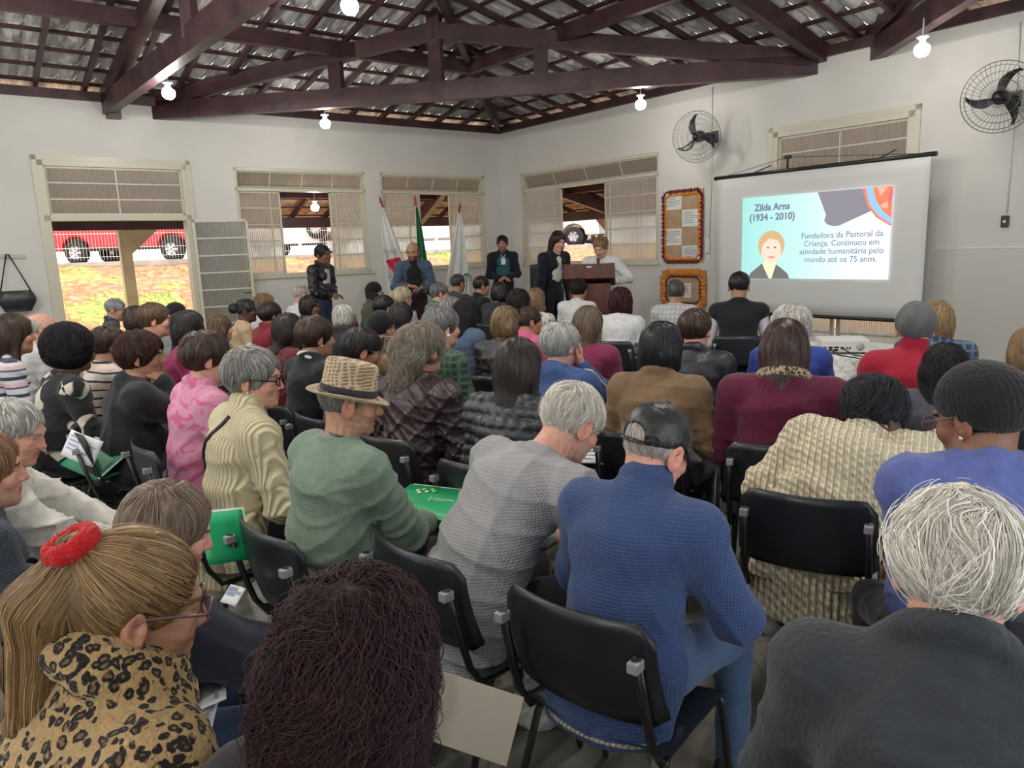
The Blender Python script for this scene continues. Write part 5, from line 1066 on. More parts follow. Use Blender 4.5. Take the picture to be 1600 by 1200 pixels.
    # garments ---------------------------------------------------------------
    for tp in [d['top']] + d.get('tops', []):
        m, nm = tp['m'], tp.get('n', 'sweater'); th = tp.get('th', .010); fo = tp.get('fold', .0055); X = J['ax']
        T_ = [cone(J['p'] - [0, .005, .0], J['w'], .110 * g + th, .098 * g + th, .03, 1.30, X), cone(J['w'], J['c'] - [0, .0, 0], .098 * g + th, .102 * g + th, .04, 1.36, X), cone(J['c'], J['n'] - (J['n'] - J['c']) * .45, .101 * g ** .7 + th, .064 + th, .04, 1.42, X)]
        if tp.get('drape'): w_ = tp['drape']; T_ += [cone(J['p'] + [0, -.03, .02], J['p'] + [0, -.085, hz_ := tp.get('hem', -.1)], .115 * g + th, .10 * g + th, .04, 1.45 * w_, X)]
        if tp.get('shoulder', 1): T_ += [cone(J['sL'], J['sR'], .052 * g ** .4 + th, .052 * g ** .4 + th, .05)]
        for sd_ in 'RL': T_ += [cone(J['n'] - (J['n'] - J['c']) * .12, J['s' + sd_], .045 + th * .6, .050 + th, .045)]
        if d.get('fem'): up_ = (J['n'] - J['c']) / .13; T_ += [ellp(J['c'] + [sx * .07, .085 * g, -.01], (.06, .055, .06), .03) for sx in (-1, 1)]
        if g > 1.1: T_ += [ellp(J['w'] + [0, .05 * g, -.02], (.145 * g, .11 * g, .12), .04)]
        if not tp.get('sleeveless'):
            for sd_ in 'RL':
                a, b_, c_ = J['s' + sd_], J['e' + sd_], J['w' + sd_]; u = c_ - b_; ce = b_ + u * tp.get('cuff', .96)
                T_ += [cone(a, b_, .056 * g ** .5 + th, .046 * g ** .4 + th, .035), cone(b_, ce, .046 * g ** .4 + th, .030 + th, .03), torus(ce - u * .02 / np.linalg.norm(u) * 0, u, .030 + th * .4, .006 + th * .3, .01)]
        co = tp.get('col', 'crew'); nd = (ho - J['n']); nd /= np.linalg.norm(nd); nb = J['n']
        hem = J['p'] + np.array((0, 0, tp.get('hem', -.035 if not stand else -.06)))
        T_.append(plane(hem, (0, 0, -1), .012))
        if tp.get('topcut') is not None: T_.append(plane(J['p'] + np.array((0, 0, tp['topcut'])), (0, 0, 1), .004))
        nb = J['n'] + nd * tp.get('cz', .0)
        if co == 'turtle': T_ += [cone(nb - nd * .01, nb + nd * .055 * s, .072 * nk2 + th * .4, .066 * nk2 + th * .4, .02), torus(nb + nd * .055 * s, nd, .064 * nk2, .013, .01)]
        elif co == 'crew': T_ += [torus(nb + nd * .010, nd, .064 * nk2, .011, .014)]
        elif co == 'shirt': T_ += [torus(nb + nd * .018, nd + [0, .2, 0], .064 * nk2, .010, .01), torus(nb + nd * .006, nd + [0, .25, 0], .072 * nk2, .011, .01)]
        elif co == 'jacket': T_ += [cone(nb - nd * .03, nb + nd * .018, .070 * nk2, .070 * nk2, .02), torus(nb + nd * .022, nd + [0, .35, 0], .070 * nk2, .014, .012), torus(nb + nd * .002, nd + [0, .4, 0], .082 * nk2, .018, .02)]
        elif co == 'fur': T_ += [cone(nb - nd * .04, nb + nd * .02, .085, .078, .02), torus(nb + nd * .035, nd + [0, .35, 0], .080, .026, .02), torus(nb + nd * .0, nd + [0, .4, 0], .10, .032, .02)]
        elif co == 'hood': T_ += [torus(nb + nd * .012, nd + [0, .3, 0], .074, .018, .015), ellp(nb + [0, -.075, -.015], (.105, .045, .075), .03)]
        kk = [(rs.normal(size=3) * (26, 26, 38)).astype(f32) for _ in range(3)]; phs = rs.uniform(0, 6, 3); el = [np.asarray(J['eR'], f32), np.asarray(J['eL'], f32), np.asarray(J['w'], f32)]; puff = tp.get('puff', 0); cable = tp.get('rib', 0); rug = tp.get('rug', 0)
        pz = np.asarray(J['p'], f32); axn = np.asarray((J['n'] - J['p']) / np.linalg.norm(J['n'] - J['p']), f32)
        def fold(P, dd):
            W_ = P + .02 * np.sin(P[:, [1, 2, 0]] * 9 + seed); a = 0
            for k_, p_ in zip(kk, phs): a = a + (1 - np.abs(np.sin(W_ @ k_ * .5 + p_))) ** 3
            e = .6
            for c_ in el: e = e + 1.3 * np.exp(-((P - c_) ** 2).sum(1) / .012)
            r_ = dd - fo * (a - .5) * np.minimum(e, 2.6) * 1.25
            if puff: t_ = (P - pz) @ axn; r_ = r_ - puff * (np.abs(np.sin(t_ * pi / .052)) ** .6 - .6) - .003 * np.sin(P[:, 0] * 120 + np.sin(t_ * 60) * 2)
            if cable: t_ = (P - pz) @ axn; r_ = r_ - cable * (np.sin(P[:, 0] * 2 * pi / .034) * .7 + .5 * np.sin(P[:, 0] * 2 * pi / .068 + 1.5 * np.sin(t_ * 2 * pi / .07)))
            if rug: r_ = r_ - rug * np.sin(P[:, 0] * 170 + np.sin(P[:, 2] * 90)) * np.sin(P[:, 2] * 150 + np.sin(P[:, 1] * 120))
            return r_
        tv, tf_ = iso(T_, lo - .06, hi + .06, {0: .015, 1: .011, 2: .0075 if not cable else .006}[q], 1.4, fold)
        top = mesh_obj(nm, tv, tf_, m, root)
        if tp is d['top']: fnt = lambda P: fold(P, sdf(T_, P))

    def along(a, b, mid, off, n=24):
        t_ = np.linspace(0, 1, n)[:, None]; P_ = ((1 - t_) ** 2 * a + 2 * t_ * (1 - t_) * mid + t_ ** 2 * b).astype(f32)
        for _ in range(4): P_ = (P_ - grad(fnt, P_) * (fnt(P_) - off)[:, None]).astype(f32)
        return P_
    if d.get('strap'): MB().tube(along(J['n'] + [.05, -.06, -.01], J['w'] + [-.20, -.06, .0], J['c'] + [-.02, -.25, 0], .003), .010, 6, flat=.35).build('bag_strap', M_black, root)
    if d.get('stripe'):
        for k_ in (-.012, .012): MB().tube(np.concatenate([along(J['sR'] + [.02 + k_, 0, .08], J['eR'] + [.09, k_, -.01], (J['sR'] + J['eR']) / 2 + [.12, k_, .03], .002)]), .0075, 6, flat=.4).build('sleeve_stripe', M_white_plastic, root)
    # trousers, shoes -------------------------------------------------------
    mt = d.get('mt') or cloth('dark_trousers', (.015, .016, .022)); B_ = [ellp(J['p'] + [0, .0, -.005], (.158 * g ** .6, .125 * g ** .5, .105), .03)]
    for sd_ in 'RL': B_ += [cone(J['hip' + sd_], J['k' + sd_], .086 * g ** .7, .064, .03), cone(J['k' + sd_], J['a' + sd_] + [0, 0, .0], .062, .047, .02)]
    for sd_ in 'RL': B_.append(torus(J['a' + sd_] + [0, 0, .0], (0, 0, 1), .042, .008, .01))
    def fold2(P, dd): W_ = P + .02 * np.sin(P[:, [2, 0, 1]] * 11); return dd - .005 * ((1 - np.abs(np.sin(W_ @ kk[0] * .6))) ** 3 + (1 - np.abs(np.sin(W_ @ kk[1] * .6 + 1))) ** 3)
    pv, pf = iso(B_, np.minimum(lo, (-.3, -.2, 0)), np.maximum(hi, (.3, .6, .6)), {0: .02, 1: .014, 2: .010}[q], 1.4, fold2); mesh_obj('trousers', pv, pf, mt, root)
    ms = d.get('ms') or mat('dark_shoe', (.02, .018, .018), .4)
    for sd_ in 'RL':
        a, t_ = J['a' + sd_], J['t' + sd_]; sv, sf = iso([cone(a + [0, -.03, -.045], t_, .040, .034, .03, 1.1), cone(a + [0, -.015, -.01], a + [0, -.02, -.045], .042, .044, .02), plane((0, 0, .002), (0, 0, -1), .004)], np.minimum(a, t_) - .09, np.maximum(a, t_) + .09, .012); mesh_obj('shoe', sv, sf, ms, root)
    # hair, headwear, glasses, jewellery --------------------------------------
    if d.get('hair'):
        hd_ = dict(d['hair']); hd_.setdefault('seed', seed)
        for hw in d.get('wear', []):
            if hw['k'] in ('fedora', 'cap'): hd_.setdefault('hat', .020 if hw['k'] == 'cap' else .014)
            if hw['k'] in ('beanie', 'slouch'): hd_.setdefault('hat', .004)
        hair(hd_, root, R_h, ho, hs, q)
    if d.get('beardhair'):
        pass
    for hw in d.get('wear', []): kw = dict(hw); k_ = kw.pop('k'); m_ = kw.pop('m'); headwear(k_, m_, root, R_h, ho, hs, q, **kw)
    if d.get('gl'): glasses(d['gl'], root, R_h, ho, hs, d.get('glr', .0018))
    if d.get('earring') is not None:
        for sx in (-1, 1): b = MB(); v_, f_ = sphere((sx * .086, -.002, -.040), d['earring'], 10, 8); b.add(v_, f_, 0, True); mb_tf(b, R_h, ho, hs).build('earring', d.get('em', M_pearl), root)
    if d.get('lanyard'):
        b = MB(); c = J['c'] + [0, .115 * g + .03, 0]; b.tube([J['n'] + [-.06, .04, .01], c + [0, .01, .04]], .004, 5); b.tube([J['n'] + [.06, .04, .01], c + [0, .01, .04]], .004, 5); b.box(tuple(c + [-.035, .008, -.06]), tuple(c + [.035, .014, .04])); b.build('badge', M_white_plastic, root)
    if d.get('shirt') is not None:
        sv, sf = iso([cone(J['c'] + [0, .03, 0], J['n'] + [0, .022, -.01], .098 * g ** .7 + .002, .055, .03, 1.25), cone(J['w'] + [0, .028, 0], J['c'] + [0, .03, 0], .105 * g, .098 * g ** .7, .03, 1.2), torus(nb + nd * .016 + [0, .004, 0], nd + [0, .25, 0], .060 * nk2, .009, .01)], lo, hi, .012 if q < 2 else .008); mesh_obj('shirt', sv, sf, d['shirt'], root)
    d['J'] = J; d['root'] = root; d['top_ob'] = top
    return root
# ------------------------------------------------------------------ chair
M_chair = mat('black_chair_shell', rough=.34, spec=.5, fn=noisy((.012, .014, .019), (.020, .023, .030), 5, .08, .01, 60)); M_clip = mat('grey_clip', (.30, .30, .31), .4)
def make_chair(label):
    r = empty('chair', label=label, cat='chair', group='black plastic chairs set out in rows'); nz_, nx_ = 9, 15; rows = []
    for i in range(nz_):
        t = i / (nz_ - 1); z = .545 + .285 * t; rows.append([])
        for j in range(nx_):
            u = j / (nx_ - 1) * 2 - 1; w = .232 * (1 - .05 * t); e = max(0, abs(u) - .80) / .20; zz = z - (t > .5) * (t - .5) * 2 * .045 * e ** 2 + (t < .5) * (.5 - t) * 2 * .030 * e ** 2
            rows[-1].append((u * w, -.205 - .05 * t + .050 * u * u - .012 * sin(t * pi), zz))
    o = MB().sheet(rows, .010).build('backrest', M_chair, r)
    rows = []
    for i in range(13):
        t = i / 12; y = -.19 + .42 * t; rows.append([]); zf = .452 - .010 * sin(t * pi) - .035 * max(0, t - .75) ** 2 * 16 + .03 * max(0, .12 - t) * 8
        for j in range(13): u = j / 12 * 2 - 1; e = max(0, abs(u) - .85) / .15; rows[-1].append((u * (.225 - .015 * t), y, zf - .012 * (1 - u * u) + .014 * u ** 2 - .01 * e))
    MB().sheet(rows, -.010).build('seat', M_chair, r)
    for s in (-1, 1):
        MB().tube([(s * .20, -.02, .425), (s * .205, -.15, .43), (s * .205, -.195, .50), (s * .205, -.225, .60), (s * .200, -.262, .765)], .0125, 8, flat=.7).build('back_post', M_steel, r)
        MB().box((s * .200 - .014, -.282, .735), (s * .200 + .014, -.245, .762), bev=.004).build('clip', M_clip, r)
        MB().tube([(s * .195, .20, .425), (s * .20, .215, .40), (s * .225, .26, .008)], .0115, 8).build('leg', M_steel, r)
        MB().tube([(s * .195, -.10, .425), (s * .20, -.125, .40), (s * .225, -.27, .008)], .0115, 8).build('leg', M_steel, r)
        MB().tube([(s * .195, .20, .425), (s * .195, -.10, .425)], .0115, 8).build('seat_rail', M_steel, r)
    MB().tube([(-.20, .06, .42), (.20, .06, .42)], .010, 8).build('cross_tube', M_steel, r)
    return r
CHAIR0 = []
def chair(loc, yaw, label):
    if not CHAIR0: CHAIR0.append(make_chair(label)); r = CHAIR0[0]
    else: r = copy_tree(CHAIR0[0])
    r['label'] = label; r.location = (loc[0], loc[1], 0); r.rotation_euler = (0, 0, -yaw); r.scale = (.93,) * 3; return r

# ------------------------------------------------------------------ people
BLK = (.012, .011, .013); DB = (.028, .017, .014); BR = (.070, .038, .022); LB = (.17, .10, .055); BL = (.34, .215, .105); GR = (.24, .235, .23); WH = (.62, .60, .56); WINE = (.055, .016, .020); DG = (.09, .088, .088)
def H(st, c, c2=None, **k): d = dict(st=st, c=c, **k); d.update({'c2': c2} if c2 else {}); return d
def T(name, c, kind='plain', c2=None, n='sweater', rough=.85, sc=1.0, **k): return dict(m=cloth(name, c, kind, c2, rough, sc), n=n, **k)
PEOPLE = {}
def add(key, px, py, short, label, d=None, yaw=42, q=None, chair_=True, **k):
    k['yaw'] = radians(yaw); k['label'] = label; k.setdefault('seed', len(PEOPLE) * 13 + 5); k['q'] = 1 if q is None else q; J = skeleton(k); c, s_ = cos(-k['yaw']), sin(-k['yaw'])
    ps = k['ps'] = 1.0 if k.get('stand') else .93
    if d and not k.get('stand'): d *= 1.14
    d = DEP.get(key, d)
    for _ in range(8):
        if d is None: p = at_z(px, py, J['h'][2] * ps); break
        p = at_y(px, py, d); e = p[2] / ps - J['h'][2]
        if abs(e) < .003: break
        k['s'] = min(1.16, max(.84, k.get('s', 1.0) + e / (.70 if not k.get('stand') else 1.5))); J = skeleton(k)
    if q is None: k['q'] = 2 if p[1] < 2.4 else (1 if p[1] < 6.0 else 0)
    h = J['h'] * ps; k['loc'] = (p[0] - (c * h[0] - s_ * h[1]), p[1] - (s_ * h[0] + c * h[1]), 0.); PEOPLE[key] = k
    if ONLY or 1: print('PERSON', key, [round(float(v), 2) for v in k['loc'][:2]], 's', round(k.get('s', 1), 2), 'd', round(float(p[1]), 2))
    if ONLY and key not in ONLY: return
    person(k)
    if chair_ and not k.get('stand'): chair(k['loc'], k['yaw'], 'black plastic chair under ' + short)
ONLY = None
# distances from the photographer for people who would otherwise sit in each other
DEP = {'gray': 2.32, 'hat': 2.35, 'stripe2': 4.57, 'greencol': 5.45, 'braids': 5.11, 'br2': 6.01, 'bun': 7.3, 'blondg': 7.9, 'redsw': 6.58, 'prof': 7.71, 'fur': 3.89, 'lblk': 5.93, 'earr': 4.44, 'wavygr': 6.49, 'suit': 9.79, 'denim': 5.89, 'bob': 4.97, 'pinkh': 5.56, 'dk2': 6.43, 'cable': 2.62, 'beanie': 1.82, 'clip': 3.15}
JEANS = cloth('blue_jeans', (.045, .085, .17), 'denim', (.09, .15, .27)); DJEANS = cloth('dark_jeans', (.02, .035, .08), 'denim', (.035, .06, .12))
# front rows, nearest the camera
add('pony', 214, 950, 'the woman in the leopard print coat', 'person seated in leopard print fur coat, blond ponytail tied with a red scrunchie', .93, 42, fem=1, hy=14, hp=14, lean=8, g=1.14, sk='tan', fat=.004, wrinkle=1,
    hair=H('pony', (.15, .085, .035), (.34, .215, .095), tie=(-.0, -.100, .100), end=(-.0, -.125, -.200), mess=.10, sl=.20, dens=1.5, vol=1.1), wear=[dict(k='scrunchie', m=cloth('red_scrunchie', (.62, .015, .02), 'knit'), at=(0, -.108, .108), ax=(0, -.6, .8))],
    gl=mat('brown_frame', (.16, .09, .085), .25), glr=.0026, earring=.0042, top=T('leopard_fur', (.52, .35, .16), 'leopard', n='coat', th=.026, col='fur', cz=.035, rug=.0018))
add('curly', 562, 1046, 'the woman with the big dark curly hair', 'person seen from behind with long voluminous dark curly hair with reddish ends', .76, 18, hy=4, hp=10, sk='tan', fem=1,
    hair=H('curlylong', (.010, .007, .009), (.050, .016, .018), vol=.86, len=.34, curl=.0075, cf=150, dens=1.9, fly=.014, sl=.16, wd=.95, mess=.5, lump=.006), top=T('black_blouse', (.015, .014, .018), n='blouse'), lean=4)
add('white', 1496, 892, 'the white-haired man in the dark jacket', 'person seen from behind in dark grey jacket, tousled white hair and bare ears', .92, 34, hy=-2, hp=24, sk='pink', lean=10, ear=1.2, g=1.12, sw=.185, neck=1.08,
    hair=H('shortv', (.52, .49, .44), (.82, .79, .72), vol=.75, low=.045, dens=1.7, fly=.016, mess=.55, sl=.085, curl=.003, cf=45, roots=1), top=T('charcoal_fleece', (.034, .040, .048), 'fleece', n='jacket', col='jacket', cz=.022, th=.016))
add('blue', 1026, 702, 'the man in the blue sweater', 'person seated in blue knitted sweater and dark leather cap, head bowed to the right', 1.64, 40, hy=12, hp=24, hr=4, sk='pink', lean=10, curve=16, ear=1.15, wrinkle=1, g=1.02, mt=JEANS, arm='read', faceR=None,
    hair=H('buzz', (.42, .38, .35)), wear=[dict(k='cap', m=cloth('dark_leather_cap', (.018, .018, .020), 'leather'))], gl=mat('dark_frame', (.02, .02, .02), .3), top=T('blue_knit', (.048, .088, .225), 'knit', col='turtle', th=.018, drape=1.05, hem=-.135), tops=[T('cream_trim', (.45, .42, .34), 'rib', n='hem_trim', sleeveless=1, shoulder=0, th=.022, drape=1.05, hem=-.118, topcut=-.106, col='none', fold=.0)])
add('gray', 893, 652, 'the man in the grey sweater', 'person bending forward in light grey knitted sweater, short white hair', 2.06, 46, hy=8, hp=34, lean=33, curve=20, side=6, sk='pink', ear=1.2, wrinkle=1, g=1.08, arm='knees', wR=(.15, .52, .60), wL=(-.15, .52, .60), stubble=.35, beard=(.3, .28, .26),
    hair=H('short', (.50, .46, .40), (.72, .69, .62), vol=1.5, mess=.45, sl=.05, dens=1.2, fly=.008), top=T('grey_heather_knit', (.40, .40, .415), 'knit', col='crew', th=.020, hem=-.15, drape=1, fold=.008))
add('hat', 548, 628, 'the man in the green sweatshirt', 'person in sage green sweatshirt and straw trilby hat with a dark band, in profile', 2.03, 46, hy=28, hp=12, lean=6, hs=.93, sk='tan', wrinkle=1.3, nose=1.25, ear=1.25, g=1.1, mt=DJEANS, arm='read', jaw=.004, stubble=.12, browc=(.12, .10, .09), wR=(.02, .42, .66), wL=(-.20, .34, .66),
    hair=H('short', (.10, .09, .085), (.26, .25, .24), vol=.7), wear=[dict(k='fedora', m=(cloth('woven_straw', (.62, .52, .37), 'straw', (.30, .19, .09)), cloth('pale_straw', (.58, .47, .31), 'knit'), cloth('hat_ribbon', (.035, .03, .04))))], top=T('sage_sweatshirt', (.175, .245, .185), 'fleece', n='sweatshirt', th=.016, fold=.008), shirt=cloth('navy_check_shirt', (.03, .04, .09), 'plaid', (.12, .14, .22)))
add('cream', 398, 592, 'the grey-haired woman in cream', 'person in cream roll-neck sweater with dark glasses and short grey hair, looking right', 2.50, 52, hy=36, hp=6, sk='pink', fem=1, wrinkle=1.3, g=1.05, fat=.004,
    hair=H('shortv', (.11, .105, .10), (.36, .35, .34), vol=.8, mess=.35, sl=.12, fly=.006, dens=1.4, comb=(-.3, -.2, 0)), gl=mat('black_frame', (.01, .01, .012), .25), glr=.0032, earring=.005, strap=1, top=T('cream_knit', (.78, .70, .46), 'rib', col='turtle', th=.020, sc=.8, drape=1, hem=-.19))
add('pink', 326, 560, 'the woman in the pink jacket', 'person in pink patterned fleece with short dark hair, seen from behind left', 3.0, 50, hy=10, hp=6, sk='pink', fem=1,
    hair=H('shortv', DB, BR, vol=.8, mess=.3), top=T('pink_fleece', (.60, .27, .40), 'print', (.60, .13, .28), n='jacket', col='jacket', th=.018, sc=.5))
add('blackj', 222, 557, 'the woman in the black jacket on the left', 'person in black jacket with short curly brown hair, chin resting on hand, in profile', 3.3, 56, hy=18, hp=4, sk='tan', fem=1, g=1.12, faceR=(.03, .10, -.13), eR=(.3, .6, -1), hands=('grip', 'relaxed'), earring=.004, em=M_gold,
    hair=H('shortv', (.03, .013, .013), (.075, .035, .03), vol=1.15, curl=.004, cf=140, mess=.5, sl=.08), top=T('black_jacket', (.016, .018, .022), n='jacket', col='hood', th=.022, fold=.009))
add('stripe2', 172, 540, 'the person in the beige striped top', 'person in beige and black striped top, dark brown short hair, mostly hidden', 4.05, 45, fem=1, sk='tan', hair=H('shortv', BR, DB, vol=.6), top=T('beige_stripes', (.62, .50, .44), 'stripes', sc=[(0, (.62, .50, .44)), (.40, (.02, .02, .02)), (.52, (.60, .56, .50)), (.9, (.02, .02, .02))]))
add('afro', 112, 548, 'the woman with the large black afro', 'person with a large rounded black afro, black sweater with cream diamond patches', 3.55, 44, hy=0, sk='brown', fem=1, g=1.1,
    hair=H('afro', (.010, .009, .012), (.022, .018, .022), vol=1.12, curl=.004, cf=260, mess=.9, sl=.05, dens=1.6, lump=.005), top=T('diamond_knit', (.018, .018, .022), 'diamonds', (.62, .58, .48), col='crew'))
add('bald1', 66, 514, 'the bald man in the pale shirt', 'person with a bald crown and grey fringe, pale grey shirt, far left', 4.7, 48, sk='pink', ear=1.2, hair=H('fringe', GR, WH, vol=1), top=T('pale_grey_shirt', (.48, .48, .50), n='shirt', col='shirt'), g=1.1)
add('lstripe', 20, 512, 'the woman in the striped sweater by the wall', 'person in striped pale sweater with long dark brown hair, at the left edge', 4.0, 48, fem=1, sk='tan', hair=H('long', DB, BR, vol=.7, len=.24), top=T('wave_stripes', (.55, .55, .58), 'stripes', sc=[(0, (.55, .55, .58)), (.3, (.06, .08, .16)), (.4, (.62, .42, .46)), (.62, (.60, .60, .62)), (.8, (.04, .05, .09))]))
add('grayfar', 181, 484, 'the grey-haired man by the door', 'person with cropped grey hair in dark jacket, in profile against the open door', 6.9, 62, hy=14, sk='tan', ear=1.1, hp=14, hair=H('short', GR, (.36, .35, .34), vol=.8), top=T('dark_speckled_jacket', (.03, .035, .045), 'print', (.09, .10, .12), n='jacket', col='jacket'))
add('bobfar', 214, 499, 'the woman with the brown bob near the door', 'person with dark reddish brown bob, dark flowered top, near the doorway', 5.8, 46, fem=1, hair=H('bob', (.04, .018, .016), BR, vol=.7), top=T('dark_flowers', (.03, .035, .03), 'floral', (.16, .16, .12)))
add('greencol', 244, 500, 'the woman in the green top', 'person with short brown hair and light green collar, below the doorway post', 4.95, 60, hy=8, fem=1, sk='pink', hair=H('shortv', BR, LB, vol=.5), top=T('pale_green', (.23, .31, .14), 'fleece', col='jacket'))
add('cap2', 277, 491, 'the man in the black cap', 'person in black peaked cap and light grey jacket near the open door leaf', 6.5, 55, sk='tan', hair=H('buzz', DG), wear=[dict(k='cap', m=cloth('black_cap', (.015, .014, .018)))], top=T('light_grey_jacket', (.36, .36, .35), n='jacket', col='jacket'))
add('braids', 296, 513, 'the woman with long black braids', 'person with long black braids and a white headband, magenta top, in profile', 4.6, 62, hy=10, fem=1, sk='dark', hair=H('long', BLK, (.03, .026, .03), vol=.7, len=.34, curl=.002, cf=300), top=T('magenta_top', (.26, .018, .085)))
add('br2', 345, 513, 'the person with flat light brown hair', 'person with smooth light brown hair and small gold earring, facing away', 5.0, 46, fem=1, hair=H('bob', LB, BR, vol=.5), top=T('tan_knit', (.36, .26, .15), 'knit'), earring=.005, em=M_gold)
add('bun', 386, 486, 'the woman with the black bun', 'person with black hair in a round bun, beige and white patterned top, in profile', 6.6, 64, hy=14, fem=1, sk='dark', hair=H('bun', BLK, (.03, .03, .035), vol=1.2, bun=(0, -.14, .02)), top=T('beige_patches', (.50, .37, .22), 'diamonds', (.74, .70, .64)))
add('blondg', 414, 476, 'the woman with curly dark blond hair', 'person with curly dark blond hair and glasses, white top, near the windows', 6.9, 55, hy=14, fem=1, hair=H('bob', LB, BL, vol=.7, curl=.004), gl=mat('dark_frame', (.02, .02, .02), .3), top=T('white_top', (.66, .67, .68)))
add('redsw', 424, 493, 'the person in the crimson sweater', 'person in bright crimson sweater with short black hair', 5.7, 50, sk='brown', hair=H('shortv', BLK, DB, vol=.6), top=T('crimson_knit', (.27, .012, .03), 'knit', col='jacket'))
add('longblk', 452, 517, 'the woman with long black hair in burgundy', 'person with straight black shoulder length hair and burgundy cardigan', 4.4, 44, fem=1, sk='tan', hair=H('long', BLK, DB, vol=.7, len=.16), top=T('burgundy_cardigan', (.14, .018, .025), 'knit'))
add('bald2', 472, 461, 'the bald man in white by the window', 'person with a bald head in a white shirt, seen from behind beside the standing woman', 7.7, 50, sk='pink', hair=H('buzz', (.45, .40, .36)), top=T('white_shirt', (.68, .68, .70), n='shirt', col='shirt'), g=1.1)
add('prof', 484, 479, 'the person in glasses below the standing woman', 'person with dark tied hair and glasses, in profile below the woman in leather jacket', 6.6, 66, hy=16, sk='brown', fem=1, hair=H('bob', BLK, DB, vol=.4), gl=mat('dark_frame', (.02, .02, .02), .3), top=T('dark_blouse', (.03, .03, .04)))
add('hood', 495, 528, 'the woman in the black sweatshirt with white collar', 'person with short brown hair, pearl earring, black sweatshirt with a white collar edge', 3.75, 44, hy=10, fem=1, sk='tan', hair=H('shortv', DB, BR, vol=.8), earring=.007, top=T('black_sweatshirt', (.016, .018, .022), n='sweatshirt', col='jacket'), tops=[T('white_collar', (.7, .7, .7), n='collar', sleeveless=1, shoulder=0, hem=.40, col='jacket', th=.004, fold=0)])
add('wafro', 540, 498, 'the person with short white curls', 'person with close white curly hair and charcoal jacket', 5.35, 46, hy=8, sk='brown', hair=H('afro', (.42, .41, .39), WH, vol=.80, curl=.003, cf=260, lump=.002), top=T('charcoal_jacket', (.025, .025, .03), n='jacket', col='jacket'))
add('fur', 566, 549, 'the person in the brown fur coat', 'person with short black hair and glasses wearing a shaggy dark brown fur coat', 3.5, 46, hy=18, hp=14, sk='tan', ear=1.1, hair=H('short', BLK, (.035, .03, .032), vol=1.8, sl=.06), gl=mat('silver_frame', (.5, .5, .5), .2, 1.0), top=T('brown_fur', (.040, .028, .024), 'fleece', n='coat', col='jacket', rug=.006, th=.03))
add('pearl', 598, 514, 'the person in the black pearl-edged hat', 'person in black knitted hat edged with white pearls and a dark coat', 4.6, 42, fem=1, sk='tan', hair=H('short', BLK), wear=[dict(k='beanie', m=cloth('black_hat_knit', (.010, .010, .012), 'knit'), tall=.01)], top=T('black_coat', (.014, .014, .018), n='coat', col='jacket'))
add('beanie2', 586, 458, 'the person in the black beanie and olive jacket', 'person in black beanie and glasses with curly brown hair and olive jacket', 8.2, 62, hy=14, fem=1, hair=H('bob', DB, BR, vol=.9, curl=.004), wear=[dict(k='beanie', m=cloth('black_hat_knit', (.01, .01, .012)), tall=.02)], gl=mat('dark_frame', (.02, .02, .02), .3), top=T('olive_jacket', (.085, .09, .06), n='jacket', col='jacket'))
add('dkfar', 601, 482, 'the person with dark short hair in the middle', 'person with flat black hair just left of the long straight black hair', 5.9, 46, hair=H('short', BLK, vol=1.4), sk='tan', top=T('dark_coat2', (.02, .02, .025), n='coat', col='jacket'))
add('lblk', 628, 496, 'the woman with very long straight black hair', 'person with very long straight black hair in the middle rows', 5.3, 42, fem=1, hair=H('long', BLK, (.02, .02, .024), vol=.75, len=.34, mess=.08), top=T('grey_green_top', (.08, .09, .08)))
add('blond2', 630, 466, 'the person with pale blond hair', 'person with pale yellowish blond hair just above the long black hair', 6.9, 42, fem=1, hair=H('shortv', (.42, .35, .20), (.55, .48, .32), vol=.7), top=T('pale_top', (.4, .38, .36)))
add('updo', 662, 548, 'the woman in the plum leather jacket', 'person in dark plum leather jacket with messy greying hair half tied up', 3.05, 36, 2, hy=4, fem=1, sk='pink', g=1.05, hair=H('updo', (.15, .125, .11), (.38, .33, .26), curl=.007, cf=80, mess=.6, fly=.02, vol=1, dens=1.6), top=T('plum_leather', (.042, .026, .030), 'leather', n='jacket', col='jacket', th=.02, fold=.010))
add('earr', 692, 512, 'the woman with the large ring earring', 'person with grey wavy hair and large pale earring, green tartan shirt', 4.05, 44, hy=16, fem=1, sk='pink', earring=.013, hair=H('shortv', (.10, .09, .10), GR, vol=.8, mess=.4), top=T('green_tartan', (.02, .05, .035), 'plaid', (.075, .11, .08), n='shirt', col='shirt'))
add('gr2', 688, 458, 'the grey-haired man with glasses', 'person with wavy grey hair and glasses near the flags', 7.5, 60, hy=14, sk='pink', hair=H('shortv', DG, GR, vol=.4), gl=mat('dark_frame', (.02, .02, .02), .3), top=T('green_check', (.05, .12, .08), 'plaid', (.2, .3, .22), n='shirt', col='shirt'))
add('wavygr', 706, 486, 'the person with curly silver hair', 'person with curly silver grey hair in the sixth row, left of the denim vest', 5.6, 44, fem=1, hair=H('shortv', (.16, .155, .16), (.36, .36, .38), vol=.9, curl=.003), top=T('dark_blouse', (.03, .03, .04)))
add('suit', 716, 443, 'the man in the dark grey suit', 'person with short grey-black hair in dark grey suit jacket near the flags', 8.7, 40, sk='tan', ear=1.15, hair=H('short', (.04, .04, .042), DG, vol=.8), top=T('grey_suit', (.06, .058, .065), n='jacket', col='shirt'), g=1.1)
add('suit2', 753, 447, 'the man in the black suit', 'person with dark short hair, white collar and black suit, in profile', 8.1, 58, hy=12, sk='tan', ear=1.15, hair=H('short', BLK, DB, vol=.9), top=T('black_suit', (.015, .016, .02), n='jacket', col='jacket'), shirt=cloth('white_shirt', (.68, .68, .70)))
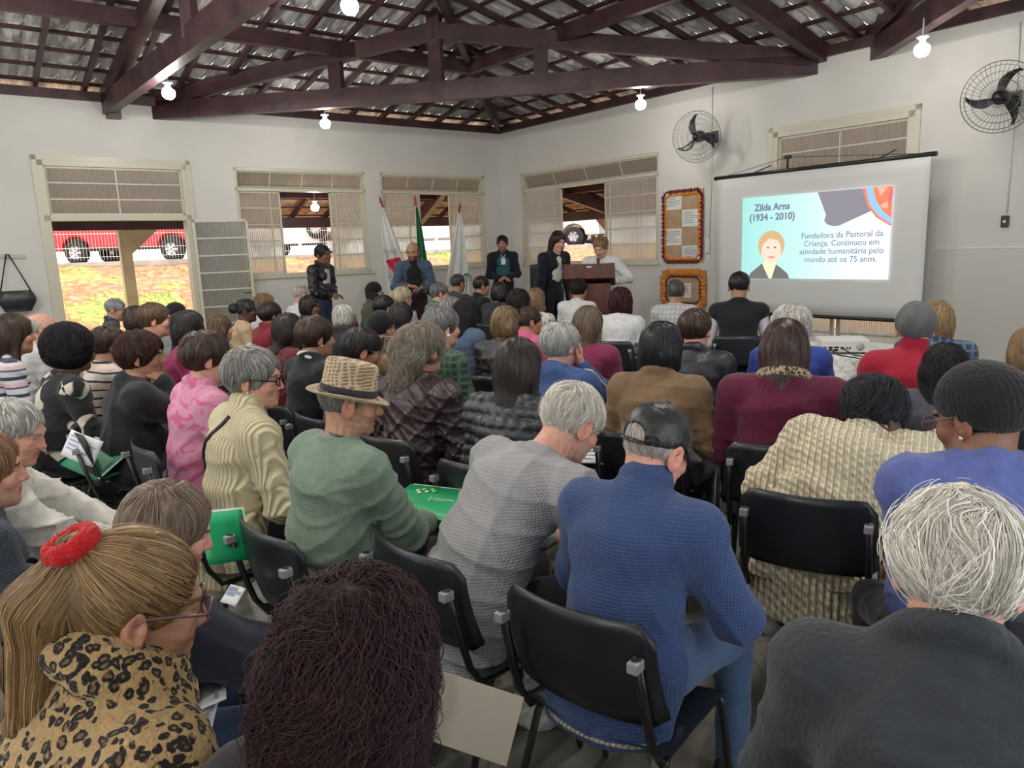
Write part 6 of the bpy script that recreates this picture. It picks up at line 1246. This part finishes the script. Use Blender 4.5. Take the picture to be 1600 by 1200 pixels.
add('dk', 782, 458, 'the dark-haired woman below the man at the wall', 'person with dark shoulder length hair just below the standing man with the badge', 7.3, 40, fem=1, hair=H('bob', BLK, DB, vol=.8), top=T('dark_blouse', (.03, .03, .04)))
add('denim', 729, 492, 'the person in the denim vest', 'person with loose curly black hair, denim vest over burgundy sleeves', 5.2, 40, fem=1, sk='tan', hair=H('long', BLK, (.04, .034, .036), vol=1.1, len=.18, curl=.005, cf=100, fly=.01), top=T('denim_vest', (.05, .09, .16), 'denim', (.10, .15, .23), n='vest', sleeveless=1, th=.018, col='jacket'), tops=[T('burgundy_sleeves', (.12, .02, .035), n='sweater', th=.006)])
add('bob', 791, 507, 'the woman in the black leather jacket', 'person with a rounded highlighted blond and brown bob, black leather jacket', 4.4, 36, fem=1, sk='pink', hair=H('bob', (.055, .03, .018), (.38, .25, .13), vol=.75, mess=.10), top=T('black_leather_jkt', (.022, .024, .026), 'leather', n='jacket', col='crew', fold=.009))
add('pinkh', 828, 503, 'the woman in the bright pink hooded top', 'person with tied dark hair and bright pink hooded top, in profile', 4.6, 44, hy=26, fem=1, sk='tan', hair=H('bun', DB, BR, vol=.7), top=T('bright_pink', (.62, .13, .26), 'fleece', n='hooded_top', col='hood'))
add('dk2', 811, 474, 'the person with dark hair behind the pink top', 'person with dark wavy hair behind the woman in bright pink', 5.6, 36, fem=1, hair=H('bob', BLK, DB, vol=.8, curl=.003), top=T('dark_blouse', (.03, .03, .04)))
add('blondf', 838, 470, 'the woman in the white flowered top', 'person with long smooth blond hair and white flowered top', 6.2, 34, fem=1, hair=H('long', LB, BL, vol=.7, len=.28, mess=.08), top=T('white_flowers', (.66, .65, .62), 'floral', (.16, .15, .14)))
add('wh2', 905, 453, 'the person in white before the lectern', 'person with dark curly short hair in white shirt, seated before the lectern', 7.1, 34, sk='tan', hair=H('shortv', BLK, DB, vol=.5, curl=.003), top=T('white_shirt', (.68, .68, .70), n='shirt', col='shirt'))
add('hilite', 920, 508, 'the woman in the wine hooded top with long streaked hair', 'person with very long straight streaked brown hair, wine coloured hooded top', 4.05, 32, hy=6, fem=1, g=1.05, hair=H('long', (.07, .045, .03), (.24, .17, .11), vol=.85, len=.36, mess=.08), top=T('wine_hood', (.20, .025, .07), 'fleece', n='hooded_top', col='crew'))
add('wine', 970, 472, 'the dark red-haired woman in white', 'person with dark wine coloured shoulder length hair and white top', 5.7, 26, fem=1, hair=H('bob', (.035, .010, .016), (.07, .02, .03), vol=1.25, curl=.004, mess=.45), top=T('white_top', (.66, .67, .68)))
add('plaid', 1056, 457, 'the person in the pale checked shirt', 'person with short ash brown hair and pale grey checked shirt, below the notice boards', 6.3, 22, hair=H('short', (.05, .045, .04), (.15, .14, .13), vol=1.3), sk='tan', top=T('pale_check', (.56, .57, .58), 'plaid', (.42, .43, .46), n='shirt', col='crew'))
add('vest', 1155, 438, 'the man in the black vest', 'person with short black hair, black vest over white sleeves, before the screen', 5.7, 18, hp=12, hy=6, sk='tan', g=1.08, ear=1.1, lean=3, curve=4, hair=H('short', BLK, vol=1), top=T('black_vest', (.012, .015, .02), n='vest', sleeveless=1, th=.022, fold=.003, col='jacket'), tops=[T('white_sleeves', (.62, .64, .70), n='shirt', th=.002, fold=.002)])
add('jkt', 1088, 515, 'the brown-haired person in the black zip jacket', 'person with dark brown short hair and black nylon jacket, right of the tan coat', 3.65, 28, hy=12, sk='pink', g=1.1, hair=H('shortv', (.045, .025, .018), BR, vol=.5, mess=.3), top=T('black_nylon', (.016, .018, .024), 'puffer', n='jacket', col='jacket', fold=.007))
add('tan', 1034, 545, 'the woman in the tan coat', 'person in tan wool coat with smooth black hair tied low', 2.95, 28, hy=10, fem=1, sk='brown', g=1.1, hair=H('bob', BLK, (.022, .022, .026), vol=.8, mess=.10), earring=.007, em=M_gold, top=T('tan_wool', (.205, .130, .072), 'fleece', n='coat', col='jacket', th=.020, fold=.008))
add('blueh', 878, 540, 'the woman in the blue hooded top', 'person with short silver hair, blue hooded top with white sleeve stripe, hand at face', 3.3, 36, hy=16, fem=1, sk='pink', hair=H('shortv', (.30, .30, .30), (.55, .54, .53), vol=.75, mess=.35, curl=.002, cf=60), faceR=(.055, .10, -.11), eR=(.6, .5, -1), stripe=1, hdR=(-.1, .1, 1), hzR=(.7, .5, 0), hands=('open', 'relaxed'), top=T('royal_blue_hood', (.05, .095, .25), 'fleece', n='hooded_top', col='hood', th=.016))
add('puffer', 812, 575, 'the woman in the quilted jacket', 'person in dark grey quilted jacket with long straight dark hair', 2.62, 34, 2, fem=1, hair=H('long', (.018, .013, .012), (.05, .036, .03), vol=.8, len=.26, mess=.10), sk='tan', top=T('grey_quilt', (.038, .042, .050), 'puffer', n='jacket', col='jacket', puff=.016, th=.018, fold=.003))
add('burg', 1226, 545, 'the woman in the burgundy hooded top', 'person in burgundy hooded top with leopard scarf and long reddish brown hair', 2.75, 22, fem=1, g=1.2, sw=.19, hair=H('long', (.030, .014, .012), (.075, .034, .026), vol=1.05, len=.19, mess=.2), sk='tan', top=T('burgundy_fleece', (.105, .010, .038), 'fleece', n='hooded_top', col='hood', th=.024), tops=[T('leopard_scarf', (.55, .44, .28), 'leopard', n='scarf', sleeveless=1, shoulder=0, hem=.42, col='fur', th=.0, fold=0, sc=1.6)])
add('wisp', 1236, 512, 'the person with wispy white hair', 'person with wispy white curly hair and royal blue top, hidden by the burgundy hood', 3.75, 20, hair=H('afro', (.45, .44, .42), WH, vol=.95, curl=.005, cf=90, fly=.02, dens=.6), sk='pink', g=1.1, top=T('royal_blue_top', (.035, .06, .30)))
add('red', 1430, 514, 'the woman in the grey beanie and red sweater', 'person in grey knitted beanie and bright red thick sweater', 3.25, 26, fem=1, g=1.12, hair=H('short', DB), wear=[dict(k='slouch', m=cloth('grey_beanie_knit', (.13, .14, .15), 'knit'), tall=.008)], top=T('red_knit', (.42, .014, .042), 'knit', col='turtle', th=.024))
add('denim2', 1464, 503, 'the blond woman in the checked denim shirt', 'person with wavy blond hair and blue checked shirt behind the grey beanie', 3.85, 30, fem=1, hair=H('bob', (.26, .17, .09), (.44, .31, .17), vol=.9, curl=.003), top=T('denim_check', (.035, .06, .11), 'plaid', (.10, .16, .24), n='shirt', col='shirt'))
add('clip', 1476, 583, 'the woman with black curls and a hair clip', 'person with long tight black curls held by a silver hair clip, dark top', 2.62, 30, fem=1, sk='dark', hair=H('long', BLK, (.03, .026, .03), vol=1.15, len=.28, curl=.006, cf=220, mess=.5, dens=1.6), top=T('slate_top', (.07, .075, .09)))
add('cable', 1364, 650, 'the woman in the cream cable sweater', 'person bowed in chunky cream cable-knit sweater with black hair, dark hand at face', 2.18, 30, hy=16, hp=36, lean=26, side=17, curve=24, hr=6, fem=1, sk='dark', g=1.12, sw=.18, hs=1.08, faceR=(.135, -.005, -.085), eR=(.8, .4, -1), hdR=(-.35, .25, 1), hzR=(.9, -.4, .1), hands=('open', 'relaxed'),
    hair=H('shortv', (.012, .013, .018), (.03, .03, .04), vol=1.7, mess=.5, curl=.003, fly=.012), top=T('cream_cable', (.86, .76, .54), 'cable', col='turtle', th=.026, rib=.0030, drape=1.1, hem=-.24, fold=.008))
add('beanie', 1528, 652, 'the woman in the black beanie and lavender shirt', 'person in black beanie and lavender blue shirt with glasses, turned left', 1.68, 8, hy=-34, hp=18, fem=1, sk='brown', g=1.0, nk=.7, sw=.165, eL=(-.1, -.7, -1), eR=(.3, -.7, -1), hair=H('short', BLK), wear=[dict(k='beanie', m=cloth('black_beanie', (.012, .013, .014), 'fleece'), tall=.006)], gl=mat('brown_frame', (.16, .09, .085), .25), earring=.005, top=T('lavender_blue', (.105, .135, .36), n='shirt', col='crew', th=.016))
add('edge', 1608, 552, 'the person in pale pink at the right edge', 'person in pale pink top with blond hair, cut by the right edge of the photo', 2.9, 30, fem=1, hair=H('bob', LB, BL, vol=.7), top=T('pale_pink', (.60, .50, .54)))
add('lgray', -26, 738, 'the woman in the blue-grey sweater', 'person with long auburn hair in blue-grey sweater, cut by the left edge', 1.72, 44, hy=16, fem=1, sk='pink', hair=H('long', (.14, .06, .03), (.36, .20, .10), vol=.8, len=.20, mess=.12), top=T('blue_grey_knit', (.065, .08, .11), 'knit', th=.016))
add('elder', 22, 676, 'the old man in the white jacket', 'person with thin grey hair in a white jacket, looking down in profile', 2.12, 58, hy=24, hp=20, sk='pink', wrinkle=1.6, ear=1.2, lean=12, hair=H('short', GR, WH, vol=.6, mess=.3), wR=(.12, .46, .66), wL=(.02, .50, .64), top=T('white_jacket', (.58, .57, .53), n='jacket', col='jacket', th=.024, fold=.010))
add('navy', 262, 832, 'the person in the navy jacket', 'person in dark navy jacket with ash brown shoulder length hair, looking down', 1.36, 50, hy=8, hp=20, fem=1, sk='pink', g=1.1, mt=DJEANS, wR=(.16, .42, .62), hair=H('bob', (.12, .075, .05), (.30, .22, .16), vol=.55, mess=.14), top=T('navy_jacket', (.016, .020, .034), n='jacket', col='hood', th=.024, fold=.009))
# people standing at the front
add('leather_w', 505, 398, '', 'standing person in black leather jacket and jeans, hands clasped, glasses and tied hair', 9.8, 112, hy=8, stand=True, fem=1, sk='brown', g=1.12, arm='clasp', eyes=1, mt=DJEANS, hr=8, gl=mat('red_frame', (.3, .04, .04), .3), hair=H('bun', BLK, vol=.8, bun=(0, -.11, .0)), shirt=cloth('grey_print_shirt', (.55, .57, .57), 'floral', (.3, .4, .4)), top=T('black_leather_s', (.018, .018, .022), 'leather', n='jacket', col='jacket', hem=-.02, fold=.009), q=1)
add('denim_m', 645, 393, '', 'standing bearded person in blue denim jacket looking at a phone, balding', 9.9, 168, hy=20, hp=18, stand=True, sk='tan', eyes=1, arm='clasp', wR=(.10, .30, 1.13), wL=(-.08, .28, 1.10), stubble=.85, beard=(.05, .035, .03), mt=cloth('dark_maroon_trousers', (.035, .012, .016)), hair=H('fringe', BLK), shirt=cloth('black_shirt', (.012, .012, .014)), top=T('denim_jacket', (.035, .062, .11), 'denim', (.075, .12, .19), n='jacket', col='shirt', hem=-.02), q=1)
add('badge_m', 785, 381, '', 'standing person in dark jacket over teal shirt with a white badge, short black hair', 12.2, 176, hy=8, stand=True, sk='tan', eyes=1, arm='clasp', g=1.05, stubble=.5, beard=(.08, .05, .04), lanyard=1, hair=H('short', BLK, vol=1.1), shirt=cloth('teal_shirt', (.03, .13, .16)), top=T('dark_zip_jacket', (.012, .017, .028), n='jacket', col='jacket'), q=1)
add('blazer_w', 872, 378, '', 'standing person in long black blazer with long dark hair, left of the lectern', 9.6, 140, hy=14, hp=16, hr=-6, stand=True, fem=1, sk='pink', eyes=1, arm='down', hair=H('long', (.03, .014, .012), DB, vol=.75, len=.20, mess=.08), shirt=cloth('white_print_shirt', (.62, .62, .58), 'floral', (.35, .35, .3)), top=T('black_blazer', (.010, .013, .022), n='blazer', col='shirt', hem=-.22, th=.016), q=1)
add('speaker_w', 938, 386, '', 'standing person in white shirt reading into a microphone behind the lectern', 9.15, 196, hy=10, hp=30, stand=True, fem=1, sk='pink', eyes=1, arm='read', wR=(.06, .20, 1.27), wL=(-.20, .34, 1.13), eL=(-1, -.2, -.6), hands=('grip', 'flat'), hair=H('shortv', (.16, .09, .045), BL, vol=.2), top=T('white_tee', (.66, .66, .68), n='shirt', col='crew'), q=1)
# ------------------------------------------------------------------ held and loose things
M_green = mat('green_folder', (.005, .36, .13), .4); M_greend = mat('green_folder_dark', (.004, .20, .08), .45); M_sheet = mat('printed_sheet', rough=.6, fn=noisy((.70, .71, .74), (.80, .80, .82), 3, 0)); M_bluep = mat('blue_print', (.30, .36, .48), .7)
def quad_M(px, py, z, yaw, pitch=0., roll=0., d=None):
    p = at_z(px, py, z) if d is None else at_y(px, py, d); return Matrix.Translation(Vector(p)) @ Matrix.Rotation(-radians(yaw), 4, 'Z') @ Matrix.Rotation(radians(pitch), 4, 'X') @ Matrix.Rotation(radians(roll), 4, 'Y')
def folder(label, M, w=.31, h=.23, m=None, open_=12, logo=False, inner=True):
    r = empty('folder', label=label, cat='folder', group='green cardboard folders'); r.matrix_world = M; m = m or M_green
    b = MB(); b.sheet([[(-w / 2 + w * i / 8, -h / 2 + h * j / 4, .0045) for j in range(5)] for i in range(9)], .0015); b.build('front_cover', m, r)
    b = MB(); a = radians(open_); b.sheet([[(-w / 2 + w * i / 8, -h / 2 + (h + .01) * cos(a) * j / 4, -.004 - h * sin(a) * j / 4) for j in range(5)] for i in range(9)], .0015); b.build('back_cover', m, r)
    if inner: b = MB(); b.box((-w / 2 + .012, -h / 2 + .01, -.001), (w / 2 + .006, h / 2 + .008, .003)); b.build('paper_stack', M_paper, r)
    if logo:
        for k, (x, y) in enumerate(((-.10, .07), (-.08, .085), (-.06, .07), (-.045, .09), (-.085, .055), (-.03, .078))): MB().lathe([(0, .0085), (.009, .0085), (.009, .007)], 10, Matrix.Translation((x, y, 0))).build('printed_dot', mat('lime_print' if k % 2 else 'white_print', (.35, .75, .1) if k % 2 else (.8, .85, .8), .5), r)
        b = MB(); b.box((.0, .02, .0085), (.09, .023, .009)); b.box((.0, .008, .0085), (.06, .010, .009)); b.box((-.015, .0, .0085), (-.012, .03, .009)); b.build('printed_mark', M_paper, r)
    return r
def sheet(label, M, w=.21, h=.15, lines=4, bend=.01, col=None):
    r = empty('paper_sheet', label=label, cat='paper sheet', group='loose paper sheets in the audience'); r.matrix_world = M
    MB().sheet([[(-w / 2 + w * i / 8, -h / 2 + h * j / 4, bend * sin(i / 8 * pi)) for j in range(5)] for i in range(9)], .0008).build('page', M_sheet, r)
    b = MB()
    for k in range(lines): y = h * (.32 - .16 * k); b.sheet([[(-w * .4 + w * .8 * i / 6 * (1 if k % 2 else .7), y - .004, bend * sin((.1 + .8 * i / 6) * pi) + .0028), (-w * .4 + w * .8 * i / 6 * (1 if k % 2 else .7), y + .004, bend * sin((.1 + .8 * i / 6) * pi) + .0028)] for i in range(7)])
    if lines: b.build('print', col or M_bluep, r)
    return r
folder('green folder with white and lime emblem, beside the man in the trilby hat', quad_M(674, 786, .645, 25, 8), .33, .24, logo=True)
folder('bright green folder held upright beside the person in the navy jacket', quad_M(353, 838, .70, -28, 52, 14), .13, .17, open_=16)
folder('dark green folder held open beside the old man in the white jacket', quad_M(148, 716, .62, 35, 30, 10), .30, .20, M_greend, 28)
folder('green folder edge between the grey-haired woman in cream and the rows ahead', quad_M(452, 652, .60, 40, 10), .26, .2)
folder('green folder on the lap of the woman in the blue hooded top', quad_M(968, 628, .62, 30, 18), .26, .22)
folder('green folder lying at the left edge below the striped sweater', quad_M(22, 630, .56, 40, 5), .30, .22)
folder('dark green folder just below the other one at the left edge', quad_M(38, 640, .53, 52, 5), .26, .2, M_greend)
sheet('glossy printed sheet tilted up in front of the dark green open folder', quad_M(128, 700, .70, 50, 62, 35), .20, .13, 4, .02)
sheet('white sheets beside the bearded cheek of the man in the grey sweater', quad_M(930, 708, .64, 20, 25), .20, .16, 5, .01)
sheet('white printed leaflet above the leopard print sleeve', quad_M(332, 1078, .66, 70, 12), .115, .06, 3, .005)
sheet('white printed leaflet just below the other, half under the leopard sleeve', quad_M(322, 1108, .64, 78, 6), .14, .05, 2, .005)
sheet('small white card clipped on the dark blue trouser knee', quad_M(364, 930, .56, 30, 40), .07, .06, 3, .004)
sheet('small white paper beside the cheek of the man in the blue sweater', quad_M(1068, 806, .74, 40, 10), .07, .05, 0, .004)
c = empty('card_folder', label='plain beige card standing beside the woman with big dark curly hair', cat='card'); c.matrix_world = quad_M(742, 1122, .60, 40, 62, 30)
MB().box((-.09, -.07, 0), (.09, .07, .003)).build('board', mat('beige_card', (.42, .39, .33), .7), c)
# white carrier bag on the floor
p = at_z(838, 1112, .06); Lb = [ellp((0, 0, .10), (.075, .05, .10), .02), ellp((.01, .01, .05), (.08, .055, .055), .03)]
def crump(P, d): return d - .006 * ((1 - np.abs(np.sin(P[:, 0] * 60 + np.sin(P[:, 2] * 40) * 2))) ** 2 + (1 - np.abs(np.sin(P[:, 2] * 50 + P[:, 1] * 70 + np.sin(P[:, 0] * 50)))) ** 2) + .004
bv, bf = iso(Lb, (-.13, -.11, -.02), (.13, .11, .25), .006, 1.6, crump); bv[:, 2] = np.maximum(bv[:, 2], .002)
r = empty('carrier_bag', (p[0], p[1], 0), label='crumpled white plastic carrier bag on the floor between the chairs', cat='plastic bag'); M_bag = mat('white_plastic_film', (.56, .60, .54), .25, spec=.6, Transmission_Weight=.25)
mesh_obj('bag_body', bv, bf, M_bag, r)
for s_ in (-1, 1): MB().tube([(s_ * .03, 0, .185), (s_ * .035, .01, .23), (s_ * .012, 0, .265), (s_ * -.004, 0, .235), (s_ * .008, 0, .19)], .008, 6, flat=.3).build('handle', M_bag, r)
MB().box((-.018, -.052, .12), (.02, -.046, .165)).build('printed_patch', M_greend, r)
# tan handbag on the back of a chair
p = at_y(609, 567, 4.75); r = empty('shoulder_bag', tuple(p), radians(-42), label='tan leather shoulder bag hanging behind the person in the pearl-edged hat', cat='handbag')
tv_, tf2 = iso([ellp((0, 0, 0), (.13, .055, .10), .02), plane((0, 0, .06), (0, 0, 1), .01)], (-.17, -.09, -.13), (.17, .09, .1), .01); mesh_obj('bag_body', tv_, tf2, cloth('tan_leather', (.22, .13, .065), 'leather'), r)
MB().tube([(-.11, 0, .05), (-.05, .0, .17), (.05, 0, .17), (.11, 0, .05)], .008, 6).build('strap', cloth('tan_leather', (.22, .13, .065), 'leather'), r)
# microphone in the speaker's hand, phone in the denim-jacket man's hand
k = PEOPLE['speaker_w']; Mx = k['root'].matrix_basis if False else Matrix.Translation(Vector(k['loc'])) @ Matrix.Rotation(-k['yaw'], 4, 'Z')
hp_ = Mx @ Vector(k['J']['handR']); mo = Mx @ Vector(k['J']['h'] + k['J']['Rh'] @ np.array((0, .15, -.07))); dr = (mo - hp_).normalized(); a_ = mo - dr * .0
r = empty('microphone', mo - dr * .2, label='black handheld microphone held at the mouth of the woman at the lectern', cat='microphone')
MB().tube([(0, 0, 0), dr * .10, dr * .165], [.010, .013, .016]).build('handle', M_black, r); v_, f_ = sphere(tuple(dr * .185), .025, 14, 10); b = MB(); b.add(v_, f_, 0, True); b.build('grille_ball', mat('mic_grille', (.12, .12, .12), .4, .6), r)
k = PEOPLE['denim_m']; Mx = Matrix.Translation(Vector(k['loc'])) @ Matrix.Rotation(-k['yaw'], 4, 'Z'); hp_ = Mx @ Vector((.02, .42, 1.15 * k.get('s', 1)))
r = empty('mobile_phone', hp_, -k['yaw'], label='black mobile phone held by the bearded man in the denim jacket', cat='phone'); o = MB().box((-.036, -.07, -.004), (.036, .07, .004), bev=.003).build('case', M_black, r); MB().box((-.032, -.065, .004), (.032, .065, .0045)).build('screen', M_carglass, r)
